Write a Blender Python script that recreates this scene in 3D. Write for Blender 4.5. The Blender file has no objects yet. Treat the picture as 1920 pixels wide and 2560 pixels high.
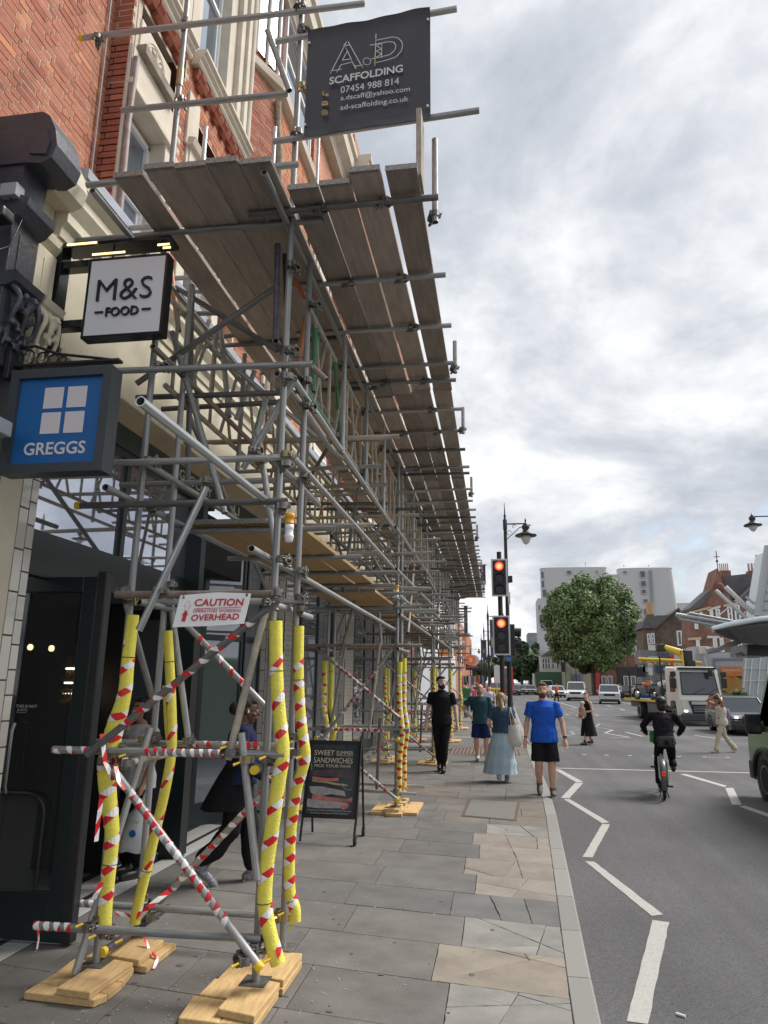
import bpy, bmesh, math, random
from mathutils import Vector, Matrix, Quaternion
from math import sin, cos, pi, radians, sqrt, atan2
random.seed(7)
C = bpy.context.scene.collection
SC = bpy.context.scene

# ------------------------------------------------------------------ camera
FPX, EYE = 1756.0, 1.85            # focal length in photo pixels (photo 1920 x 2560), eye height
_up = Vector((85.0, 7340.0, -FPX)).normalized()
_a = 280.0
_f = Vector((_a, -(FPX * FPX + 85 * _a) / 7340.0, -FPX)).normalized()
_r = _f.cross(_up).normalized()
RW = Matrix((_r, _f, _up))         # camera space -> world space
CAM = Vector((0, 0, EYE))
cd = bpy.data.cameras.new('camera'); cam = bpy.data.objects.new('camera', cd); C.objects.link(cam)
cam.matrix_world = Matrix.Translation(CAM) @ RW.to_4x4()
cd.sensor_fit = 'VERTICAL'; cd.sensor_height = 24.0; cd.sensor_width = 18.0
cd.lens = 24.0 * FPX / 2560.0
cd.clip_start = 0.05; cd.clip_end = 6000
SC.camera = cam

def _ray(u, v): return RW @ Vector((u - 960.0, 1280.0 - v, -FPX))
def AZ(u, v, z=0.0):               # point of the place seen at (u, v) at height z
    d = _ray(u, v); return CAM + d * ((z - EYE) / d.z)
def AX(u, v, x):                   # ... on the vertical plane x
    d = _ray(u, v); return CAM + d * (x / d.x)
def AY(u, v, y):                   # ... on the vertical plane y
    d = _ray(u, v); return CAM + d * (y / d.y)

# ------------------------------------------------------------------ world: Nishita sky under broken cloud
SUN_EL, SUN_AZ = radians(52), radians(62)      # azimuth clockwise from +Y (street direction)
w = bpy.data.worlds.new("World"); SC.world = w; w.use_nodes = True
nt = w.node_tree; nt.nodes.clear(); N = nt.nodes; Lk = nt.links
def wn(t, **k):
    n = N.new(t)
    for a, b in k.items(): setattr(n, a, b)
    return n
out = wn('ShaderNodeOutputWorld'); bg = wn('ShaderNodeBackground'); bg.inputs[1].default_value = 0.12
sky = wn('ShaderNodeTexSky', sky_type='NISHITA', sun_disc=False); sky.sun_elevation = SUN_EL; sky.sun_rotation = SUN_AZ
sky.air_density = 1.2; sky.dust_density = 1.5
tc = wn('ShaderNodeTexCoord'); sp = wn('ShaderNodeSeparateXYZ'); Lk.new(tc.outputs['Generated'], sp.inputs[0])
def wm(op, a, b=None, clamp=False):
    m = wn('ShaderNodeMath', operation=op); m.use_clamp = clamp
    for i, s in enumerate((a, b)):
        if s is None: continue
        if isinstance(s, (int, float)): m.inputs[i].default_value = s
        else: Lk.new(s, m.inputs[i])
    return m.outputs[0]
zz = wm('ADD', wm('MAXIMUM', sp.outputs[2], 0.0), 0.34)
cx = wm('DIVIDE', sp.outputs[0], zz); cy = wm('DIVIDE', sp.outputs[1], zz)
cb = wn('ShaderNodeCombineXYZ'); Lk.new(cx, cb.inputs[0]); Lk.new(cy, cb.inputs[1]); cb.inputs[2].default_value = 3.4
def wnoise(scale, det, rough, dist, off):
    mp = wn('ShaderNodeMapping'); mp.inputs['Location'].default_value = off; Lk.new(cb.outputs[0], mp.inputs[0])
    n = wn('ShaderNodeTexNoise'); n.inputs['Scale'].default_value = scale; n.inputs['Detail'].default_value = det
    n.inputs['Roughness'].default_value = rough; n.inputs['Distortion'].default_value = dist
    Lk.new(mp.outputs[0], n.inputs['Vector']); return n.outputs[0]
def ramp(fac, stops):
    r = wn('ShaderNodeValToRGB'); Lk.new(fac, r.inputs[0]); e = r.color_ramp.elements
    while len(e) < len(stops): e.new(0.5)
    for i, (p, c) in enumerate(stops): e[i].position = p; e[i].color = (c[0], c[1], c[2], 1)
    return r.outputs[0]
n1 = wnoise(2.3, 10, 0.60, 0.2, (1.3, 0.4, 0)); n2 = wnoise(0.9, 4, 0.5, 0.1, (7.2, 3.1, 0)); n3 = wnoise(6.0, 6, 0.55, 0.2, (2.0, 5.0, 1.0))
mixn = wm('ADD', wm('ADD', wm('MULTIPLY', n1, 0.62), wm('MULTIPLY', n2, 0.30)), wm('MULTIPLY', n3, 0.10))
cl = ramp(mixn, [(0.41, (2.9, 3.12, 3.5)), (0.465, (3.55, 3.75, 4.1)), (0.505, (4.3, 4.45, 4.7)), (0.545, (5.1, 5.2, 5.35)), (0.62, (6.2, 6.2, 6.2))])
gap = ramp(wm('ADD', wm('MULTIPLY', n2, 0.6), wm('MULTIPLY', n1, 0.4)), [(0.365, (0.6, 0.6, 0.6)), (0.405, (0, 0, 0)), (1, (0, 0, 0)), (1.0, (0, 0, 0))])
mx = wn('ShaderNodeMixRGB'); Lk.new(gap, mx.inputs[0]); Lk.new(cl, mx.inputs[1]); Lk.new(sky.outputs[0], mx.inputs[2])
Lk.new(mx.outputs[0], bg.inputs[0]); Lk.new(bg.outputs[0], out.inputs[0])

# ------------------------------------------------------------------ sun (behind thin cloud)
sd = bpy.data.lights.new('sun', 'SUN'); sd.energy = 2.9; sd.angle = radians(24); sd.color = (1.0, 0.955, 0.89)
sun = bpy.data.objects.new('sun', sd); C.objects.link(sun)
_s = Vector((cos(SUN_EL) * sin(SUN_AZ), cos(SUN_EL) * cos(SUN_AZ), sin(SUN_EL)))
sun.rotation_mode = 'QUATERNION'; sun.rotation_quaternion = _s.to_track_quat('Z', 'Y'); sun.location = (20, 20, 60)
SC.view_settings.view_transform = 'Standard'; SC.view_settings.look = 'None'
SC.view_settings.exposure = 0.65; SC.view_settings.gamma = 1.0; SC.view_settings.use_curve_mapping = False
SC.render.engine = 'CYCLES'

# ------------------------------------------------------------------ materials
_M = {}
def mat(name, col, rough=0.6, metal=0.0, var=0.0, vscale=8.0, col2=None, bump=0.0, bscale=60.0, spec=0.5, emit=None, es=1.0, stretch=None, coat=0.0, rnd=0.0, alpha=1.0, trans=0.0):
    """principled material; var mixes col2 by noise in object space, rnd varies value per object"""
    if name in _M: return _M[name]
    m = bpy.data.materials.new(name); m.use_nodes = True; t = m.node_tree; n = t.nodes; l = t.links
    b = n['Principled BSDF']; _M[name] = m
    b.inputs['Roughness'].default_value = rough; b.inputs['Metallic'].default_value = metal
    b.inputs['Base Color'].default_value = (*col, 1); b.inputs['Specular IOR Level'].default_value = spec
    if coat: b.inputs['Coat Weight'].default_value = coat; b.inputs['Coat Roughness'].default_value = 0.05
    if trans: b.inputs['Transmission Weight'].default_value = trans
    if alpha < 1: b.inputs['Alpha'].default_value = alpha
    if emit: b.inputs['Emission Color'].default_value = (*emit, 1); b.inputs['Emission Strength'].default_value = es
    csock = None
    if var > 0 or bump > 0:
        tcn = n.new('ShaderNodeTexCoord'); mp = n.new('ShaderNodeMapping'); l.new(tcn.outputs['Object'], mp.inputs[0])
        if stretch: mp.inputs['Scale'].default_value = stretch
        if rnd:
            oi0 = n.new('ShaderNodeObjectInfo'); vv = n.new('ShaderNodeVectorMath'); vv.operation = 'MULTIPLY_ADD'
            cbn = n.new('ShaderNodeCombineXYZ'); l.new(oi0.outputs['Random'], cbn.inputs[0]); l.new(oi0.outputs['Random'], cbn.inputs[1])
            l.new(cbn.outputs[0], vv.inputs[0]); vv.inputs[1].default_value = (37, 53, 0); l.new(tcn.outputs['Object'], vv.inputs[2]); l.new(vv.outputs[0], mp.inputs[0])
    if var > 0:
        nz = n.new('ShaderNodeTexNoise'); nz.inputs['Scale'].default_value = vscale; nz.inputs['Detail'].default_value = 6; nz.inputs['Roughness'].default_value = 0.62
        l.new(mp.outputs[0], nz.inputs['Vector'])
        mr = n.new('ShaderNodeMapRange'); mr.inputs['From Min'].default_value = 0.36; mr.inputs['From Max'].default_value = 0.66; mr.inputs['To Max'].default_value = var
        l.new(nz.outputs[0], mr.inputs[0]); c2 = col2 or tuple(x * 0.45 for x in col)
        mc = n.new('ShaderNodeMixRGB'); mc.inputs[1].default_value = (*col, 1); mc.inputs[2].default_value = (*c2, 1)
        l.new(mr.outputs[0], mc.inputs[0]); csock = mc.outputs[0]
    if rnd > 0:
        oi = n.new('ShaderNodeObjectInfo'); mr2 = n.new('ShaderNodeMapRange'); mr2.inputs['To Min'].default_value = 1 - rnd; mr2.inputs['To Max'].default_value = 1 + rnd
        l.new(oi.outputs['Random'], mr2.inputs[0]); hs = n.new('ShaderNodeHueSaturation'); l.new(mr2.outputs[0], hs.inputs['Value'])
        if csock: l.new(csock, hs.inputs['Color'])
        else: hs.inputs['Color'].default_value = (*col, 1)
        csock = hs.outputs[0]
    if csock: l.new(csock, b.inputs['Base Color'])
    if bump > 0:
        nb = n.new('ShaderNodeTexNoise'); nb.inputs['Scale'].default_value = bscale; nb.inputs['Detail'].default_value = 4; l.new(mp.outputs[0], nb.inputs['Vector'])
        bn = n.new('ShaderNodeBump'); bn.inputs['Strength'].default_value = bump; bn.inputs['Distance'].default_value = 0.01
        l.new(nb.outputs[0], bn.inputs['Height']); l.new(bn.outputs[0], b.inputs['Normal'])
    return m

GALV = mat('galvanised_tube', (0.40, 0.41, 0.41), 0.45, 0.4, 0.85, 9, (0.20, 0.198, 0.19), 0.12, 90, rnd=0.22, stretch=(14, 14, 1.0))
GALVB = mat('bright_galvanised_tube', (0.55, 0.58, 0.60), 0.3, 0.75, 0.6, 10, (0.32, 0.32, 0.31), 0.1, 90, rnd=0.1, stretch=(14, 14, 1.0))
GALVD = mat('dark_stained_tube', (0.10, 0.105, 0.11), 0.5, 0.3, 0.8, 7, (0.22, 0.2, 0.18), 0.15, 80, rnd=0.2, stretch=(10, 10, 1.0))
RUST = mat('rusty_tube', (0.19, 0.13, 0.105), 0.7, 0.1, 0.8, 10, (0.30, 0.27, 0.24), 0.2, 80, rnd=0.15)
BEIGE = mat('weathered_alloy_tube', (0.46, 0.41, 0.33), 0.6, 0.1, 0.7, 9, (0.22, 0.2, 0.17), 0.15, 80, rnd=0.15)
ORANGE = mat('orange_painted_tube', (0.46, 0.13, 0.035), 0.5, 0, 0.5, 12, (0.3, 0.2, 0.14), rnd=0.1)
GREEN = mat('green_painted_tube', (0.03, 0.19, 0.08), 0.5, 0, 0.4, 12, (0.15, 0.2, 0.15), rnd=0.1)
NAVY = mat('navy_painted_tube', (0.025, 0.035, 0.075), 0.4, 0.1, 0.5, 12, (0.2, 0.12, 0.1))
FITM = mat('coupler_steel', (0.24, 0.235, 0.22), 0.45, 0.6, 0.8, 40, (0.11, 0.09, 0.07), 0.2, 150, rnd=0.25)
BRASS = mat('passivated_steel', (0.38, 0.31, 0.17), 0.4, 0.6, 0.5, 40, (0.2, 0.16, 0.1), rnd=0.15)
YCAP = mat('yellow_plastic', (0.75, 0.50, 0.02), 0.45, 0, 0.15, 20)
FOAM = mat('yellow_foam', (0.79, 0.71, 0.11), 0.9, 0, 0.55, 16, (0.60, 0.53, 0.12), 0.55, 70, spec=0.2)
BOARDM = mat('weathered_scaffold_board', (0.41, 0.355, 0.31), 0.85, 0, 0.8, 4, (0.28, 0.235, 0.205), 0.35, 40, rnd=0.25, stretch=(4, 0.7, 4), spec=0.2)
NEWBOARD = mat('clean_scaffold_board', (0.52, 0.36, 0.19), 0.75, 0, 0.6, 5, (0.40, 0.26, 0.13), 0.3, 40, rnd=0.12, stretch=(9, 0.8, 9), spec=0.2)
ENDBAND = mat('board_end_band', (0.34, 0.33, 0.31), 0.5, 0.6, 0.8, 60, (0.14, 0.12, 0.1), 0.3, 150)
PINE = mat('fresh_pine', (0.62, 0.43, 0.21), 0.8, 0, 0.9, 5, (0.45, 0.29, 0.14), 0.35, 30, rnd=0.1, stretch=(9, 1.2, 9), spec=0.2)
BLACKP = mat('black_plastic', (0.012, 0.012, 0.013), 0.45)
BLACKM = mat('black_painted_metal', (0.018, 0.019, 0.021), 0.4, 0.1, 0.3, 15, (0.04, 0.04, 0.042))
WHITEP = mat('white_plastic', (0.78, 0.78, 0.78), 0.4, 0, 0.1, 15)
GLASSD = mat('dark_shop_glass', (0.012, 0.015, 0.018), 0.03, 0, spec=0.9)
GLASSW = mat('window_glass', (0.05, 0.06, 0.075), 0.04, 0, spec=1.0, var=0.5, vscale=0.7, col2=(0.12, 0.14, 0.17))
SKYGL = mat('reflecting_window_glass', (0.30, 0.36, 0.44), 0.03, 0.85, spec=1.0)
WFRAME = mat('white_window_frame', (0.72, 0.73, 0.73), 0.45, 0, 0.2, 10, (0.55, 0.55, 0.54))

def tape_mat():
    m = bpy.data.materials.new('red_white_barrier_tape'); m.use_nodes = True; t = m.node_tree; n = t.nodes; l = t.links
    b = n['Principled BSDF']; b.inputs['Roughness'].default_value = 0.28
    uv = n.new('ShaderNodeUVMap'); s = n.new('ShaderNodeSeparateXYZ'); l.new(uv.outputs[0], s.inputs[0])
    def mm(op, a, bb):
        q = n.new('ShaderNodeMath'); q.operation = op
        for i, x in enumerate((a, bb)):
            if isinstance(x, float): q.inputs[i].default_value = x
            else: l.new(x, q.inputs[i])
        return q.outputs[0]
    d = mm('ADD', s.outputs[0], mm('MULTIPLY', s.outputs[1], 0.055)); fr = mm('FRACT', mm('DIVIDE', d, 0.15), 0.0); st = mm('GREATER_THAN', fr, 0.5)
    mc = n.new('ShaderNodeMixRGB'); l.new(st, mc.inputs[0]); mc.inputs[1].default_value = (0.62, 0.015, 0.025, 1); mc.inputs[2].default_value = (0.78, 0.78, 0.78, 1)
    tcn = n.new('ShaderNodeTexCoord'); nz = n.new('ShaderNodeTexNoise'); nz.inputs['Scale'].default_value = 30; l.new(tcn.outputs['Object'], nz.inputs['Vector'])
    bn = n.new('ShaderNodeBump'); bn.inputs['Strength'].default_value = 0.35; bn.inputs['Distance'].default_value = 0.01; l.new(nz.outputs[0], bn.inputs['Height']); l.new(bn.outputs[0], b.inputs['Normal'])
    l.new(mc.outputs[0], b.inputs['Base Color']); return m
TAPE = tape_mat()

# ------------------------------------------------------------------ mesh builder
class MB:
    def __init__(s): s.v = []; s.f = []; s.m = []; s.uv = []; s.sm = []
    def add(s, vs, fs, mi=0, uvs=None, smooth=False):
        o = len(s.v); s.v += [tuple(p) for p in vs]
        for k, f in enumerate(fs):
            s.f.append([i + o for i in f]); s.m.append(mi); s.sm.append(smooth)
            s.uv.append(uvs[k] if uvs else None)
        return s
    def box(s, a, b, mi=0):
        (x0, y0, z0), (x1, y1, z1) = [min(p, q) for p, q in zip(a, b)], [max(p, q) for p, q in zip(a, b)]
        return s.add([(x0,y0,z0),(x1,y0,z0),(x1,y1,z0),(x0,y1,z0),(x0,y0,z1),(x1,y0,z1),(x1,y1,z1),(x0,y1,z1)],
                     [(3,2,1,0),(4,5,6,7),(0,1,5,4),(1,2,6,5),(2,3,7,6),(3,0,4,7)], mi)
    def bbox(s, a, b, c=0.01, mi=0):
        """box with chamfered edges"""
        (x0, y0, z0), (x1, y1, z1) = [min(p, q) for p, q in zip(a, b)], [max(p, q) for p, q in zip(a, b)]
        c = min(c, (x1-x0)/3, (y1-y0)/3, (z1-z0)/3); bm = bmesh.new()
        bmesh.ops.create_cube(bm, size=1)
        for q in bm.verts: q.co = Vector(((x0+x1)/2 + q.co.x*(x1-x0), (y0+y1)/2 + q.co.y*(y1-y0), (z0+z1)/2 + q.co.z*(z1-z0)))
        bmesh.ops.bevel(bm, geom=bm.edges[:], offset=c, segments=2, affect='EDGES', profile=0.6)
        return s.frombm(bm, mi)
    def frombm(s, bm, mi=0, smooth=False, M=None):
        bm.verts.index_update(); vs = [(M @ q.co) if M else q.co.copy() for q in bm.verts]
        s.add(vs, [[q.index for q in f.verts] for f in bm.faces], mi, smooth=smooth); bm.free(); return s
    def quad(s, a, b, c, d, mi=0): return s.add([a, b, c, d], [(0, 1, 2, 3)], mi)
    def obox(s, M, sz, mi=0):
        sx, sy, sz_ = [q / 2 for q in sz]; vs = [M @ Vector(p) for p in ((-sx,-sy,-sz_),(sx,-sy,-sz_),(sx,sy,-sz_),(-sx,sy,-sz_),(-sx,-sy,sz_),(sx,-sy,sz_),(sx,sy,sz_),(-sx,sy,sz_))]
        return s.add(vs, [(3,2,1,0),(4,5,6,7),(0,1,5,4),(1,2,6,5),(2,3,7,6),(3,0,4,7)], mi)
    def cyl(s, p, q, r1, r2=None, n=12, mi=0, caps=True, smooth=True):
        p, q = Vector(p), Vector(q); r2 = r1 if r2 is None else r2; d = (q - p); 
        if d.length < 1e-7: return s
        d.normalize(); a = d.orthogonal().normalized(); b = d.cross(a)
        vs = [p + (a*cos(2*pi*i/n) + b*sin(2*pi*i/n))*r1 for i in range(n)] + [q + (a*cos(2*pi*i/n) + b*sin(2*pi*i/n))*r2 for i in range(n)]
        s.add(vs, [(i, (i+1) % n, n+(i+1) % n, n+i) for i in range(n)], mi, smooth=smooth)
        if caps: s.add(vs, [tuple(range(n))[::-1], tuple(range(n, 2*n))], mi)
        return s
    def path(s, pts, r, n=8, mi=0, caps=True, smooth=True):
        pts = [Vector(p) for p in pts]; R = r if isinstance(r, (list, tuple)) else [r]*len(pts); vs = []; fs = []; up = None
        for i, p in enumerate(pts):
            d = (pts[min(i+1, len(pts)-1)] - pts[max(i-1, 0)]).normalized()
            if up is None: up = d.orthogonal().normalized()
            a = (up - d*up.dot(d)).normalized(); up = a; b = d.cross(a)
            vs += [p + (a*cos(2*pi*k/n) + b*sin(2*pi*k/n))*R[i] for k in range(n)]
        for i in range(len(pts)-1):
            for k in range(n): fs.append((i*n+k, i*n+(k+1) % n, (i+1)*n+(k+1) % n, (i+1)*n+k))
        s.add(vs, fs, mi, smooth=smooth)
        if caps: s.add(vs, [tuple(range(n))[::-1], tuple(range((len(pts)-1)*n, len(pts)*n))], mi)
        return s
    def lathe(s, prof, c=(0,0,0), n=16, mi=0, M=None, smooth=True):
        vs = []; fs = []; c = Vector(c)
        for r, z in prof:
            for k in range(n):
                p = Vector((r*cos(2*pi*k/n), r*sin(2*pi*k/n), z)); vs.append((M @ p) if M else c + p)
        for i in range(len(prof)-1):
            for k in range(n): fs.append((i*n+k, i*n+(k+1) % n, (i+1)*n+(k+1) % n, (i+1)*n+k))
        fs += [tuple(range(n))[::-1], tuple(range((len(prof)-1)*n, len(prof)*n))]
        return s.add(vs, fs, mi, smooth=smooth)
    def prism(s, poly, axis, a, b, mi=0):
        """polygon (2D, ccw) extruded along axis 'x','y','z' from a to b"""
        f = {'x': lambda p, t: (t, p[0], p[1]), 'y': lambda p, t: (p[0], t, p[1]), 'z': lambda p, t: (p[0], p[1], t)}[axis]; n = len(poly)
        vs = [f(p, a) for p in poly] + [f(p, b) for p in poly]
        return s.add(vs, [tuple(range(n))[::-1], tuple(range(n, 2*n))] + [(i, (i+1) % n, n+(i+1) % n, n+i) for i in range(n)], mi)
    def loft(s, rings, mi=0, caps=True, smooth=True, closed=True):
        n = len(rings[0]); vs = [p for r in rings for p in r]; fs = []
        for i in range(len(rings)-1):
            for k in range(n if closed else n-1): fs.append((i*n+k, i*n+(k+1) % n, (i+1)*n+(k+1) % n, (i+1)*n+k))
        s.add(vs, fs, mi, smooth=smooth)
        if caps: s.add(vs, [tuple(range(n))[::-1], tuple(range((len(rings)-1)*n, len(rings)*n))], mi)
        return s
    def ball(s, c, r, n=12, mi=0, M=None):
        c = Vector(c); r = Vector(r) if isinstance(r, (tuple, list, Vector)) else Vector((r, r, r)); rings = []
        for i in range(1, n//2):
            t = pi*i/(n//2); rings.append([(M or Matrix()) @ (c + Vector((r.x*sin(t)*cos(2*pi*k/n), r.y*sin(t)*sin(2*pi*k/n), -r.z*cos(t)))) for k in range(n)])
        return s.loft(rings, mi)
    def mesh(s, name, mats):
        me = bpy.data.meshes.new(name); me.from_pydata(s.v, [], s.f)
        for m in (mats if isinstance(mats, (list, tuple)) else [mats]): me.materials.append(m)
        me.polygons.foreach_set('material_index', s.m); me.polygons.foreach_set('use_smooth', s.sm)
        if any(u for u in s.uv):
            ul = me.uv_layers.new(name='UVMap'); li = 0; flat = []
            for f, u in zip(s.f, s.uv):
                for k in range(len(f)): flat += list(u[k]) if u else [0.0, 0.0]
            ul.data.foreach_set('uv', flat)
        me.update(); return me
    def build(s, name, mats, parent=None, world=True, **props):
        return put(name, s.mesh(name, mats), parent, world, **props)

def put(name, me, parent=None, world=True, **props):
    o = bpy.data.objects.new(name, me); C.objects.link(o)
    if parent is not None:
        o.parent = parent
        if world and parent.type == 'EMPTY':
            o.matrix_parent_inverse = Matrix.Translation(-parent.location)
    for k, v in props.items(): o[k] = v
    return o
def thing(name, label, cat, loc=(0, 0, 0), group=None, rz=0.0):
    o = bpy.data.objects.new(name, None); C.objects.link(o); o.location = loc; o.rotation_euler = (0, 0, rz)
    o.empty_display_size = 0.2; o['label'] = label; o['category'] = cat
    if group: o['group'] = group
    return o
def tag(o, label, cat, group=None):
    o['label'] = label; o['category'] = cat
    if group: o['group'] = group
    return o
def struct(o): o['kind'] = 'structure'; return o
def stuff(o): o['kind'] = 'stuff'; return o
def text_mb(txt, size, mb=None, M=None, ext=0.0, off=0.0, align='CENTER', shear=0.0, xs=1.0, space=1.0, mi=0):
    """built-in font lettering as mesh; lies in XY, centred, M places it"""
    cu = bpy.data.curves.new('t', 'FONT'); cu.body = txt; cu.size = size; cu.align_x = align; cu.align_y = 'CENTER'
    cu.extrude = ext; cu.offset = off; cu.shear = shear; cu.space_character = space; cu.resolution_u = 3
    o = bpy.data.objects.new('t', cu); C.objects.link(o); dg = bpy.context.evaluated_depsgraph_get(); dg.update()
    me = o.evaluated_get(dg).to_mesh(); mb = mb or MB(); M = (M or Matrix()) @ Matrix.Diagonal((xs, 1, 1, 1))
    mb.add([M @ q.co for q in me.vertices], [tuple(p.vertices) for p in me.polygons], mi)
    o.evaluated_get(dg).to_mesh_clear(); bpy.data.objects.remove(o); bpy.data.curves.remove(cu); return mb
def frame_M(o, xdir, ydir):
    x = Vector(xdir).normalized(); y = Vector(ydir); y = (y - x*y.dot(x)).normalized(); z = x.cross(y)
    return Matrix.Translation(Vector(o)) @ Matrix((x, y, z)).transposed().to_4x4()

# ------------------------------------------------------------------ scaffold tube helpers (shared meshes)
_T = {}
TR = 0.0242
def tube_mesh(m, n=14):
    k = (m.name, n)
    if k not in _T:
        mb = MB(); ro, ri = TR, TR*0.83; ring = lambda r, z: [(r*cos(2*pi*i/n), r*sin(2*pi*i/n), z) for i in range(n)]
        mb.loft([ring(ri, 0.0), ring(ro, 0.0)], caps=False, smooth=False); mb.loft([ring(ro, 0.0), ring(ro, 1.0)], caps=False)
        mb.loft([ring(ro, 1.0), ring(ri, 1.0)], caps=False, smooth=False); mb.loft([ring(ri, 1.0), ring(ri, 0.0)], caps=False)
        _T[k] = mb.mesh('tube', m)
    return _T[k]
def tube(p, q, name='tube', m=None, parent=None, n=14, r=None):
    p, q = Vector(p), Vector(q); o = bpy.data.objects.new(name, tube_mesh(m or GALV, n)); C.objects.link(o)
    d = q - p; s = (r or TR)/TR
    if parent is not None:
        o.parent = parent; p = p - parent.location
    o.location = p; o.rotation_mode = 'QUATERNION'; o.rotation_quaternion = d.to_track_quat('Z', 'Y'); o.scale = (s, s, d.length)
    return o
def helix_tape(mb, pts, r, pitch, width, t0=0.0, t1=1.0, ph=0.0, lift=0.0015, u0=0.0):
    """ribbon of barrier tape wound round a path"""
    pts = [Vector(p) for p in pts]; L = [0]
    for i in range(1, len(pts)): L.append(L[-1] + (pts[i]-pts[i-1]).length)
    tot = L[-1]
    def at(sx):
        sx = max(0, min(tot, sx)); i = 0
        while i < len(L)-2 and L[i+1] < sx: i += 1
        f = (sx-L[i])/max(1e-6, L[i+1]-L[i]); return pts[i].lerp(pts[i+1], f), (pts[i+1]-pts[i]).normalized()
    up = (pts[1]-pts[0]).normalized().orthogonal().normalized(); per = 2*pi*r; steps = int((t1-t0)*tot/pitch*14)+2; prev = None
    for k in range(steps):
        sx = t0*tot + (t1-t0)*tot*k/(steps-1); ang = ph + 2*pi*(sx-t0*tot)/pitch; row = []
        for sg in (-0.5, 0.5):
            p, d = at(sx + sg*width*0.82); a = (up - d*up.dot(d)).normalized(); b = d.cross(a)
            row.append(p + (a*cos(ang) + b*sin(ang))*(r+lift))
        u = u0 + (sx/pitch)*sqrt(per*per + pitch*pitch)
        if prev:
            mb.add([prev[0][0], prev[0][1], row[1], row[0]], [(0, 1, 2, 3)], 0, [((prev[1], 0), (prev[1], 1), (u, 1), (u, 0))], smooth=True)
        prev = (row, u)
    return mb
# coupler: two saddles with a bolt and nut
def coupler_mesh(m=None):
    key = ('coupler', (m or FITM).name)
    if key in _T: return _T[key]
    mb = MB(); r = TR+0.007
    for (z0, rot) in ((0.0, 0), (0.055, 1)):
        M = Matrix.Translation((0, z0, 0)) @ (Matrix.Rotation(pi/2, 4, 'Y') if rot else Matrix())
        ring = lambda rr, z: [M @ Vector((rr*cos(2*pi*i/12), rr*sin(2*pi*i/12), z)) for i in range(12)]
        mb.loft([ring(TR, -0.022), ring(r, -0.022), ring(r, 0.022), ring(TR, 0.022)], caps=False, smooth=False)
        mb.cyl(M @ Vector((r+0.008, -0.03, 0)), M @ Vector((r+0.008, 0.045, 0)), 0.006, n=6); mb.cyl(M @ Vector((r+0.008, 0.02, 0)), M @ Vector((r+0.008, 0.035, 0)), 0.0125, n=6)
        mb.obox(M @ Matrix.Translation((r+0.002, 0.0, 0)), (0.026, 0.018, 0.036)); mb.obox(M @ Matrix.Translation((-r-0.004, 0, 0)), (0.02, 0.016, 0.04))
    _T[key] = mb.mesh('coupler', m or FITM); return _T[key]
# ------------------------------------------------------------------ ground, road, pavement
ASPH = mat('asphalt', (0.125, 0.124, 0.128), 0.9, 0, 0.55, 260, (0.065, 0.065, 0.067), 0.55, 330, spec=0.25)
def asphalt_nodes():
    t = ASPH.node_tree; n = t.nodes; l = t.links; b = n['Principled BSDF']; src = b.inputs['Base Color'].links[0].from_socket
    tcn = n.new('ShaderNodeTexCoord'); a = n.new('ShaderNodeTexNoise'); a.inputs['Scale'].default_value = 0.35; a.inputs['Detail'].default_value = 6; l.new(tcn.outputs['Object'], a.inputs['Vector'])
    mp = n.new('ShaderNodeMapping'); mp.inputs['Scale'].default_value = (1.6, 0.06, 1); l.new(tcn.outputs['Object'], mp.inputs[0])
    b2 = n.new('ShaderNodeTexNoise'); b2.inputs['Scale'].default_value = 1.3; b2.inputs['Detail'].default_value = 4; l.new(mp.outputs[0], b2.inputs['Vector'])
    c = n.new('ShaderNodeTexVoronoi'); c.inputs['Scale'].default_value = 85; l.new(tcn.outputs['Object'], c.inputs['Vector'])
    def mr(s, lo, hi, a0=0.3, a1=0.7):
        m = n.new('ShaderNodeMapRange'); m.inputs['From Min'].default_value = a0; m.inputs['From Max'].default_value = a1; m.inputs['To Min'].default_value = lo; m.inputs['To Max'].default_value = hi; l.new(s, m.inputs[0]); return m.outputs[0]
    def mul(x, y):
        m = n.new('ShaderNodeMath'); m.operation = 'MULTIPLY'; l.new(x, m.inputs[0]); l.new(y, m.inputs[1]); return m.outputs[0]
    v = mul(mul(mr(a.outputs[0], 0.78, 1.2), mr(b2.outputs[0], 0.84, 1.14)), mr(c.outputs['Color'], 0.72, 1.3, 0, 1))
    h = n.new('ShaderNodeHueSaturation'); l.new(src, h.inputs['Color']); l.new(v, h.inputs['Value']); l.new(h.outputs[0], b.inputs['Base Color'])
asphalt_nodes()
MORTAR = mat('joint_mortar', (0.05, 0.047, 0.043), 0.95, 0, 0.5, 30)
def stone(name, col, c2, **k): return mat(name, col, 0.85, 0, 0.95, 2.6, c2, 0.45, 120, rnd=0.09, spec=0.25, **k)
SLABG = stone('grey_paving', (0.172, 0.163, 0.153), (0.122, 0.114, 0.106)); SLABB = stone('blue_grey_paving', (0.158, 0.156, 0.152), (0.118, 0.115, 0.111))
SLABY = stone('buff_york_stone', (0.29, 0.255, 0.21), (0.20, 0.175, 0.148)); SLABP = stone('pinkish_york_stone', (0.275, 0.24, 0.208), (0.20, 0.175, 0.155))
SLABW = stone('pale_grey_stone', (0.27, 0.262, 0.245), (0.185, 0.18, 0.17)); SLABD = stone('brown_paving', (0.185, 0.165, 0.14), (0.135, 0.12, 0.105))
KERBM = mat('granite_kerb', (0.27, 0.265, 0.25), 0.85, 0, 0.8, 120, (0.17, 0.165, 0.155), 0.4, 200, rnd=0.1)
PAINT = mat('worn_road_paint', (0.42, 0.415, 0.39), 0.75, 0, 0.7, 45, (0.28, 0.28, 0.265), 0.4, 200)
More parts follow.
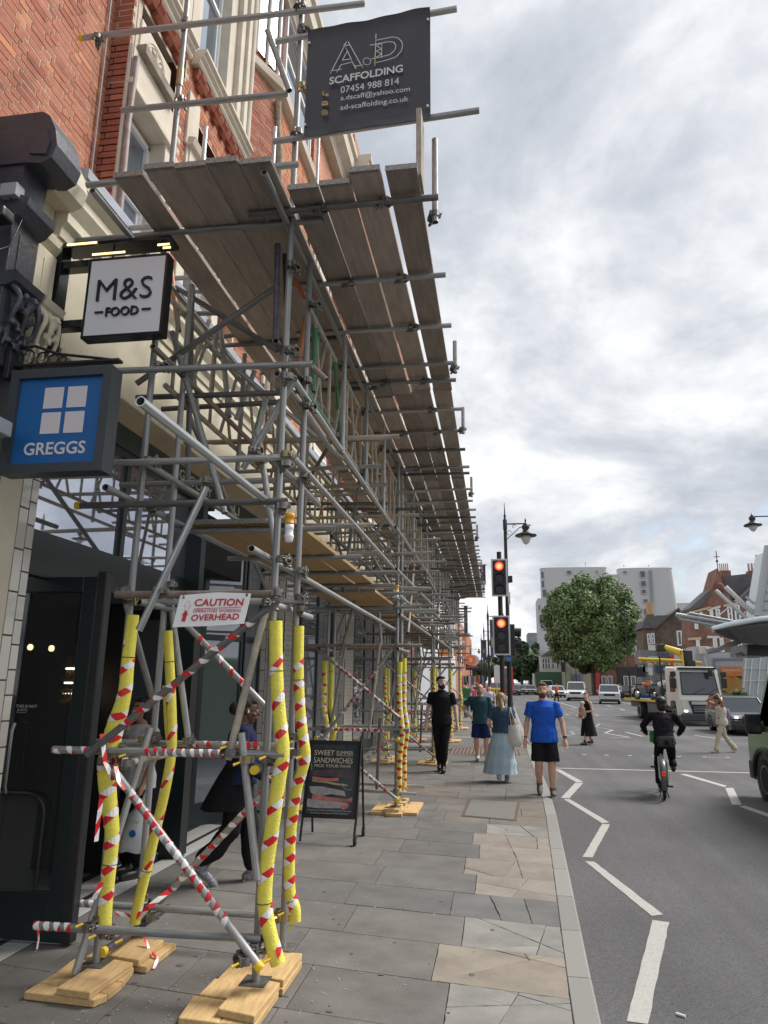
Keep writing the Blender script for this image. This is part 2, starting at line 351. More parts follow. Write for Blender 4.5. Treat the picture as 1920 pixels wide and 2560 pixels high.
PAINTF = mat('faded_road_paint', (0.30, 0.30, 0.29), 0.8, 0, 1.0, 14, (0.14, 0.14, 0.14))
GUM = mat('old_chewing_gum', (0.10, 0.095, 0.09), 0.9)
SCUFF = mat('chalky_scuffs', (0.42, 0.41, 0.39), 0.9)

def kerb_x(y):                      # outer edge of the kerb on the shop side
    P = [(-6, 0.30), (4.6, 0.53), (8, 0.68), (11.1, 0.81), (13.4, 0.88), (30, 1.05), (57, 1.34), (120, 1.3), (400, -2.0)]
    for (a, p), (b, q) in zip(P, P[1:]):
        if y <= b: return p + (q-p)*(y-a)/(b-a)
    return -2.0
struct(MB().box((-260, -60, -0.4), (260, 900, -0.14)).build('ground', mat('far_ground', (0.09, 0.09, 0.088), 0.9, 0, 0.4, 0.2)))
mb = MB(); ys = [-6, 4.6, 8, 11, 13.4, 20, 30, 57, 90, 120, 200, 400]
def rkerb(y):                       # kerb on the far side of the road
    P = [(-6, 13.2), (40, 14.2), (70, 15.2), (100, 16.6), (150, 17.5), (400, 18)]
    for (a, p), (b, q) in zip(P, P[1:]):
        if y <= b: return p + (q-p)*(y-a)/(b-a)
    return 18
for a, b in zip(ys, ys[1:]):
    mb.quad((kerb_x(a)-0.1, a, -0.1), (rkerb(a)+0.1, a, -0.1), (rkerb(b)+0.1, b, -0.1), (kerb_x(b)-0.1, b, -0.1))
struct(mb.build('road', ASPH))

mb = MB()
ys = [-6, 4.6, 8, 11, 13.4, 20, 30, 57, 90, 120, 200]
for a, b in zip(ys, ys[1:]):
    vs = [(-9, a, -0.3), (kerb_x(a)-0.14, a, -0.3), (kerb_x(b)-0.14, b, -0.3), (-9, b, -0.3), (-9, a, -0.009), (kerb_x(a)-0.14, a, -0.009), (kerb_x(b)-0.14, b, -0.009), (-9, b, -0.009)]
    mb.add(vs, [(4, 5, 6, 7), (1, 2, 6, 5)])
pave = struct(mb.build('pavement', MORTAR))
mb = MB()
for a, b in [(-6, 40), (40, 70), (70, 100), (100, 150), (150, 400)]:
    vs = [(rkerb(a), a, -0.3), (40, a, -0.3), (40, b, -0.3), (rkerb(b), b, -0.3), (rkerb(a), a, 0.0), (40, a, 0.0), (40, b, 0.0), (rkerb(b), b, 0.0)]
    mb.add(vs, [(4, 5, 6, 7), (0, 4, 7, 3)])
struct(mb.build('far_pavement', mat('far_paving', (0.20, 0.185, 0.165), 0.85, 0, 0.6, 0.9, (0.15, 0.14, 0.125))))

def clip(poly, p, q):
    """part of a polygon left of the line p->q"""
    d = (q[0]-p[0], q[1]-p[1]); s = lambda a: d[0]*(a[1]-p[1]) - d[1]*(a[0]-p[0]); o = []
    for i, a in enumerate(poly):
        b = poly[(i+1) % len(poly)]; sa, sb = s(a), s(b)
        if sa >= 0: o.append(a)
        if (sa > 0 > sb) or (sa < 0 < sb):
            t = sa/(sa-sb); o.append((a[0]+(b[0]-a[0])*t, a[1]+(b[1]-a[1])*t))
    return o
def inset(poly, g):
    o = poly
    for i in range(len(poly)):
        a, b = poly[i], poly[(i+1) % len(poly)]; L = math.hypot(b[0]-a[0], b[1]-a[1])
        if L < 1e-5: continue
        n = (-(b[1]-a[1])/L*g, (b[0]-a[0])/L*g); o = clip(o, (a[0]+n[0], a[1]+n[1]), (b[0]+n[0], b[1]+n[1]))
        if len(o) < 3: return []
    return o
def slab_mb(mb, poly, gap=0.004, top=0.0, ch=0.003, jag=0.0):
    p = inset(poly, gap)
    if len(p) < 3: return False
    if jag:
        o = []
        for i, a in enumerate(p):
            b = p[(i+1) % len(p)]; o.append(a); L = math.hypot(b[0]-a[0], b[1]-a[1]); k = int(L/0.07)
            for j in range(1, k): 
                t = j/k; q = random.uniform(-jag, jag); o.append((a[0]+(b[0]-a[0])*t - (b[1]-a[1])/L*q, a[1]+(b[1]-a[1])*t + (b[0]-a[0])/L*q))
        p = o
    c = (sum(a[0] for a in p)/len(p), sum(a[1] for a in p)/len(p)); n = len(p)
    ins = [(a[0]+(c[0]-a[0])*min(0.3, ch/max(0.01, math.hypot(a[0]-c[0], a[1]-c[1]))), a[1]+(c[1]-a[1])*min(0.3, ch/max(0.01, math.hypot(a[0]-c[0], a[1]-c[1])))) for a in p]
    tx, ty = random.uniform(-.0015, .0015), random.uniform(-.0015, .0015)
    z = lambda a: top + (a[0]-c[0])*tx + (a[1]-c[1])*ty
    vs = [(a[0], a[1], -0.03) for a in p] + [(a[0], a[1], z(a)-ch*0.8) for a in p] + [(a[0], a[1], z(a)) for a in ins]
    fs = [(i, (i+1) % n, n+(i+1) % n, n+i) for i in range(n)] + [(n+i, n+(i+1) % n, 2*n+(i+1) % n, 2*n+i) for i in range(n)] + [tuple(range(2*n, 3*n))]
    mb.add(vs, fs); return True
def slab(poly, m, cuts=(), name='paving_slab', jag=0.0, **k):
    pieces = [poly]
    for c in cuts:                  # each crack is a straight cut; short ones only part one piece
        if len(c) == 3: p, q, sel = c
        else: p, q = c; sel = None
        new = []
        for i, pc in enumerate(pieces):
            if sel is not None and i not in sel: new.append(pc); continue
            for a in (clip(pc, p, q), clip(pc, q, p)):
                if len(a) > 2: new.append(a)
        pieces = new
    jg = 0.0035 if cuts else 0.0
    for pc in pieces:
        mb = MB()
        if slab_mb(mb, pc, 0.0035 if not cuts else 0.0026, random.uniform(-0.002, 0.001), jag=jg, **k): mb.build(name, m, pave)
def cy(k): return 4.57 + 0.655*k - 0.035
def course_line(k, x): return cy(k) - 0.14*(x+1.7)
def Lk2(a, b):                      # photo crop pixel -> ground (x, y)
    p = AZ(800+a*.422, 1800+b*.422); return (p.x, p.y)
special = {-2: (SLABW, -0.38), -1: (SLABW, -0.36), 0: (SLABW, -0.335), 1: (SLABY, -0.455), 2: (SLABW, -0.295), 3: (SLABB, -0.42), 4: (SLABP, -0.235), 5: (SLABP, -0.365), 6: (SLABP, -0.23), 7: (SLABP, -0.325), 8: (SLABW, -0.17)}
cutsd = {0: [(Lk2(940,1555), Lk2(1480,1720)), (Lk2(1060,1800), Lk2(1160,1640)), (Lk2(735,1700), Lk2(1090,1690), (1, 2, 3))],
         -1: [(Lk2(740,1790), Lk2(1490,1840))],
         1: [(Lk2(780,1525), Lk2(1230,1425)), (Lk2(900,1330), Lk2(1460,1470)), (Lk2(1215,1390), Lk2(1400,1610), (0, 1, 2)), (Lk2(1160,1575), Lk2(1230,1480), (2, 3))],
         2: [(Lk2(930,1170), Lk2(1310,1325)), (Lk2(1335,1225), Lk2(1280,1390)), (Lk2(1285,1335), Lk2(1450,1330), (1, 3)), (Lk2(950,1325), Lk2(1120,1265), (0,))],
         3: [(Lk2(1005,1040), Lk2(1080,1195)), (Lk2(1215,1080), Lk2(1260,1215))],
         4: [(Lk2(925,960), Lk2(1410,1045)), (Lk2(1130,1055), Lk2(1210,965))],
         5: [(Lk2(865,875), Lk2(1085,940)), (Lk2(1120,700), Lk2(1165,830), (0, 1)), (Lk2(1165,825), Lk2(1090,935), (1,))],
         6: [(Lk2(1110,700), Lk2(1165,820)), (Lk2(1120,740), Lk2(1360,745), (0,))],
         7: [(Lk2(1090,665), Lk2(1130,745)), (Lk2(1285,715), Lk2(1290,790))],
         8: [(Lk2(1040,630), Lk2(1140,660)), (Lk2(1210,645), Lk2(1280,700))]}
bpx = {0: [-1.25], 1: [-1.45], 2: [-1.2], 3: [-1.33], 4: [-1.17], 5: [-1.29], 6: [-1.12], 7: [-1.0]}
cover = [Lk2(880,470), Lk2(1185,490), Lk2(1165,600), Lk2(835,570)]
nsl = 0; far = MB(); farm = []
for k in range(-6, 90):
    xs = []; xk = None; y = cy(k) + 0.3
    kx = kerb_x(y) - 0.152
    if k in special: right = special[k][1]
    else: right = kx - random.choice([0.0, 0.35, 0.6]) if k < 45 else kx
    x = right; xs = [kx] if right < kx - 0.05 else []
    xs.append(right)
    for b in bpx.get(k, []): xs.append(b); x = b
    while x > -3.9:
        x -= random.choice([0.62, 0.78, 0.9, 0.93]); xs.append(max(x, -4.2))
    xs = sorted(set(round(a, 3) for a in xs))
    for a, b in zip(xs, xs[1:]):
        if b-a < 0.05: continue
        y0a, y0b, y1a, y1b = course_line(k, a), course_line(k, b), course_line(k+1, a), course_line(k+1, b)
        if b < -3.32: continue
        if b > kx - 0.01:            # follow the kerb line
            b0, b1 = kerb_x(y0b) - 0.152, kerb_x(y1b) - 0.152
        else: b0 = b1 = b
        poly = [(a + 0.0, y0a), (b0, y0b), (b1 + 0.0, y1b), (a, y1a)]
        if 8.6 < (y0a+y1a)/2 < 12.3 and (a+b)/2 > -0.6 and 10.4 < (y0a+y1a)/2: 
            m = SLABD
        elif k in special and a >= special[k][1]-0.02: m = special[k][0]
        elif k < 3: m = random.choice([SLABG, SLABG, SLABG])
        else: m = random.choice([SLABG, SLABB, SLABB, SLABG, SLABB]) if k < 12 else random.choice([SLABG, SLABB, SLABG, SLABW if random.random() < .35 else SLABG, SLABD if random.random() < .3 else SLABG])
        cuts = cutsd.get(k, ()) if (k in special and a >= special[k][1]-0.02) else ()
        if nsl < 290:
            slab(poly, m, cuts); nsl += 1
        else: slab_mb(far, poly)
far.build('paving_slab', SLABG, pave, kind='stuff')
# inspection cover with steel frame, set in the slabs
p0 = [Vector((*c, 0)) for c in cover]
mb = MB(); slab_mb(mb, [tuple(c) for c in cover][::-1], 0.0, 0.006); o = mb.build('access_cover_frame', mat('rusty_cover_frame', (0.13, 0.10, 0.08), 0.7, 0.2, 0.6, 40), pave)
mb = MB(); slab_mb(mb, inset([tuple(c) for c in cover][::-1], 0.045), 0.0, 0.012); mb.build('access_cover', mat('concrete_filled_cover', (0.19, 0.182, 0.165), 0.9, 0, 0.8, 55, (0.12, 0.115, 0.105), 0.5, 150), pave)
# tactile paving by the crossing
mb = MB(); tx0, ty0 = -1.3, 19.4
mb.box((tx0, ty0, 0.001), (tx0+1.9, ty0+1.6, 0.006))
for i in range(19):
    for j in range(16): mb.box((tx0+.03+i*.1, ty0+.03+j*.1, 0.006), (tx0+.07+i*.1, ty0+.07+j*.1, 0.011))
stuff(mb.build('tactile_paving', mat('red_tactile_paving', (0.20, 0.135, 0.115), 0.85, 0, 0.5, 5), pave))
# gum spots, scuffs and crumbs
gm = MB()
for i in range(230):
    x, y = random.uniform(-3.2, 0.4), 3.9 + 16*random.random()**1.7; r = 0.006 + 0.02*random.random()**2.5; n = 8
    ring = [(x + r*random.uniform(.7, 1.3)*cos(2*pi*j/n), y + r*random.uniform(.7, 1.2)*sin(2*pi*j/n), 0.0026) for j in range(n)]
    gm.add(ring + [(x, y, 0.0042)], [(j, (j+1) % n, n) for j in range(n)])
stuff(gm.build('chewing_gum_spots', GUM, pave))
sm_ = MB()
for i in range(110):
    x, y = random.uniform(-2.9, -0.5), 3.9 + 3.2*random.random(); a = random.uniform(0, pi); L = random.uniform(.01, .07); wd = random.uniform(.001, .003)
    d = Vector((cos(a), sin(a), 0)); nn = Vector((-sin(a), cos(a), 0))*wd; p = Vector((x, y, 0.003)); sm_.quad(p-nn, p+d*L-nn*.3, p+d*L+nn*.4, p+nn)
for (a, b) in [((735,2065),(797,2052)), ((560,2560),(640,2548)), ((1235,2500),(1260,2504))]:
    p, q = AZ(*a, .003), AZ(*b, .003); nn = (q-p).normalized().cross(Vector((0, 0, 1)))*0.004; sm_.quad(p-nn, q-nn*.4, q+nn*.4, p+nn)
for i in range(120):
    x, y = random.choice([(-1.5, 4.5), (-2.5, 4.6), (-1.9, 4.3)]); x += random.gauss(0, .28); y += random.gauss(0, .25); s = random.uniform(.002, .006)
    sm_.obox(Matrix.Translation((x, y, .003+s/2)) @ Matrix.Rotation(random.uniform(0, 3), 4, 'Z'), (s, s*1.8, s*.5))
stuff(sm_.build('sawdust_and_scuffs', SCUFF, pave))
# kerbstones
kb = struct(MB().box((0.1, -5.9, -0.2), (0.2, -5.8, -0.15)).build('kerb', KERBM)); y = -3.0; i = 0; farm = MB()
for jy in [5.24-2.7, 5.24-1.8, 5.24-.9, 5.24, 6.14, 7.04, 7.99, 8.9, 9.9, 11.04] + [11.04+0.92*t for t in range(1, 150)]:
    y0, y1 = y, jy; y = jy
    if y1 - y0 > 1.5: continue
    tgt = MB() if i < 60 else farm
    g = 0.004; a0, a1 = kerb_x(y0+g), kerb_x(y1-g)
    prof = lambda a, yy: [(a-0.15, yy, -0.15), (a, yy, -0.15), (a, yy, -0.012), (a-0.014, yy, 0.0), (a-0.146, yy, 0.0), (a-0.15, yy, -0.004)]
    tgt.loft([prof(a0, y0+g), prof(a1, y1-g)], smooth=False)
    if i < 60: tgt.build('kerbstone', KERBM, kb)
    i += 1
stuff(farm.build('kerbstone', KERBM, kb))
mb = MB(); ys = [-6, 40, 55, 70, 85, 100, 150, 300]
for a, b in zip(ys, ys[1:]): mb.loft([[(rkerb(q)-.02, q, -.15), (rkerb(q)-.02, q, .008), (rkerb(q)+.13, q, .008), (rkerb(q)+.13, q, -.15)] for q in (a, b)], smooth=False)
struct(mb.build('far_kerb', KERBM))

# road markings, each one its own thin sheet of paint
ZR = -0.096
def mark(px, m=PAINT, jag=0.004):
    P = [AZ(u, v, ZR) for u, v in px]; o = []
    for i, a in enumerate(P):
        b = P[(i+1) % len(P)]; n = max(1, int((b-a).length/0.12)); d = (b-a); nn = Vector((-d.y, d.x, 0)); nn.normalize()
        for j in range(n): o.append(a + d*(j/n) + nn*random.uniform(-jag, jag))
    return struct(MB().add(o, [tuple(range(len(o)))]).build('road_marking', m))
def stripe(p, q, wd, m=PAINT):
    a, b = AZ(*p, ZR), AZ(*q, ZR); d = (b-a).normalized(); nn = Vector((-d.y, d.x, 0))*wd/2
    return struct(MB().quad(a-nn, b-nn, b+nn, a+nn).build('road_marking', m))
z6 = lambda a, b: (960+a*.5787, 2000+b*.5787); z5 = lambda a, b: (960+a*.5787, 1300+b*.5787); z7 = lambda a, b: (1350+a*.1507, 1660+b*.1507)
for pts in ([z6(1160,518), z6(1232,528), z6(1140,968), z6(1048,955)], [z6(868,264), z6(908,266), z6(1206,494), z6(1156,500)],
            [z6(942,103), z6(977,105), z6(900,248), z6(858,246)], [z5(775,1205), z5(803,1206), z5(974,1306), z5(943,1310)],
            [z5(826,1136), z5(861,1136), z5(800,1202), z5(764,1200)], [z5(733,1076), z5(762,1078), z5(862,1132), z5(832,1134)],
            [z5(1278,1098), z5(1305,1097), z5(1482,1148), z5(1470,1154)], [z5(1474,1157), z5(1509,1157), z5(1545,1231), z5(1504,1229)],
            [z5(1533,1237), z5(1560,1234), z5(1680,1275), z5(1680,1290)]): mark(pts)
stripe(z5(718,1071), z5(1660,1094), 0.13)
for a in (865, 962, 1062, 1168, 1275, 1385, 1485, 1590): stripe(z5(a-9, 1013+(a-865)*.02), z5(a+9, 1014+(a-865)*.02), 0.16)
stripe(z7(-150,515), z7(20,548), 0.12); stripe(z7(20,550), z7(600,722), 0.14); stripe(z7(1235,612), z7(1659,690), 0.14)
for a, b in [((925,652),(990,663)), ((1108,685),(1190,712)), ((1328,745),(1405,772))]: stripe(z7(*a), z7(*b), 0.12)
for a, b in [((935,1045),(1200,1092)), ((1210,1095),(1075,1142)), ((1090,1148),(1480,1215)), ((1480,1220),(1200,1216)), ((320,1200),(580,1165)), ((575,1165),(500,1118)), ((500,1118),(570,1112)), ((900,985),(1000,990)), ((930,1040),(990,990)), ((1000,745),(1210,745)), ((1500,880),(1700,880)), ((330,885),(700,898)), ((1420,1130),(1700,1200)), ((260,750),(400,755)), ((510,745),(620,722))]:
    stripe(z7(*a), z7(*b), 0.12, PAINTF if a[0] < 1000 else PAINT)
for a, b in [((290,840),(320,800)), ((320,845),(400,835)), ((355,795),(380,815)), ((420,830),(480,850)), ((500,800),(530,805)), ((600,840),(650,855)), ((640,790),(670,830)), ((910,835),(960,860)), ((960,850),(1040,850))]: stripe(z7(*a), z7(*b), 0.22, PAINTF)
stripe(z5(1380,1025), z5(1470,1028), .1, PAINTF); stripe(z5(1340,930), z5(1500,952), 0.12)
p = AZ(*z6(1262,922), ZR+.006); MB().cyl(p, p+Vector((.045, -.03, 0)), .008, n=8).build('cigarette_end', WHITEP); tag(bpy.data.objects['cigarette_end'], 'small white cigarette end lying on the road beside the zigzag line', 'litter')
# ------------------------------------------------------------------ left side: red brick building with the food shop, and its neighbour
random.seed(5)
BRICK = mat('orange_red_brick', (0.47, 0.185, 0.115), 0.88, 0, 0.8, 9, (0.33, 0.125, 0.085), 0.5, 120, rnd=0.0, spec=0.2)
BRICK2 = mat('dark_red_brick', (0.36, 0.125, 0.085), 0.88, 0, 0.7, 9, (0.25, 0.09, 0.065), 0.5, 120, spec=0.2)
BRICK3 = mat('pale_orange_brick', (0.60, 0.25, 0.13), 0.88, 0, 0.8, 9, (0.46, 0.21, 0.13), 0.5, 120, spec=0.2)
MORT = mat('lime_mortar', (0.60, 0.52, 0.40), 0.95, 0, 0.6, 25, (0.30, 0.24, 0.18))
STONE = mat('cream_limestone', (0.64, 0.58, 0.49), 0.85, 0, 0.75, 2.6, (0.48, 0.42, 0.34), 0.35, 60, spec=0.2)
STONED = mat('dark_limestone', (0.33, 0.29, 0.24), 0.9, 0, 0.8, 5, (0.15, 0.13, 0.11), 0.5, 60, spec=0.2)
TERRA = mat('moulded_terracotta', (0.33, 0.10, 0.06), 0.85, 0, 0.6, 8, (0.17, 0.06, 0.045), 0.3, 60, spec=0.2)
CREAM = mat('cream_masonry_paint', (0.62, 0.57, 0.44), 0.6, 0, 0.5, 4, (0.50, 0.46, 0.35), 0.25, 30)
DARKP = mat('navy_grey_gloss_paint', (0.058, 0.062, 0.078), 0.38, 0, 0.5, 7, (0.035, 0.036, 0.045), 0.45, 24)
DKGRN = mat('dark_green_fascia', (0.022, 0.038, 0.030), 0.5); DKFR = mat('dark_green_grey_frame', (0.016, 0.024, 0.026), 0.35)
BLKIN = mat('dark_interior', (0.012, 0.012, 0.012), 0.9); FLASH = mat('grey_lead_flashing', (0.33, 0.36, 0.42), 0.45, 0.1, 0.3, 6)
TILEW = mat('cream_glazed_tile', (0.58, 0.55, 0.49), 0.16, 0, 0.35, 2.0, (0.47, 0.44, 0.39), coat=.4, rnd=.07); GROUT = mat('dark_grout', (0.035, 0.033, 0.03), 0.9)
MOSA = mat('white_mosaic', (0.66, 0.66, 0.63), 0.35, 0, 0.4, 30, (0.36, 0.36, 0.35), rnd=.05)
PVC = mat('grey_wall_cables', (0.35, 0.34, 0.36), .6)

def brickwork(par, O, D, Nn, L, H, holes=(), quota=0, m=(BRICK, BRICK, BRICK2, BRICK3), name='brick', backing=True, key=None):
    O, D, Nn = Vector(O), Vector(D).normalized(), Vector(Nn).normalized(); Z = Vector((0, 0, 1)); c = .075
    segs = {}; named = []; mbs = [MB() for _ in range(4)]
    rows = int(H/c)
    for j in range(rows):
        z0 = j*c; x = -(j % 2)*.056; i = 0
        while x < L:
            w = .215 if (i + (j % 2)) % 2 == 0 else .1025; a, b = max(x, 0), min(x+w, L); x += w + .0105; i += 1
            if b-a < .03: continue
            mid = ((a+b)/2, z0+c/2)
            if any(h[0] < b-.005 and a+.005 < h[1] and h[2] < z0+c-.01 and z0+.01 < h[3] for h in holes): continue
            f = random.uniform(.001, .007); P = [O + D*a + Z*(z0+.006), O + D*b + Z*(z0+.006), O + D*b + Z*(z0+.067), O + D*a + Z*(z0+.067)]
            R = [p - Nn*.012 for p in P]; Q = [p + Nn*f for p in P]; k = random.choices(range(4), (5, 4, 2, 1))[0]
            t = MB()
            t.add(R+Q, [(4, 5, 6, 7), (0, 1, 5, 4), (1, 2, 6, 5), (2, 3, 7, 6), (3, 0, 4, 7)]); named.append((( (P[0]-CAM).length), k, t))
    named.sort(key=lambda a: a[0])
    for i, (d, k, t) in enumerate(named):
        if i < quota: t.build(name, m[k], par)
        else: mbs[k].add(t.v, t.f)
    for k in range(4):
        if mbs[k].v: stuff(mbs[k].build(name, m[k], par))
    if backing:
        # mortar face, cut round the openings
        xs = sorted({0, L, *[min(L, max(0, h[0])) for h in holes], *[min(L, max(0, h[1])) for h in holes]}); zs = sorted({0, rows*c, *[max(0, h[2]) for h in holes], *[min(rows*c, h[3]) for h in holes]}); mb = MB()
        for a, b in zip(xs, xs[1:]):
            for e, f in zip(zs, zs[1:]):
                if any(h[0] <= (a+b)/2 <= h[1] and h[2] <= (e+f)/2 <= h[3] for h in holes): continue
                mb.quad(O+D*a+Z*e, O+D*b+Z*e, O+D*b+Z*f, O+D*a+Z*f)
        mb.build('wall', MORT, par)
def sash(par, y0, y1, z0, z1, x, arch=False, m=SKYGL, gz=True):
    """white sash window in a wall facing +x"""
    mb = MB(); t = .055; zm = (z0+z1)/2
    mb.bbox((x-.06, y0, z0), (x+.02, y0+t, z1), .008); mb.bbox((x-.06, y1-t, z0), (x+.02, y1, z1), .008); mb.bbox((x-.06, y0, z1-t), (x+.02, y1, z1), .008); mb.bbox((x-.06, y0, z0), (x+.03, y1, z0+t*1.3), .008)
    mb.bbox((x-.045, y0+t, zm-.03), (x+.012, y1-t, zm+.03), .006)
    mb.bbox((x-.05, y0+t, z0+t), (x-.01, y0+t+.035, zm), .004); mb.bbox((x-.05, y1-t-.035, z0+t), (x-.01, y1-t, zm), .004)
    f = mb.build('window', WFRAME, par)
    for a, b in ((z0+t, zm-.02), (zm+.02, z1-t)): put('pane', MB().box((x-.035, y0+t, a), (x-.03, y1-t, b)).mesh('pane', m), f)
    return f

B1 = thing('brick_building', 'orange red brick building with cream stone windows over a food shop behind the scaffold', 'building', (-3.6, 12, 0))
XM, XL = -3.55, -3.75
# left wall plane (x = XL) up to y 5.4, return, main wall
brickwork(B1, (XL, 1.2, 5.9), (0, 1, 0), (1, 0, 0), 4.2, 7.2, quota=230)
brickwork(B1, (XL, 5.4, 5.9), (1, 0, 0), (0, -1, 0), .20, 7.2, m=(BRICK2, BRICK2, BRICK, BRICK2), quota=20)
holes = [(0.0, 1.04, -1, 1.92+.35), (0.17, 1.0, 2.4-.15, 2.95), (0.0, 1.2, 3.0, 3.42), (.2, 1.2, 3.42, 8), (1.35, 3.25, 3.45, 8), (1.45, 3.2, 0.3, 2.75)]
hz = [(a, b, c_, d_) for a, b, c_, d_ in holes]
brickwork(B1, (XM, 5.4, 5.9), (0, 1, 0), (1, 0, 0), 3.3, 7.4, holes=hz, quota=45)
def SB(a, b, m=STONE, name='stone_dressing', ch=.012): return MB().bbox(a, b, ch).build(name, m, B1)
# first floor window 1: surround, lintel, hood, carved tympanum
SB((XM-.25, 5.40, 5.9), (XM+.03, 5.52, 7.70)); SB((XM-.25, 6.26, 5.9), (XM+.03, 6.44, 7.70)); SB((XM-.25, 5.40, 7.70), (XM+.035, 6.44, 8.18)); SB((XM, 5.41, 7.69), (XM+.075, 6.42, 7.76), STONE, 'hood_mould')
w1 = sash(B1, 5.52, 6.26, 5.95, 7.64, XM-.17, m=SKYGL)
SB((XM-.1, 5.56, 8.18), (XM+.02, 6.24, 8.66)); SB((XM, 5.54, 8.18), (XM+.11, 6.28, 8.30), STONED, 'hood_mould')
mb = MB(); cc = Vector((XM+.022, 5.90, 8.42))
for r in (.20, .165): mb.path([cc + Vector((0, r*cos(t), r*sin(t)*.9)) for t in [2*pi*i/24 for i in range(25)]], .009, n=6)
for i in range(8):
    a = 2*pi*i/8; mb.path([cc+Vector((0, .03*cos(a), .03*sin(a))), cc+Vector((.012, .09*cos(a+.25), .09*sin(a+.25))), cc+Vector((0, .145*cos(a), .135*sin(a)))], [.012, .014, .006], n=6)
mb.ball(cc, .03); mb.build('carved_roundel', STONE, B1)
# moulded brick band and second floor sills
def band(y0, y1, z, h=.24):
    mb = MB(); n = int((y1-y0)/.26)
    for i in range(n):
        a = y0 + i*.26; pr = [(0, 0), (.05, .02), (.09, .07), (.06, .12), (.08, .16), (.11, .2), (.11, h)]
        mb.prism([(XM+p, z+q) for p, q in [(-.02, .06)] + [(p*.9, q) for p, q in pr[1:]] + [(-.02, h)]], 'y', a+.07, a+.19); mb.prism([(XM-.02, z+.1), (XM+.05, z+.12), (XM+.085, z+.2), (XM+.085, h+z), (XM-.02, z+h)], 'y', a, a+.26)
    return mb.build('moulded_brick_band', TERRA, B1)
band(5.42, 6.6, 8.86); band(6.78, 8.65, 9.0)
for (a, b, z) in ((5.42, 6.52, 9.10), (6.72, 8.45, 9.26)):
    mb = MB(); mb.prism([(XM-.2, z), (XM+.10, z), (XM+.12, z+.03), (XM+.12, z+.07), (XM+.16, z+.10), (XM+.16, z+.14), (XM+.20, z+.16), (XM+.20, z+.2), (XM-.2, z+.22)], 'y', a, b); mb.build('window_sill', STONE, B1)
SB((XM-.25, 5.42, 9.32), (XM+.04, 5.62, 12.2)); SB((XM-.25, 6.3, 9.32), (XM+.05, 6.55, 12.6)); sash(B1, 5.62, 6.3, 9.34, 12.0, XM-.14)
SB((XM-.25, 6.6, 9.48), (XM+.03, 6.86, 13)); sash(B1, 6.86, 7.72, 9.5, 12.6, XM-.12)
SB((XM-.25, 7.72, 9.48), (XM+.03, 7.95, 13)); SB((XM-.03, 7.95, 9.48), (XM+.11, 8.10, 13)); SB((XM-.03, 8.10, 9.48), (XM+.16, 8.22, 13)); SB((XM-.25, 8.22, 9.48), (XM+.02, 8.62, 13)); MB().cyl((XM+.14, 8.3, 9.5), (XM+.14, 8.3, 12.4), .05, n=12).build('stone_shaft', STONE, B1)
mb = MB(); mb.add([(XM+.03, 8.3+.05*cos(t), 10.2+.75*sin(t)) for t in [2*pi*i/20 for i in range(20)]], [tuple(range(20))]); mb.build('blind_recess', STONED, B1)  # recess drawn as a flat oval of darker stone
SB((XM-.02, 6.7, 8.10), (XM+.04, 7.0, 8.85)); SB((XM-.2, 6.75, 5.9), (XM+.03, 6.95, 8.1)); sash(B1, 6.95, 7.8, 5.95, 7.9, XM-.15); SB((XM-.2, 7.8, 5.9), (XM+.03, 8.0, 8.1)); SB((XM-.02, 6.8, 7.9), (XM+.05, 8.5, 8.15))
mb = MB(); mb.prism([(XM, 8.1), (XM+.1, 8.12), (XM+.13, 8.2), (XM, 8.24)], 'y', 6.75, 8.3); mb.build('hood_mould', STONE, B1)
# canted bay further on
P0, P1, P2 = Vector((XM, 8.66, 5.9)), Vector((-3.33, 9.28, 5.9)), Vector((-3.33, 11.4, 5.9)); D01 = (P1-P0)
n01 = Vector((D01.y, -D01.x, 0)).normalized()
brickwork(B1, P0, D01, n01, D01.length, 5.35, m=(BRICK2, BRICK, BRICK2, BRICK), quota=0); brickwork(B1, P1, (0, 1, 0), (1, 0, 0), 2.1, 5.35, m=(BRICK3, BRICK, BRICK3, BRICK), quota=0)
q = [P0, P1, P2, Vector((XM, 12.0, 5.9))]
def ringz(z, e=0): return [Vector((XM-.3, 8.6-e, z)), Vector((P0.x, P0.y-e, z)), Vector((P1.x+e, P1.y-e*.5, z)), Vector((P2.x+e, P2.y+e*.5, z)), Vector((XM, 12.0+e, z)), Vector((XM-.3, 12.0+e, z))]
mb = MB(); mb.loft([ringz(11.25, .0), ringz(11.27, .12), ringz(11.4, .14), ringz(11.45, .03)], smooth=False); mb.build('stone_string_course', STONE, B1)
mb = MB(); mb.loft([ringz(11.45, -.02), ringz(13.6, -.02)], smooth=False); mb.build('bay_window_wall', BRICK2, B1)
for t0, t1 in ((.1, .9),):
    a, b = P0.lerp(P1, t0)+n01*.02, P0.lerp(P1, t1)+n01*.02
    f = MB().add([a+Vector((0, 0, 5.7)), b+Vector((0, 0, 5.7)), b+Vector((0, 0, 7.4)), a+Vector((0, 0, 7.4))], [(0, 1, 2, 3)]).build('pane', GLASSW, B1)
mb = MB()
for t in (.08, .5, .92):
    a = P0.lerp(P1, t)+n01*.03; mb.cyl(a+Vector((0, 0, 5.65)), a+Vector((0, 0, 7.5)), .035, n=6)
mb.build('window_frame', WFRAME, B1)
sash(B1, 9.5, 11.2, 11.5, 13.2, -3.30)
SB((-3.32, 9.2, 8.3), (-3.27, 9.5, 8.9)); SB((-3.33, 9.25, 6.1), (-3.285, 10.8, 6.35)); sash(B1, 9.8, 10.9, 6.5, 8.6, -3.31)
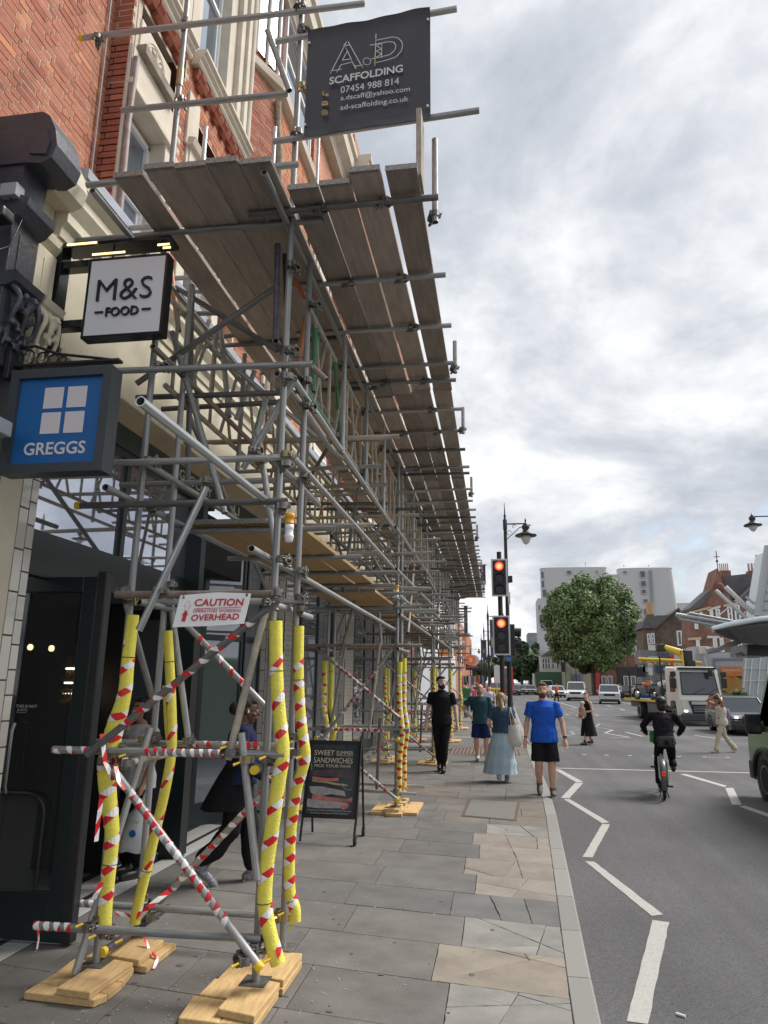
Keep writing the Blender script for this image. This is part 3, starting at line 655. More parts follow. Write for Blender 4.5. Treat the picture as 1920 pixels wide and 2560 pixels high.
mb = MB(); mb.path([Vector((-3.29, 9.35+.12*sin(i*.9), 6.0+i*.42)) for i in range(13)], [.06+.02*sin(i*2.1) for i in range(13)], n=7); mb.build('rough_mortar_scar', mat('crumbling_render', (0.42, 0.36, 0.28), .95, 0, .8, 20, (.2, .16, .13), .8, 40), B1)
# rest of the facade (receding, texture takes over)
def brick_tex(name, c1, c2, mo, sc=1.0):
    m = bpy.data.materials.new(name); m.use_nodes = True; t = m.node_tree; n = t.nodes; l = t.links; b = n['Principled BSDF']; b.inputs['Roughness'].default_value = .9
    tcn = n.new('ShaderNodeTexCoord'); s = n.new('ShaderNodeSeparateXYZ'); l.new(tcn.outputs['Object'], s.inputs[0]); ad = n.new('ShaderNodeMath'); ad.operation = 'ADD'; l.new(s.outputs[0], ad.inputs[0]); l.new(s.outputs[1], ad.inputs[1])
    cbn = n.new('ShaderNodeCombineXYZ'); l.new(ad.outputs[0], cbn.inputs[0]); l.new(s.outputs[2], cbn.inputs[1]); bt = n.new('ShaderNodeTexBrick'); l.new(cbn.outputs[0], bt.inputs['Vector'])
    bt.inputs['Scale'].default_value = 1; bt.inputs['Brick Width'].default_value = .225*sc; bt.inputs['Row Height'].default_value = .075*sc; bt.inputs['Mortar Size'].default_value = .009*sc; bt.inputs['Color1'].default_value = (*c1, 1); bt.inputs['Color2'].default_value = (*c2, 1); bt.inputs['Mortar'].default_value = (*mo, 1)
    nz = n.new('ShaderNodeTexNoise'); nz.inputs['Scale'].default_value = 1.4; nz.inputs['Detail'].default_value = 6; l.new(tcn.outputs['Object'], nz.inputs['Vector']); mr = n.new('ShaderNodeMapRange'); mr.inputs['From Min'].default_value = .3; mr.inputs['From Max'].default_value = .7; mr.inputs['To Min'].default_value = .72; mr.inputs['To Max'].default_value = 1.2; l.new(nz.outputs[0], mr.inputs[0])
    h = n.new('ShaderNodeHueSaturation'); l.new(bt.outputs[0], h.inputs['Color']); l.new(mr.outputs[0], h.inputs['Value']); l.new(h.outputs[0], b.inputs['Base Color']); bn = n.new('ShaderNodeBump'); bn.inputs['Distance'].default_value = .01; bn.inputs['Strength'].default_value = .5; l.new(bt.outputs['Fac'], bn.inputs['Height']); bn.invert = True; l.new(bn.outputs[0], b.inputs['Normal']); return m
BTEX = brick_tex('receding_red_brick', (.52, .18, .10), (.38, .12, .075), (.42, .34, .25)); BTEXB = brick_tex('brown_stock_brick', (.16, .115, .08), (.11, .08, .06), (.17, .15, .12)); BTEXR = brick_tex('deep_red_brick', (.27, .115, .08), (.20, .085, .062), (.2, .16, .13))
mb = MB(); mb.box((-5.2, 11.9, 5.9), (-3.42, 30.8, 13.4)); mb.box((-5.2, 1.1, 5.9), (XL-.02, 5.4, 13.1)); mb.box((-5.4, 5.41, 12.9), (XM-.06, 8.6, 13.6)); mb.box((-4.6, 5.41, 5.9), (-4.55, 12, 13)); mb.build('wall', BTEX, B1)
for a in (14.0, 21.7): MB().box((-3.42, a, 5.9), (-3.02, a+3.4, 14.6)).build('wall_projection', BTEX, B1)
mb = MB(); 
for y0, y1, xx in ((8.5, 14.0, -3.3), (14.0, 17.4, -2.98), (17.4, 21.8, -3.36), (21.8, 25, -2.98), (25, 31, -3.36), (1.0, 8.5, -3.45)): mb.prism([(xx-.3, 13.2), (xx+.06, 13.2), (xx+.1, 13.4), (xx+.28, 13.5), (xx+.3, 13.8), (xx+.36, 13.85), (xx+.36, 14.0), (xx-.3, 14.0)], 'y', y0, y1)
mb.build('cornice', STONE, B1)
mb = MB()
for y0, y1, xx in ((12, 14, -3.4), (14, 17.4, -3.0), (17.4, 21.8, -3.4), (21.8, 25, -3.0), (25, 30.8, -3.4)):
    for z in (8.7, 11.4): mb.box((xx-.05, y0, z), (xx+.08, y1, z+.25))
mb.build('stone_band', STONE, B1)
for y in (12.4, 14.4, 15.9, 17.9, 19.6, 22.2, 23.6, 25.6, 27.2, 29):
    xx = -2.99 if (14 < y < 17.4 or 21.8 < y < 25) else -3.39
    for z0, z1 in ((6.1, 8.4), (9.1, 11.2)): SB((xx-.02, y-.12, z0-.1), (xx+.03, y+1.12, z1+.15)); f = sash(B1, y, y+1.0, z0, z1, xx+.04)
mb = MB(); mb.path([(XL+.03, 5.28, 12.5), (XL+.03, 5.26, 9), (XL+.03, 5.30, 6.3)], .009, n=6); mb.path([(XM+.02, 5.43, 12), (XM+.05, 5.42, 8), (XM+.03, 5.45, 6)], .007, n=6); mb.build('cables', PVC, B1)
MB().path([(XM+.07, 5.45, 8.02), (XM+.06, 5.44, 7.2), (XM+.07, 5.46, 6.1)], .032, n=9).build('downpipe', mat('pinkish_pipe', (.36, .28, .26), .6, 0, .7, 12), B1)
# flat shop cornice and flashing
XF = -3.30
mb = MB(); mb.prism([(XM-.3, 5.74), (XF+.20, 5.70), (XF+.20, 5.79), (XM-.3, 5.95)], 'y', 4.38, 31); mb.build('flashing', FLASH, B1)
mb = MB(); mb.prism([(XF-.2, 5.2), (XF+.02, 5.2), (XF+.03, 5.28), (XF+.07, 5.32), (XF+.07, 5.40), (XF+.13, 5.50), (XF+.13, 5.57), (XF+.18, 5.62), (XF+.18, 5.70), (XF-.2, 5.72)], 'y', 4.38, 31); mb.build('shop_cornice', CREAM, B1)
mb = MB(); mb.box((XF-.12, 4.36, 4.34), (XF, 31, 5.2)); mb.prism([(XF-.02, 4.28), (XF+.035, 4.29), (XF+.035, 4.325), (XF, 4.35), (XF-.02, 4.35)], 'y', 4.56, 31); mb.build('fascia', CREAM, B1)
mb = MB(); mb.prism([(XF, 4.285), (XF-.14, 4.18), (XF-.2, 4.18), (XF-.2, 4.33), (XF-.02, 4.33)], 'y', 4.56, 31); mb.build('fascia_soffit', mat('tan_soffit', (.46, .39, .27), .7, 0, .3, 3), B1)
mb = MB(); mb.box((XF-.2, 4.56, 3.97), (XF-.14, 31, 4.18)); mb.build('letter_band', DKGRN, B1)
mb = MB(); fit_t = None
def wall_text(txt, y0, y1, zc, h, x, m, par, off=.0, name='lettering'):
    t = text_mb(txt, 1.0, off=off); xs = [p[0] for p in t.v]; ys_ = [p[1] for p in t.v]; a, b, c_, d_ = min(xs), max(xs), min(ys_), max(ys_)
    return MB().add([(x, y0+(p[0]-a)/(b-a)*(y1-y0), zc+((p[1]-c_)/(d_-c_)-.5)*h) for p in t.v], t.f).build(name, m, par)
ya = AX(449, 1182, XF-.138).y; yb = AX(592, 1272, XF-.138).y
yb1 = AX(533, 1240, XF-.138).y; wall_text('GROCERY', ya, yb1-.05, 4.075, .12, XF-.137, INKW := mat('white_letters', (.6, .6, .58), .5), B1, off=.01); wall_text('DELI', AX(555, 1245, XF-.138).y, yb+.1, 4.075, .12, XF-.137, INKW, B1, off=.01)
# glazing, doors and piers at pavement level
mb = MB(); mb.box((-3.62, 4.75, 3.9), (XF-.16, 8.2, 3.97)); mb.box((-3.6, 4.62, 2.62), (XF-.2, 4.72, 3.95)); mb.box((-3.56, 4.72, 2.86), (-3.47, 7.6, 2.95)); mb.box((-3.56, 6.06, 2.95), (-3.47, 6.13, 3.9)); mb.box((-3.56, 4.72, 2.6), (-3.46, 7.62, 2.86)); mb.box((-3.55, 7.55, 0), (-3.32, 7.68, 3.9)); mb.build('shopfront_frame', DKFR, B1)
SHG = mat('mirror_like_shop_glass', (.22, .24, .27), .02, 0.45, spec=1.0)
for a, b in ((4.72, 6.06), (6.13, 7.6)): MB().box((-3.515, a, 2.95), (-3.505, b, 3.9)).build('pane', mat('sky_reflecting_transom_glass', (.50, .53, .60), .02, 0.85, spec=1.0), B1)
def wallglass(p, q, z0, z1, nm=3, kick=.35):
    p, q = Vector((*p, 0)), Vector((*q, 0)); d = (q-p); L = d.length; d.normalize(); nn = Vector((d.y, -d.x, 0)); M0 = lambda a, b, e, f, th=.03: None
    mb = MB()
    def bar(a0, a1, e0, e1, th=.06):
        vs = [];
        for z in (e0, e1):
            for a, s in ((a0, -th/2), (a1, -th/2), (a1, th/2), (a0, th/2)): vs.append(p+d*a+nn*s+Vector((0, 0, z)))
        mb.add(vs, [(3,2,1,0),(4,5,6,7),(0,1,5,4),(1,2,6,5),(2,3,7,6),(3,0,4,7)])
    bar(0, L, z0, z0+kick); bar(0, L, z1-.12, z1); bar(0, L, 2.35, 2.43, .058)
    for i in range(nm+1): c_ = L*i/nm; bar(max(0, c_-.035), min(L, c_+.035), z0+kick, z1-.12, .062)
    mb.build('shopfront_frame', DKFR, B1)
    for i in range(nm):
        a, b = L*i/nm+.035, L*(i+1)/nm-.035
        for e, f in ((z0+kick, 2.35), (2.43, z1-.12)): MB().add([p+d*a+nn*.005+Vector((0,0,e)), p+d*b+nn*.005+Vector((0,0,e)), p+d*b+nn*.005+Vector((0,0,f)), p+d*a+nn*.005+Vector((0,0,f))], [(0,1,2,3)]).build('pane', SHG, B1)
wallglass((-4.25, 8.55), (-3.56, 9.72), 0, 3.95, 2, .28); wallglass((-3.56, 9.76), (-3.5, 10.28), 0, 3.95, 1, .28)
wallglass((-3.42, 11.0), (-3.42, 14.7), 0, 3.95, 3); wallglass((-3.42, 15.7), (-3.42, 20.0), 0, 3.95, 3); wallglass((-3.42, 21.0), (-3.42, 25.5), 0, 3.95, 3); wallglass((-3.42, 26.5), (-3.42, 30.8), 0, 3.95, 3)
# interior
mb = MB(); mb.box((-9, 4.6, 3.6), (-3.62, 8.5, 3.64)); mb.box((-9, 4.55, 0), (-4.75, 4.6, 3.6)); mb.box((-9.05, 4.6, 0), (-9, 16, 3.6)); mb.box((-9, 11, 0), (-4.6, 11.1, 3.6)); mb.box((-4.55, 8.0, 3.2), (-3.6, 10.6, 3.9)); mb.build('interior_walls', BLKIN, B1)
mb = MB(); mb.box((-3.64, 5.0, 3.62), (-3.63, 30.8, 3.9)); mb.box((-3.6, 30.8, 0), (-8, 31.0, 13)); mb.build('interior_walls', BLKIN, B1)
MB().box((-9, 4.6, -.02), (-3.30, 12.0, .001)).build('entrance_floor', mat('grey_stone_floor', (.2, .2, .2), .5, 0, .3, 5), B1)
mb = MB(); n_ = 0                                       # little mosaic tiles inside the doorway
for i in range(16):
    for j in range(150):
        y = 4.70 + j*.031; x = -3.33 - i*.031
        if 5.0 < y < 5.0: continue
        if i in (6, 7): continue
        mb.add([(x, y, .0035), (x+.028, y, .0035), (x+.028, y+.028, .0035), (x, y+.028, .0035)], [(0, 1, 2, 3)])
stuff(mb.build('mosaic_tile', MOSA, B1)); MB().box((-3.9, 4.68, .0015), (-3.30, 9.6, .0025)).build('mosaic_bed', mat('black_mosaic_line', (.03, .03, .03), .5), B1)
# open glass door leaf with lettering
dl = MB(); yl = 5.10
dl.bbox((-3.20, yl, .02), (-3.08, yl+.06, 2.62), .006); dl.bbox((-4.5, yl, 2.5), (-3.20, yl+.06, 2.62), .006); dl.bbox((-4.5, yl, .02), (-3.20, yl+.06, .34), .006)
do = dl.build('door', DKFR, B1); put('door_edge', MB().bbox((-3.08, yl-.01, .02), (-3.00, yl+.08, 2.66), .01).mesh('door_edge', BLACKM), do)
put('pane', MB().box((-4.5, yl+.028, .34), (-3.20, yl+.034, 2.5)).mesh('pane', mat('smoky_door_glass', (.30, .31, .32), .03, 0, spec=.9, trans=.93)), do)
mb = MB(); c0 = Vector((-3.48, yl-.004, .6)); R = .14; pts = [Vector((-4.5, yl-.02, 1.0)), Vector((-3.30-R, yl-.02, 1.0))] + [Vector((-3.30-R+R*sin(t), yl-.02, 1.0-R+R*cos(t))) for t in [pi/2*i/6 for i in range(1, 7)]] + [Vector((-3.30, yl-.02, .36))]
put('guard_rail', MB().path(pts, .014, n=8).mesh('guard_rail', DKFR), do)
put('handle', MB().path([(-3.62, yl-.03, 1.0), (-3.62, yl-.05, 1.05), (-3.62, yl-.05, 1.45), (-3.62, yl-.03, 1.5)], .012, n=8).mesh('handle', GALVB), do)
def facing_text(txt, x0, x1, zc, h, y, m, par, off=0, name='lettering', world=True):
    t = text_mb(txt, 1.0, off=off); xs = [p[0] for p in t.v]; ys_ = [p[1] for p in t.v]; a, b, c_, d_ = min(xs), max(xs), min(ys_), max(ys_)
    return put(name, MB().add([(x0+(p[0]-a)/(b-a)*(x1-x0), y, zc+((p[1]-c_)/(d_-c_)-.5)*h) for p in t.v], t.f).mesh(name, m), par, world)
pA, pB = AY(40, 1765, yl-.003), AY(93, 1765, yl-.003); facing_text('THIS IS NOT', pA.x, pB.x, pA.z, .022, yl-.003, INKW, do, .012); pA, pB = AY(42, 1775, yl-.003), AY(66, 1775, yl-.003); facing_text('JUST', pA.x, pB.x, pA.z, .02, yl-.003, INKW, do, .012); p2 = AY(68, 1777, yl-.003); facing_text('FOOD', p2.x, pB.x, p2.z, .022, yl-.003, INKW, do, .012)
put('lettering', MB().box((pA.x, yl-.004, pA.z-.018), (pB.x-.005, yl-.002, pA.z-.0155)).mesh('underline', INKW), do)
d2 = MB(); d2.bbox((-3.45, 7.70, .02), (-3.33, 7.76, 2.62), .006); d2.bbox((-4.2, 7.70, 2.5), (-3.45, 7.76, 2.62), .006); d2.bbox((-4.2, 7.70, .02), (-3.45, 7.76, .32), .006); do2 = d2.build('door', BLACKM, B1); put('pane', MB().box((-4.2, 7.725, .32), (-3.45, 7.73, 2.5)).mesh('pane', SHG), do2)
# shelves and lamps inside
SHL = mat('shelf_edge', (.5, .33, .12), .6); LAMPM = mat('lit_lamp', (1, .8, .4), .5, emit=(1, .78, .35), es=5)
mb = MB(); yy = 6.6; xa, xb = AY(160, 1650, yy).x, AY(203, 1650, yy).x
for v in (1664, 1700, 1727, 1752): z = AY(180, v, yy).z; mb.box((xa, yy, z-.02), (xb, yy+.25, z+.01))
mb.build('shelf', SHL, B1); mb = MB()
for v in (1664, 1700, 1727): z = AY(180, v, yy).z; mb.box((xa, yy+.05, z-.035), (xb, yy+.07, z-.022))
mb.build('shelf_fill_glow', FILLGLOW := mat('shelf_fill_glow', (1, .85, .6), .5, emit=(1, .82, .55), es=14), B1)  # glowing strips added under the shelves to brighten them and the bottles
mb = MB()
for v in (1664, 1700, 1752):
    z = AY(180, v, yy).z
    for i in range(6): x = xa + (xb-xa)*(i+.5)/6; mb.lathe([(.013, .01), (.013, .07), (.005, .085), (.005, .10)], (x, yy+.05, z), n=8)
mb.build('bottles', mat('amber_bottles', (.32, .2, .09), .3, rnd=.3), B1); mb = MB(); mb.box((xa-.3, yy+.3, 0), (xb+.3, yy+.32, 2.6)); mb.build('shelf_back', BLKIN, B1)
for u, v in ((76, 1618), (129, 1621)):
    p = AY(u, v, 6.9); MB().ball(p, (.028, .028, .034)).build('shop_lamp', LAMPM, B1)
# tiled piers: every tile near the camera is a piece
def tiles(par, O, D, Nn, L, H, tw, th, quota, z0=0.02, curve=None):
    O, D, Nn = Vector(O), Vector(D).normalized(), Vector(Nn).normalized(); cols = int(L/tw+.5); tw = L/cols; rest = MB(); cnt = 0
    for i in range(cols):
        z = z0 - (i % 2)*th/2
        while z < H:
            a, b = max(z, z0)+.004, min(z+th, H)-.004; z += th
            if b-a < .02: continue
            P = [O+D*(i*tw+.0035)+Vector((0,0,a)), O+D*((i+1)*tw-.0035)+Vector((0,0,a)), O+D*((i+1)*tw-.0035)+Vector((0,0,b)), O+D*(i*tw+.0035)+Vector((0,0,b))]
            m = MB().add([p for p in P] + [p+Nn*.006 + (P[0]+P[2]-p-p)*.012 for p in P], [(4,5,6,7),(0,1,5,4),(1,2,6,5),(2,3,7,6),(3,0,4,7)])
            if cnt < quota: m.build('tile', TILEW, par)
            else: rest.add(m.v, m.f)
            cnt += 1
    if rest.v: stuff(rest.build('tile', TILEW, par))
def pier(y0, y1, x0=-3.56, x1=-3.12, quota=(60, 60), m=GROUT):
    MB().box((x0, y0, 0), (x1, y1, 3.97)).build('pier', m, B1)
    tiles(B1, (x0, y0, 0), (1, 0, 0), (0, -1, 0), x1-x0-.03, 3.95, .075, .30, quota[0]); tiles(B1, (x1, y0+.03, 0), (0, 1, 0), (1, 0, 0), y1-y0-.03, 3.95, .075, .15, quota[1])
    MB().cyl((x1-.03, y0+.03, 0), (x1-.03, y0+.03, 3.95), .034, n=10).build('corner_tile', TILEW, B1)
pier(10.32, 10.98, quota=(84, 70)); pier(14.75, 15.65, quota=(0, 0)); pier(20.0, 21.0, quota=(0, 0)); pier(25.5, 26.5, quota=(0, 0))
MB().box((XF-.3, 4.37, 0), (XF-.004, 4.56, 4.0)).build('pier', GROUT, B1); tiles(B1, (XF-.004, 4.475, 0), (0, 1, 0), (1, 0, 0), .085, 3.98, .085, .17, 30); tiles(B1, (XF-.004, 4.372, 0), (0, 1, 0), (1, 0, 0), .10, 3.98, .10, .30, 20)
facing_text('!!', -3.22, -3.16, 2.35, .10, 10.29, mat('red_light_print', (.7, .05, .05), .5), B1, .01)
# cream half of the shared pilaster, with its panel, cap and scroll
mb = MB(); mb.bbox((-4.2, 4.145, 0), (XF+.004, 4.366, 4.5), .006); mb.bbox((-4.2, 4.145, 4.0), (XF+.035, 4.37, 4.98), .01); mb.build('pilaster', CREAM, B1)
def panel(par, y0, y1, z0, z1, x, m): MB().bbox((x-.004, y0, z0), (x+.006, y1, z1), .005).build('recessed_panel', m, par)
# ---- the shared console bracket (cream half belongs to this building, dark half to the neighbour)
def console(par, ya, yb, m, side):
    mb = MB()
    # big stepped corbel above: profile in (x, z)
    mb.prism([(-4.2, 5.12), (-3.26, 5.12), (-3.19, 5.15), (-3.13, 5.22), (-3.12, 5.28), (-3.2, 5.31), (-4.2, 5.31)], 'y', ya-.02, yb+.01)
    mb.prism([(-4.2, 5.31), (-3.23, 5.31), (-3.22, 5.58), (-4.2, 5.58)], 'y', ya+.01, yb-.01)
    mb.prism([(-4.2, 5.58), (-3.20, 5.58), (-3.08, 5.56), (-3.0, 5.60), (-2.97, 5.70), (-3.0, 5.84), (-3.06, 5.96), (-3.12, 6.0), (-4.2, 6.0)], 'y', ya-.01, yb+.01)
    mb.prism([(-3.17, 5.64), (-3.04, 5.62), (-3.02, 5.72), (-3.06, 5.84), (-3.12, 5.90)], 'y', ya-.025, ya-.005)
    mb.v = [(x-(.03 if ya < 4 else .12) if x > -4 else x, y, z-.16) for x, y, z in mb.v]; mb.build('corbel', m, par)
    mb = MB(); mb.prism([(-4.2, 4.45), (-3.24, 4.45), (-3.17, 4.48), (-3.15, 4.53), (-3.2, 4.56), (-4.2, 4.56)], 'y', ya-.01, yb+.015); mb.build('cap_moulding', m, par)
    # leafy scroll below the cap
    mb = MB(); ym = (ya+yb)/2
    pts = [Vector((-3.19+.02*cos(t*1.2), ym+.015*sin(t), 4.49-.05*t)) for t in [i*.5 for i in range(16)]]
    for k in range(3):
        c0 = Vector((-3.22, ya+.03+(yb-ya-.06)*k/2, 4.47)); mb.path([c0+Vector((.10*sin(i*.42)*(1-i/11), .015*sin(i+k), -.045*i)) for i in range(11)], [.02*(1-i/14)+.005 for i in range(11)], n=8)
    for k in range(46): mb.ball((-3.21+random.uniform(-.06, .05), ym+random.uniform(-.11, .11), 4.02+.0095*k), (random.uniform(.012, .03), random.uniform(.014, .032), random.uniform(.018, .04)), 8)
    sp_ = [Vector((-3.16+.06*(1-i/20)*cos(i*.75), ym, 4.36+.06*(1-i/20)*sin(i*.75))) for i in range(20)]; mb.path(sp_, .02, n=7)
    mb.bbox((-3.6, ya+.01, 3.98), (-3.26, yb-.01, 4.49), .02); o = mb.build('scroll_bracket', m, par); r_ = o.modifiers.new('r', 'REMESH'); r_.mode = 'VOXEL'; r_.voxel_size = .008; r_.use_smooth_shade = True; s_ = o.modifiers.new('s', 'SMOOTH'); s_.iterations = 2
console(B1, 4.145, 4.38, CREAM, 1)
panel(B1, 4.22, 4.30, 4.62, 4.9, XF+.036, CREAM)
# ---- neighbour
B0 = thing('bakery_building', 'navy grey painted bakery shopfront at the left edge with heavy moulded corbel', 'building', (-3.4, 3.0, 0))
console(B0, 3.86, 4.142, DARKP, 0)
mb = MB(); mb.bbox((-4.2, 3.86, 3.9), (XF+.036, 4.142, 4.98), .01); mb.bbox((-4.2, 3.87, 0), (XF, 4.14, 3.9), .01); mb.build('pilaster', DARKP, B0)
panel(B0, 3.94, 4.04, 4.62, 4.9, XF+.038, DARKP)
MB().box((-4.6, .5, 3.0), (-4.2, 3.86, 5.6)).build('fascia', DARKP, B0)
MB().box((-4.6, .5, 0), (-4.25, 3.84, 3.0)).build('shopfront', GLASSD, B0)
p = AY(28, 478, 3.82); MB().bbox(p+Vector((-.07, -.03, -.05)), p+Vector((.06, .06, .05)), .008).build('alarm_box', mat('grey_alarm_box', (.38, .40, .42), .5), B0)
q_ = AY(8, 535, 3.78); mb = MB(); mb.bbox(q_+Vector((-.05, -.12, -.10)), q_+Vector((.10, .0, -.02)), .02); mb.path([p+Vector((0, 0, -.05)), p+Vector((.06, .08, -.15)), q_+Vector((.02, .08, -.2)), q_+Vector((0, -.02, -.3))], .006, n=6); mb.build('floodlight', BLACKM, B0)
p = AY(-3, 1070, 3.82); MB().bbox(p+Vector((-.1, -.12, -.05)), p+Vector((.06, .05, .05)), .01).build('grey_bracket', mat('grey_alarm_box', (.38, .40, .42), .5), B0)
# ---- projecting signs
YG = 3.97
gs = thing('bakery_sign', 'blue hanging GREGGS sign with four white squares on a scrolled iron bracket', 'sign', (-3.0, YG, 3.6))
G = lambda a, b: AY(a*.2893, 800+b*.2893, YG)
FRM = mat('grey_blue_sign_frame', (.05, .06, .068), .4, 0, .2, 10)
def framebox(par, c4, w, dpt, m, name, lip=.02):
    """rectangular frame (x-z plane) with outer corners TL TR BR BL"""
    TL, TR, BR, BL = c4; ce = (TL+TR+BR+BL)/4; mb = MB(); O_ = [TL, TR, BR, BL]; I_ = [p + (ce-p)*w for p in O_]
    f = lambda L_, y: [Vector((p.x, p.y+y, p.z)) for p in L_]
    of, if_, ob, im = f(O_, 0), f(I_, .0), f(O_, dpt), f(I_, lip); n = 4
    for i in range(4):
        j = (i+1) % 4; mb.quad(of[i], of[j], if_[j], if_[i]); mb.quad(of[i], ob[i], ob[j], of[j]); mb.quad(if_[i], if_[j], im[j], im[i])
    mb.quad(ob[3], ob[2], ob[1], ob[0]); mb.build(name, m, par); return I_, im
O4 = [G(125, 450), G(955, 385), G(880, 1300), G(10, 1325)]
O4 = [AY(22, 927, YG), AY(277, 912, YG), AY(258, 1177, YG), AY(2, 1182, YG)]
x0_, x1_ = (O4[0].x+O4[3].x)/2, (O4[1].x+O4[2].x)/2; z0_, z1_ = (O4[2].z+O4[3].z)/2, (O4[0].z+O4[1].z)/2
O4 = [Vector((x0_, YG, z1_)), Vector((x1_, YG, z1_)), Vector((x1_, YG, z0_)), Vector((x0_, YG, z0_))]
I4, im = framebox(gs, O4, .17, .13, FRM, 'frame', .03)
MB().quad(im[3], im[2], im[1], im[0]).build('panel', mat('blue_sign_face', (.012, .125, .37), .35, 0, .2, 3, (.02, .10, .30)), gs)
WSQ = mat('off_white_print', (.68, .64, .66), .5); yq = YG+.027; W_, H_ = x1_-x0_, z1_-z0_
def gr(fx, fz): return Vector((x0_+W_*fx, yq, z1_-H_*fz))
mb = MB()
for a in (.335, .565):
    for b in (.175, .42): mb.quad(gr(a, b+.205), gr(a+.19, b+.205), gr(a+.19, b), gr(a, b))
mb.build('logo', WSQ, gs)
facing_text('GREGGS', gr(.20, 0).x, gr(.80, 0).x, gr(0, .765).z, H_*.12, yq, WSQ, gs, .02)
mb = MB(); ztop = z1_+.045
mb.bbox((x0_-.02, YG+.03, ztop), (x1_+.02, YG+.09, ztop+.018), .004); mb.path([(x0_-.02, YG+.06, ztop+.15), (x0_+.1, YG+.06, ztop+.16), (x0_+.28, YG+.06, ztop+.09), (x1_-.12, YG+.06, ztop+.035), (x1_-.04, YG+.06, ztop+.02)], .010, n=7)
mb.bbox((x0_-.06, YG-.01, ztop-.1), (x0_-.02, YG+.13, ztop+.2), .005); mb.cyl((x0_+.08, YG+.06, z1_-.01), (x0_+.08, YG+.06, ztop+.01), .012, n=8); mb.cyl((x1_-.08, YG+.06, z1_-.01), (x1_-.08, YG+.06, ztop+.01), .012, n=8)
for i, r in enumerate((.058, .044, .034, .024)):
    c_ = Vector((x0_+.05+[0, .12, .205, .275][i], YG+.06, ztop+.02+r)); mb.path([c_+Vector((r*cos(t), 0, r*sin(t))) for t in [2*pi*k/18 for k in range(19)]], .007, n=6)
mb.build('bracket', BLACKM, gs)
mb = MB(); mb.path([AX(60, 905, XF), AX(40, 990, XF), AX(30, 1150, XF)], .01, n=6); mb.build('bracket', BLACKM, gs)
YM = 4.41
ms = thing('food_shop_sign', 'white square M&S FOOD sign in a black box frame on a lit black bracket', 'sign', (-2.7, YM, 4.5))
S4 = [AY(222, 648, YM), AY(418, 632, YM), AY(405, 832, YM), AY(203, 846, YM)]; x0_, x1_ = (S4[0].x+S4[3].x)/2, (S4[1].x+S4[2].x)/2; z0_, z1_ = (S4[2].z+S4[3].z)/2, (S4[0].z+S4[1].z)/2
GBL = mat('gloss_black_sign_box', (.012, .016, .017), .2)
S4 = [Vector((x0_, YM, z1_)), Vector((x1_, YM, z1_)), Vector((x1_, YM, z0_)), Vector((x0_, YM, z0_))]; I4, im = framebox(ms, S4, .055, .10, GBL, 'frame', .004)
MB().quad(im[3], im[2], im[1], im[0]).build('panel', mat('white_sign_face', (.72, .73, .76), .3), ms)
W_, H_ = x1_-x0_, z1_-z0_; BK = mat('black_letters', (.012, .012, .014), .4)
def ext_text(txt, fx0, fx1, fz, hh, off):
    t = text_mb(txt, 1.0, off=off, ext=.02); xs = [p[0] for p in t.v]; ys_ = [p[1] for p in t.v]; a, b, c_, d_ = min(xs), max(xs), min(ys_), max(ys_)
    MB().add([(x0_+W_*(fx0+(p[0]-a)/(b-a)*(fx1-fx0)), YM-.002-p[2]*.5, z1_-H_*fz+((p[1]-c_)/(d_-c_)-.5)*hh) for p in t.v], t.f).build('lettering', BK, ms)
ext_text('M&S', .15, .84, .42, H_*.27, -.012); ext_text('FOOD', .29, .70, .70, H_*.11, .01)
mb = MB(); mb.box((x0_+W_*.15, YM-.01, z1_-H_*.705), (x0_+W_*.255, YM, z1_-H_*.685)); mb.box((x0_+W_*.74, YM-.01, z1_-H_*.705), (x0_+W_*.85, YM, z1_-H_*.685)); mb.build('lettering', BK, ms)
mb = MB(); mb.bbox((XF-.05, YM-.02, z0_-.06), (XF+.055, YM+.10, z1_+.16), .006); mb.bbox((XF+.05, YM-.03, z1_+.10), (x1_+.02, YM+.13, z1_+.135), .004); mb.bbox((XF+.055, YM+.0, z0_+.1), (x0_, YM+.09, z0_+.16), .004); mb.bbox((XF+.055, YM+.0, z1_-.06), (x0_, YM+.09, z1_), .004)
for a in (.25, .9): mb.cyl((x0_+W_*a, YM+.05, z1_-.005), (x0_+W_*a, YM+.05, z1_+.10), .008, n=8)
mb.build('bracket', GBL, ms)
LEDM = mat('warm_led_strip', (1, .8, .45), .5, emit=(1.0, .70, .32), es=1.3)
for a, b, yy, zz_ in ((XF+.10, XF+.36, YM-.034, z1_+.117), (x0_+.02, x0_+.30, YM-.002, z1_+.035), (x1_-.09, x1_+.01, YM-.002, z1_+.07), (x1_-.04, x1_+.03, YM-.01, z1_+.035)):
    mb = MB(); n_ = int((b-a)/.011)
    for i in range(n_): mb.box((a+i*.011, yy-.006, zz_-.008), (a+i*.011+.007, yy, zz_+.008))
    mb.build('led_strip', LEDM, ms)
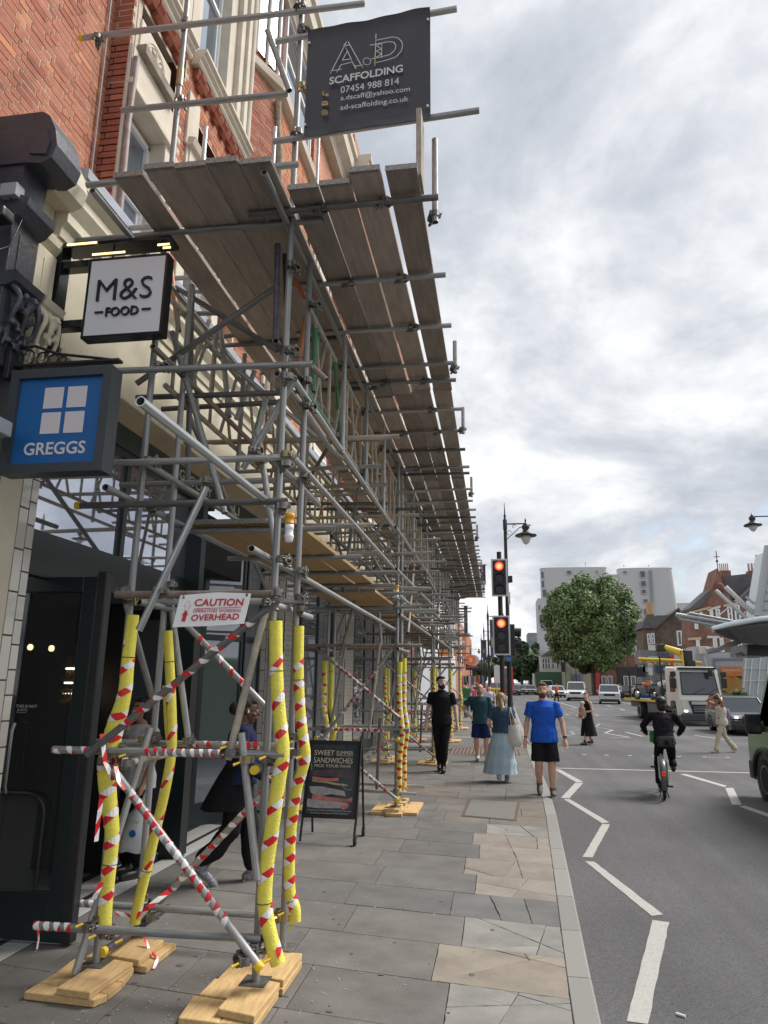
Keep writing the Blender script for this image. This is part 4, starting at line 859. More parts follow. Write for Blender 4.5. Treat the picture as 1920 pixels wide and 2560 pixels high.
# ------------------------------------------------------------------ the scaffold: one thing, every tube, board and fitting a part
random.seed(11)
SCF = thing('scaffold', 'long tube and board scaffold with taped yellow foam guards and sloping fan over the pavement', 'scaffold', (-2.0, 4.6, 0.0))
AXO, BXI = -1.47, -2.55
ncp = [0]; cps = MB()
def cpl(p, rz=0.0, m=None, brass=False):
    me = coupler_mesh(m or (BRASS if brass else FITM))
    if ncp[0] < 290:
        o = put('coupler', me, SCF, False); o.location = Vector(p) - SCF.location; o.rotation_euler = (0, 0, rz); ncp[0] += 1
    else:
        M = Matrix.Translation(Vector(p)) @ Matrix.Rotation(rz, 4, 'Z'); cps.add([M @ q.co for q in me.vertices], [tuple(f.vertices) for f in me.polygons])
def T(p, q, name='ledger', m=None, n=14, caps=(0, 0)):
    t = tube(p, q, name, m, SCF, n); p, q = Vector(p), Vector(q); d = (q-p).normalized()
    for c, a, s in ((caps[0], p, -1), (caps[1], q, 1)):
        if c: MB().cyl(a - d*s*0.035, a + d*s*0.004, TR+0.003, n=16).build('end_cap', YCAP, SCF)
    return t
def tape(pts, t0, t1, r=TR, pitch=0.105, w=0.05, ph=0.0, name='barrier_tape'):
    mb = MB(); helix_tape(mb, pts, r, pitch, w, t0, t1, ph, u0=random.random()); mb.build(name, TAPE, SCF)
def foam(pts, rs, tp=True, pitch=0.155, ties=(0.12, 0.8), slit=False):
    pts = [Vector(p) for p in pts]; fine = []; fr = []
    for i in range(len(pts)-1):
        for j in range(5):
            t = j/5; a = pts[max(i-1, 0)]; b = pts[i]; c = pts[i+1]; d = pts[min(i+2, len(pts)-1)]
            fine.append(0.5*((2*b) + (c-a)*t + (2*a-5*b+4*c-d)*t*t + (3*b-a-3*c+d)*t**3)); fr.append(rs[i]+(rs[i+1]-rs[i])*t)
    fine.append(pts[-1]); fr.append(rs[-1]); mb = MB(); n = 14
    mb.path([fine[0] + (fine[0]-fine[1]).normalized()*-0.002] + fine[1:], [fr[0]] + fr[1:], n=n, caps=False)
    mb.path(fine, [q*0.55 for q in fr], n=n, caps=False)
    e0 = (fine[0]-fine[1]).normalized(); e1 = (fine[-1]-fine[-2]).normalized()
    for a, d, r in ((fine[0], e0, fr[0]), (fine[-1], e1, fr[-1])):
        x = d.orthogonal().normalized(); y = d.cross(x); R = lambda rr: [a + (x*cos(2*pi*k/n) + y*sin(2*pi*k/n))*rr for k in range(n)]
        mb.loft([R(r), R(r*.55)], caps=False, smooth=False)
    g = mb.build('foam_guard', FOAM, SCF)
    if tp:
        m2 = MB(); rm = sum(fr)/len(fr)
        m = len(fine); helix_tape2(m2, fine, fr, pitch, 0.062, 0.10, 0.97, random.uniform(0, 6))
        put('tape_wrap', m2.mesh('tape_wrap', TAPE), g)
    for t in ties:
        i = int(t*(len(fine)-1)); d = (fine[min(i+1, len(fine)-1)]-fine[max(i-1, 0)]).normalized()
        x = d.orthogonal().normalized(); y = d.cross(x); rr = fr[i]+0.001; c = fine[i]
        m3 = MB(); m3.path([c + (x*cos(2*pi*k/16)+y*sin(2*pi*k/16))*rr for k in range(17)], 0.0028, n=5); put('cable_tie', m3.mesh('cable_tie', BLACKP), g)
    return g
def helix_tape2(mb, pts, rr, pitch, width, t0, t1, ph):
    L = [0]
    for i in range(1, len(pts)): L.append(L[-1] + (pts[i]-pts[i-1]).length)
    tot = L[-1]; up = (pts[1]-pts[0]).normalized().orthogonal().normalized(); steps = int((t1-t0)*tot/pitch*14)+2; prev = None
    def at(sx):
        sx = max(0, min(tot, sx)); i = 0
        while i < len(L)-2 and L[i+1] < sx: i += 1
        f = (sx-L[i])/max(1e-6, L[i+1]-L[i]); return pts[i].lerp(pts[i+1], f), (pts[i+1]-pts[i]).normalized(), rr[i]+(rr[i+1]-rr[i])*f
    for k in range(steps):
        sx = t0*tot + (t1-t0)*tot*k/(steps-1); ang = ph + 2*pi*(sx-t0*tot)/pitch + 0.35*sin(sx*9); row = []
        for sg in (-.5, .5):
            p, d, r = at(sx + sg*width*0.82 + 0.006*sin(sx*23)); a = (up - d*up.dot(d)).normalized(); b = d.cross(a); row.append(p + (a*cos(ang)+b*sin(ang))*(r+0.0022))
        u = (sx/pitch)*sqrt((2*pi*0.045)**2 + pitch*pitch)
        if prev: mb.add([prev[0][0], prev[0][1], row[1], row[0]], [(0, 1, 2, 3)], 0, [((prev[1], 0), (prev[1], 1), (u, 1), (u, 0))], smooth=True)
        prev = (row, u)

# boards ------------------------------------------------------------
_B = {}
def board(x, y, z, ln, m, name='scaffold_board', wd=0.225, th=0.038, band=True, rx=0.0, edge=False):
    key = (round(ln, 2), m.name, edge, round(wd, 3))
    if key not in _B:
        mb = MB()
        if edge: mb.bbox((-th/2, 0, 0), (th/2, ln, wd), 0.004)
        else: mb.bbox((-wd/2, 0, 0), (wd/2, ln, th), 0.004)
        if band and not edge:
            for e in (0, 1):
                ya = -0.0015 if e == 0 else ln+0.0015; mb.box((-wd/2-.0015, ya, -.0015), (wd/2+.0015, ya + (0.003 if e == 0 else -0.003), th+.0015), 1)
                mb.box((-wd/2+.01, ya, -.0025), (wd/2-.01, ya + (0.03 if e == 0 else -0.03), -.001), 1)
        _B[key] = mb.mesh('scaffold_board', [m, ENDBAND])
    o = put(name, _B[key], SCF, False); o.location = Vector((x, y, z)) - SCF.location; o.rotation_euler = (rx + random.uniform(-.002, .002), random.uniform(-.01, .01), random.uniform(-.003, .003)); return o
ZD = 5.315
xc = [-1.302, -1.062, -0.826, -0.572]; st = [4.27, 4.26, 4.17, 4.20]
for c, x in enumerate(xc):
    y = st[c]; ln0 = 3.9
    while y < 29.6:
        ln = 3.9 if y + 3.9 < 30.3 else max(1.2, 30.3-y); board(x + random.uniform(-.008, .008), y, ZD + random.uniform(0, .012) + (0.008*c), ln, BOARDM, 'fan_board'); y += ln + random.uniform(-.01, .03) if c % 2 else ln + random.uniform(-.01, .03)
xi = [-2.505, -2.25, -2.015, -1.785, -1.555]; si = [4.02, 3.92, 3.93, 3.93, 3.96]
for c, x in enumerate(xi):
    y = si[c] + (0.0 if c else -0.05)
    while y < 29.6:
        ln = 3.9 if y + 3.9 < 30.3 else max(1.2, 30.3-y)
        m = NEWBOARD if (c in (2, 3) and y > 7 and random.random() < .35) else BOARDM
        board(x + random.uniform(-.006, .006), y, ZD-.005 + random.uniform(0, .012), ln, m, 'deck_board'); y += ln + random.uniform(.0, .03)
y = 4.3
MB().bbox((-.475, 4.30, ZD+.05), (-.437, 4.52, ZD+.62), .004).build('toe_board', BOARDM, SCF)
# transoms under the boards
ty = [4.46, 5.48, 6.37, 7.24, 7.67, 8.6, 9.43, 10.24, 11.17, 11.51, 12.54, 13.43, 14.16]
while ty[-1] < 29.6: ty.append(ty[-1] + random.choice([.42, .55, .7, .8]))
for i, y in enumerate(ty):
    T((-1.75-random.uniform(0, .25), y, ZD-.028), (-0.35+random.uniform(-.03, .03), y+random.uniform(-.02, .02), ZD-.03), 'fan_transom', random.choice([GALV, GALV, GALVD]), 10)
    if i < 9: 
        for xx in (-1.18, -0.70): 
            if random.random() < .6: cpl((xx, y, ZD-.03), 1.57)
    if i % 2 == 0:
        T((-3.42, y+.12, ZD-.03), (-1.3+random.uniform(-.2, .2), y+.14, ZD-.028), 'deck_transom', random.choice([GALV, GALVD]), 10)
T(AY(217, 463, 4.30), AY(745, 411, 4.33), 'deck_transom', GALV); 
T(AY(303, 572, 5.05), AY(800, 538, 5.05), 'deck_transom', GALV, caps=(1, 0))
# y-running ledgers under the deck
for x, z, a, b in ((-1.50, 5.26, 4.0, 30.2), (-2.75, 5.21, 3.95, 30), (-0.47, 5.225, 4.35, 4.6)):
    y = a
    while y < b - .5:
        T((x, y, z), (x, min(b, y+6.2), z), 'ledger', random.choice([GALV, GALVD])); y += 6.2
# short posts on the outer edge
for y in (4.62, 7.3, 9.3, 12.8, 17, 22.2, 27):
    T((-0.365, y, ZD-.12), (-0.365, y+.01, ZD+(.62 if y < 5 else .27)), 'fan_post', GALV); cpl((-0.365, y, ZD-.05), .6)
# lattice beams on both rows
def strut_mesh(m):
    k = ('strut', m.name)
    if k not in _T: _T[k] = MB().cyl((0, 0, 0), (0, 0, 1), 0.017, n=8).mesh('strut', m)
    return _T[k]
for x, full in ((AXO-.03, 1), (BXI-.06, 1)):
    y0 = 5.15 if x > -2 else 5.0; seg = 0
    while y0 < 29.5:
        y1 = min(y0 + 6.15, 30.3); zt, zb = 4.93, 4.17
        mb = MB(); mb.path([(x, y0, zb), (x, y1, zb)], TR, n=12); mb.path([(x, y0, zt), (x, y1, zt)], TR, n=12)
        be = mb.build('lattice_beam', [BEIGE, BEIGE, BEIGE, GALV][seg % 4] if x > -2 else BEIGE, SCF)
        mats_ = [BEIGE, BEIGE, BEIGE, GREEN, BEIGE, BEIGE, BEIGE, BEIGE, ORANGE, BEIGE, BEIGE, BEIGE]
        y = y0 + .12; i = 0
        while y < y1 - .1:
            dy = (0.0, .34, -.34)[i % 3]; m = mats_[random.randrange(12)]
            p, q = Vector((x, y, zt-.01)), Vector((x, min(max(y+dy, y0+.02), y1-.02), zb+.01)); o = put('strut', strut_mesh(m), be, False)
            o.matrix_parent_inverse = Matrix(); o.location = p; o.rotation_mode = 'QUATERNION'; o.rotation_quaternion = (q-p).to_track_quat('Z', 'Y'); o.scale = (1, 1, (q-p).length)
            y += (.20, .40, .20)[i % 3]; i += 1
        for c, a, b in ((GREEN, .02, .16), (ORANGE, .0, .02), (GREEN, .62, .72), (ORANGE, .74, .80)):
            if x > -2: MB().path([(x, y0+(y1-y0)*a, zb), (x, y0+(y1-y0)*b, zb)], TR+.0012, n=12).build('painted_band', c, be, False)
        y0 = y1 + .02; seg += 1

# generic tower (positions relative to y of the tower), used for towers 1..4
def tower(k, y):
    j = lambda a: random.uniform(-a, a); near = k <= 2
    for xx, yy, zt in ((AXO, 0, 5.25), (AXO, .56, 5.2), (BXI, .02, 5.2), (BXI-.02, .57, 6.3)):
        T((xx, y+yy, .085), (xx+j(.01), y+yy+j(.01), zt), 'standard', GALV)
        MB().bbox((xx-.075, y+yy-.075, .083), (xx+.075, y+yy+.075, .089), .002).build('base_plate', FITM, SCF)
    for z, m in ((.30, GALV), (1.12, GALV), (2.36, RUST), (2.95, GALV), (3.25, GALV), (3.75, GALV), (4.5, GALVD), (4.75, GALV)):
        for yy in (-.05, .61):
            a = -3.05 + j(.25); b = -1.2 + j(.2)
            if z > 2.9: b += .12
            T((a, y+yy, z+j(.04)), (b, y+yy, z+j(.04)), 'ledger', m if random.random() < .8 else GALVD, 12)
            if z < 4: 
                cpl((AXO, y+yy, z), j(1)); cpl((BXI, y+yy, z), j(1))
    for xx in (AXO+.055, BXI-.055):
        for z in (.22, 1.02, 2.3, 3.1):
            T((xx, y-.3+j(.1), z), (xx, y+.95+j(.1), z), 'ledger', GALV, 12, caps=(1 if z < 1.2 else 0, 0))
    yf = y-.11; X0, X1 = BXI-.1, AXO+.05
    for p, q, tp in (((X0, yf, 2.28), (X1, yf, 1.32), (.2, .95)), ((X0+.1, yf-.05, 1.0), (X1-.1, yf-.05, 2.3), (.25, .8)), ((X0+.05, yf, 1.05), (X1, yf, .18), (.1, .85)), ((X0, y+.66, .2), (X1, y+.66, 1.1), (.2, .9))):
        T(p, q, 'brace', GALV, 12); tape([p, q], tp[0], tp[1])
    T((X0+.35, y+.2, 2.4), (X0+.1, y+.25, .95), 'brace', GALV, 12); T((X1-.3, y-.08, 2.4), (X1-.45, y-.12, 1.02), 'brace', BEIGE, 12)
    T((X1-.28, y-.1, 1.3), (X1-.35, y+.1, .25), 'brace', GALVD, 12)
    p, q = (-2.9, y-.12, 1.14), (-1.55, y-.12, 1.13); tape([p, q], .35, .95)
    for (p, q) in (((-2.6, y-.1, 3.0), (-1.5, y+.1, 4.6)), ((-2.5, y+.3, 4.7), (-1.5, y+.4, 3.1)), ((-1.4, y+.8, 2.6), (-1.5, y+2.6, 4.1)), ((-2.6, y+.8, 2.5), (-2.6, y+2.8, 4.1)), ((-2.3, y-.2, 2.2), (-2.0, y-.2, 3.4)), ((-1.8, y+.7, 2.1), (-1.9, y+.7, 3.3))):
        T(p, q, 'brace', random.choice([GALV, GALV, GALVD, RUST]), 12)
    for xx, yy in ((AXO, 0), (AXO, .56), (BXI, .02), (BXI-.02, .57)):
        zs = [2.16+j(.05), 1.8, 1.45, 1.1, .8, .5, .2+j(.05)]; ox = .045 if xx > -2 else -.03
        amp = .05 if xx > -2 else .07
        pts = [(xx + ox + amp*exp_(z) + j(.006), y+yy-.035, z) for z in zs]
        foam(pts, [.041]*7, pitch=random.choice([.12, .15]), tp=(not (xx < -2 and yy > .3)), ties=(.1, .75))
def exp_(z): return math.exp(-((z-1.12)/.22)**2)
for k in range(1, 5): tower(k, 4.60 + 6.13*k)
# droppers, long silver ledgers and mid decks between towers
for k in range(0, 4):
    y0 = 4.6 + 6.13*k
    for d in (1.75, 3.0, 4.35):
        T((AXO+.05, y0+d, 3.98), (AXO+.05, y0+d, 5.22), 'dropper', GALV, 12); cpl((AXO, y0+d, 4.17), 0); cpl((AXO, y0+d, 4.93), 0)
        T((BXI, y0+d+.2, 3.9), (BXI, y0+d+.2, 5.2), 'dropper', GALV, 12)
    for yy in (.3, 1.3, 2.0, 2.9, 3.7, 4.6, 5.5):
        for z in (4.86, 4.22, 3.55):
            if (z < 4 and random.random() < .4) or (k == 0 and (z > 4.8 or yy < 1.5 or z < 4) and random.random() < .8): continue
            T((-3.1+random.uniform(-.2, .2), y0+yy, z+random.uniform(-.05, .05)), (-1.15+random.uniform(-.25, .35), y0+yy+random.uniform(-.05, .05), z+random.uniform(-.04, .04)), 'transom', random.choice([GALV, GALVD, GALV, GALV, BEIGE]), 10)
    for p, q in (((-2.6, y0+1.2, 4.9), (-1.6, y0+2.6, 4.2)), ((-1.6, y0+2.9, 4.9), (-2.6, y0+4.3, 4.2)), ((-2.62, y0+.9, 4.1), (-2.62, y0+3.6, 2.7)), ((-2.0, y0+4.6, 3.0), (-1.9, y0+5.2, 4.9))):
        T(p, q, 'brace', random.choice([GALV, GALVD]), 12)
for x, z, m in ((AXO+.04, 4.02, GALVB), (AXO+.05, 3.42, GALV), (AXO+.05, 2.82, GALV), (BXI+.05, 3.55, GALV), (BXI-.05, 3.15, GALV), (BXI+.04, 4.05, GALVD)):
    y = 4.7 if x > -2 and z != 2.82 else 10.6; i = 0
    while y < 29.5:
        ln = 5.6 + random.uniform(-.4, .8); dz = random.uniform(-.12, .12) if i else 0
        T((x + .05*(i % 2), y, z+dz*.3), (x + .05*(i % 2), min(y+ln, 30.2), z-dz), 'ledger', m if i < 2 else GALV, 12); y += ln - .4; i += 1
for k in range(0, 4):
    y0 = 5.45 + 6.13*k
    for c in range(4): board(-2.42+.235*c, y0+random.uniform(-.03, .03), 3.10, 3.9, NEWBOARD, 'deck_board')
    if k < 3:
        for c in range(4): board(-2.42+.235*c, y0+4.0, 3.02, 1.9, NEWBOARD if k < 1 else BOARDM, 'deck_board')
    for yy in (.12, 1.5, 2.6, 3.7, 4.6): T((-2.75, y0+yy, 3.07), (-1.15+random.uniform(-.2, .15), y0+yy, 3.07), 'transom', GALV, 12)

# ---- tower 0, placed tube by tube on its four faces
Y1, Y2 = 4.58, 5.14
for (x, y, z0, z1) in ((AXO, Y1, .09, 7.55), (AXO, Y2, .09, 5.28), (BXI, 4.66, .09, 8.6), (BXI-.005, 5.20, .09, 5.2)):
    T((x, y, z0), (x, y, z1), 'standard', GALV if z1 != 7.55 else GALV); MB().bbox((x-.08, y-.08, .083), (x+.08, y+.08, .089), .002).build('base_plate', FITM, SCF)
def F(a, b, y, name='ledger', m=None, y2=None, caps=(0, 0)):
    return T(AY(*a, y), AY(*b, y if y2 is None else y2), name, m, 16, caps)
c8 = .5787
Z2 = lambda a, b: (a*c8, 580+b*c8); Z3 = lambda a, b: (a*c8, 1160+b*c8); Z4 = lambda a, b: (a*c8, 1800+b*c8); Z1 = lambda a, b: (a*c8, b*c8)
# top lift
F(Z1(345, 165), Z1(1575, 15), 4.53, caps=(1, 0)); F(Z1(525, 477), Z1(1240, 405), 4.53)
F(Z1(1190, 180), (1142, 22), 4.53); F(Z1(1180, 612), (1198, 276), 4.53)
F(Z1(1155, 132), Z1(1250, 392), 4.45, 'brace', y2=4.50); 
for u, v0, v1, y in ((515, 318, 395, 6.0), (688, 318, 440, 7.3), (797, 340, 430, 9.5)):
    p = AY(u, v0, y); T((p.x, y, ZD), (p.x, y, p.z), 'standard', GALVB)
MB().path([AY(452, 172, 4.66), AY(448, 216, 4.66)], TR+.007, n=12).build('sleeve_coupler', BRASS, SCF)
# ledgers across the front
lst = [(Z2(500,600), Z2(1350,570), 4.53, GALV), (Z2(590,715), Z2(1215,695), 5.26, GALVD), (Z2(700,765), Z2(1210,735), 5.75, GALVD), (Z2(920,910), Z2(1640,895), 6.9, RUST),
       (Z2(440,1000), Z2(1278,972), 4.53, GALV), (Z3(520,90), Z3(1290,68), 5.27, GALV), (Z3(750,290), Z3(1250,285), 5.50, GALV), (Z2(750,200), Z2(1190,180), 5.9, GALV),
       (Z3(500,565), Z3(1190,560), 4.53, RUST), (Z3(570,597), Z3(1320,592), 5.10, GALV), (Z4(395,95), Z4(1245,113), 5.24, GALV)]
for a, b, y, m in lst: F(a, b, y, m=m)
F(Z3(330, 180), Z3(1240, 160), 4.52, m=GALVD, caps=(1, 0))
k1 = F(Z4(230,128), Z4(1230,152), 4.50); pa, pb = AY(*Z4(230,128), 4.50), AY(*Z4(1230,152), 4.50); tape([pa, pb], .015, .16, ph=2); tape([pa, pb], .41, .74, pitch=.062, w=.034)
F(Z4(150,888), Z4(1130,945), 4.50); pa, pb = AY(*Z4(150,888), 4.50), AY(*Z4(1130,945), 4.50); tape([pa, pb], .0, .19, pitch=.07, w=.05)
F(Z4(325,790), Z4(1265,852), 5.24, caps=(0, 1)); pa, pb = AY(*Z4(325,790), 5.24), AY(*Z4(1265,852), 5.24); tape([pa, pb], .02, .17, pitch=.08)
pa, pb = AY(*Z4(395,95), 5.24), AY(*Z4(1245,113), 5.24); tape([pa, pb], .52, .66, pitch=.10); tape([pa, pb], .68, .87, pitch=.06, w=.05)
F(Z3(1350,272), Z3(1527,268), 6.4); F(Z3(1505,385), Z3(1635,380), 8.2); F(Z2(1350,585), Z2(1410,640), 4.9, m=RUST); F(Z2(720,255), Z2(1100,262), 7.0, m=GALVD); F(Z2(720,355), Z2(1530,340), 6.2, m=GALVD); F(Z2(700,490), Z2(1050,440), 6.6, m=GALVD)
# braces of tower 0
def BR(a, b, y, m=None, t=None, y2=None, pitch=.105):
    F(a, b, y, 'brace', m, y2)
    if t: tape([AY(*a, y), AY(*b, y if y2 is None else y2)], t[0], t[1], pitch=pitch)
BR(Z4(490,215), Z4(1120,1065), 4.42, GALV, (.10, .80), pitch=.078)
MB().cyl(AY(*Z4(1108,1050), 4.42), AY(*Z4(1128,1078), 4.42), TR+.004, n=16).build('end_cap', YCAP, SCF)
BR(Z4(600,880), Z4(1165,285), 5.32, GALV, (.2, .98))
BR(Z4(375,150), Z3(1205,585), 4.44, GALVD, (.18, .86), pitch=.125)
BR(Z3(800,690), (745,1850), 5.30, GALV, (.12, .6), pitch=.12)
BR(Z3(1145,640), Z4(985,170), 4.46, BEIGE); BR(Z3(545,600), (383,1752), 4.62, GALV, y2=5.1); BR(Z3(735,580), Z4(815,92), 5.22, GALV)
BR(Z4(1042,55), Z4(1112,690), 4.47, GALV); BR((376,1820), Z4(325,1098), 5.0, GALV, y2=4.55); BR((430,830), (562,1283), 4.95, GALV)
BR(Z2(590,655), Z2(1190,240), 4.95, GALVD); BR(Z2(760,240), Z2(1200,512), 5.3, GALVD); BR(Z2(1050,1022), Z2(1270,640), 4.72, GALV); BR(Z2(1115,868), Z3(1200,440), 5.0, GALV)
BR(Z3(600,718), Z3(892,100), 4.46, GALVB); BR(Z2(1200,55), Z2(1190,475), 4.66, NAVY); BR(Z2(1232,100), Z2(1245,420), 4.75, BLACKM); BR(Z2(735,140), Z2(772,430), 5.5, ORANGE)
BR(Z2(1272,205), Z2(1322,292), 5.3, ORANGE); BR(Z2(1320,370), Z2(1290,560), 5.4, ORANGE); BR(Z2(1265,600), Z2(1305,655), 5.2, ORANGE); BR(Z2(1362,350), Z2(1352,690), 5.5, GREEN); BR(Z2(1375,380), Z2(1365,600), 5.7, GREEN)
BR(Z2(905,380), Z2(835,570), 6.1, BEIGE); BR(Z2(935,430), Z2(912,700), 6.0, GALV); BR(Z2(955,430), Z2(990,800), 5.9, GALV); BR(Z2(1100,600), Z2(1020,810), 6.2, GALV); BR(Z2(1180,600), Z2(1165,870), 6.4, BEIGE); BR(Z2(1150,720), Z2(1090,950), 5.4, GALV)
BR(Z2(830,230), Z2(810,1100), 5.35, GALVD)
# tubes running down the street from tower 0
def RUNX(a, x, y2, dz=0.0, m=None, name='ledger', caps=(0, 0)):
    p = AX(*a, x); return T(p, (x, y2, p.z+dz), name, m, 16, caps)
RUNX((351, 1003), AXO-.08, 4.75, 0, GALVB); RUNX((263, 1218), BXI-.06, 9.2, 0, GALV); RUNX((359, 1153), BXI+.06, 6.6, 0, GALV); RUNX((628, 1371), AXO-.05, 10.8, -.05, GALV); RUNX((382, 866), BXI+.1, 8.5, 0, RUST)
RUNX((692, 934), AXO-.05, 6.3, 0, GALV); RUNX((689, 852), AXO-.05, 5.8, 0, GALVD); RUNX((676, 1143), AXO-.05, 5.9, 0, GALV); RUNX((347, 1505), BXI+.05, 5.6, 0, GALV); RUNX((661, 1503), AXO-.06, 5.8, 0, GALV)
RUNX(Z1(597, 755), BXI-.06, 9.5, 0, GALVD); RUNX(Z1(1122, 702), AXO-.1, 9.0, 0, GALVD)
RUNX(Z4(515, 195), BXI+.02, 5.5, 0, BEIGE); RUNX(Z4(440, 1005), BXI+.03, 5.6, 0, NAVY, caps=(1, 0)); RUNX(Z4(1097, 217), AXO-.03, 5.5, 0, GALV, caps=(1, 0))
# couplers on tower 0
for (u, v), y, b in ((Z1(805, 90), 4.62, 0), (Z1(1307, 20), 4.53, 0), (Z1(1300, 125), 4.53, 0), (Z1(772, 425), 4.62, 0), (Z1(1300, 375), 4.53, 1), (Z1(1290, 570), 4.53, 0), (Z1(420, 160), 4.5, 0), (Z1(630, 810), 4.2, 0), (Z1(1145, 765), 4.2, 0),
        (Z2(1255,140), 4.53, 0), (Z2(1345,310), 5.1, 0), (Z2(1245,510), 4.53, 0), (Z2(1250,625), 4.53, 0), (Z2(1330,640), 5.1, 0), (Z2(1325,750), 5.1, 0), (Z2(1235,960), 4.53, 1), (Z2(1240,1000), 4.53, 0), (Z2(1315,1050), 5.1, 0), (Z2(640,985), 4.6, 0), (Z2(680,575), 4.6, 0), (Z2(800,590), 4.9, 0),
        (Z2(1090,940), 4.7, 0), (Z2(1130,985), 4.95, 1), (Z3(660,190), 4.6, 0), (Z3(890,70), 4.9, 0), (Z3(1225,180), 4.53, 0), (Z3(1215,410), 4.53, 0), (Z3(1300,460), 5.1, 0), (Z3(690,545), 4.5, 0), (Z3(740,520), 5.15, 0), (Z3(530,550), 4.6, 0), (Z3(560,575), 4.62, 1), (Z3(1200,555), 4.53, 0), (Z3(1295,575), 5.1, 0), (Z3(1150,600), 4.45, 0), (Z3(1300,625), 5.1, 0), (Z3(740,575), 5.15, 0),
        (Z4(530,130), 4.55, 0), (Z4(550,185), 4.6, 0), (Z4(615,85), 5.15, 1), (Z4(665,80), 5.15, 0), (Z4(815,90), 5.2, 0), (Z4(1000,140), 4.46, 0), (Z4(1065,170), 4.47, 1), (Z4(1145,170), 4.53, 0), (Z4(1270,70), 5.1, 0), (Z4(1275,140), 5.1, 0), (Z4(1225,850), 5.15, 1), (Z4(600,790), 5.2, 0), (Z4(380,895), 4.5, 0), (Z4(450,925), 4.6, 0), (Z4(1100,980), 4.5, 0), (Z4(1060,1040), 4.42, 0), (Z4(660,850), 5.2, 0), (Z4(440,180), 4.5, 0)):
    cpl(AY(u, v, y - .03), random.uniform(-1.2, 1.2), brass=bool(b))
for (u, v), y in ((Z4(530,155), 4.5), (Z4(965,120), 4.42), (Z4(1022,190), 4.42), (Z4(1135,165), 4.45), (Z4(1255,98), 5.0), (Z4(1292,163), 5.0), (Z4(345,888), 4.42), (Z4(400,938), 4.45), (Z4(515,958), 4.45), (Z4(1215,840), 5.1), (Z4(1255,895), 5.05), (Z4(1018,1060), 4.35), (Z4(1155,1040), 4.45)):
    p = AY(u, v, y-.04); MB().path([p + Vector((-.018, -.012, -.006)), p + Vector((.016, .01, .008))], [.009, .0065], n=8).build('bolt_cap', YCAP, SCF)
# foam guards of tower 0
D = 1.1573
foam([AY(u*D, v*D, 4.52) for u, v in ((596,1341),(597,1450),(604,1550),(611,1625),(600,1700),(586,1800),(576,1870),(572,1950),(583,2020),(601,2082))], [.043]*4+[.045]*6, pitch=.21, ties=(.12, .78))
foam([AY(u*D, v*D, 5.02) for u, v in ((646,1352),(645,1450),(649,1540),(656,1600),(659,1640),(641,1705),(629,1790),(625,1870),(627,1930),(637,1962),(638,1990))], [.037]*11, pitch=.13, ties=(.12, .85))
foam([AY(u*D, v*D, 4.57) for u, v in ((288,1328),(277,1420),(269,1500),(246,1580),(233,1650),(233,1710),(242,1790),(239,1850),(229,1940),(225,2008))], [.040,.043,.045,.06,.066,.055,.046,.043,.043,.044], pitch=.16, ties=(.12, .82))
foam([AY(u*D, v*D, 5.10) for u, v in ((362,1363),(367,1450),(371,1550),(370,1625),(358,1700),(337,1790),(316,1880),(299,1950),(291,1995))], [.036]*9, tp=True, pitch=.30, ties=(.12, .75))
foam([AY(u*D, v*D, 5.16) for u, v in ((357,1480),(361,1560),(366,1640),(350,1720),(338,1790),(325,1860))], [.022]*6, tp=False, ties=())
# loose ends of barrier tape
def ribbon(pts, w=.035):
    mb = MB(); pts = [Vector(p) for p in pts]; u = 0
    for i in range(len(pts)-1):
        d = (pts[i+1]-pts[i]); s = Vector((.6, -.3, .75)).cross(d).normalized()*w/2; s2 = s
        mb.add([pts[i]-s, pts[i]+s, pts[i+1]+s2, pts[i+1]-s2], [(0, 1, 2, 3)], 0, [((u, 0), (u, 1), (u+d.length, 1), (u+d.length, 0))], True); u += d.length
    mb.build('loose_tape', TAPE, SCF)
ribbon([AY(*Z4(730,740), 5.2), AY(*Z4(690,770), 5.15), AY(*Z4(640,810), 5.1), AY(*Z4(605,850), 5.1), AY(*Z4(560,845), 5.1), AY(*Z4(500,835), 5.0)]); ribbon([AY(*Z4(622,940), 5.0), AY(*Z4(650,1000), 4.95), AY(*Z4(680,1030), 4.9), AY(*Z4(665,1075), 4.85), AY(*Z4(620,1085), 4.85)], .022)
ribbon([AY(*Z4(438,340), 4.45), AY(*Z4(430,400), 4.43), AY(*Z4(422,460), 4.43), AY(*Z4(416,525), 4.43)], .03); ribbon([AY(*Z4(165,905), 4.45), AY(*Z4(166,950), 4.44), AY(*Z4(160,992), 4.44)], .012)
ribbon([AY(*Z4(440,700), 4.45), AY(*Z4(418,745), 4.43), AY(*Z4(405,775), 4.43)], .03); ribbon([AY(*Z4(500,200), 4.4), AY(*Z4(515,270), 4.36), AY(*Z4(540,300), 4.36)], .03)
ribbon([AY(*Z4(440,60), 4.45), AY(*Z4(455,180), 4.44), AY(*Z4(490,260), 4.42)], .035)
if cps.v: stuff(cps.build('coupler', FITM, SCF))

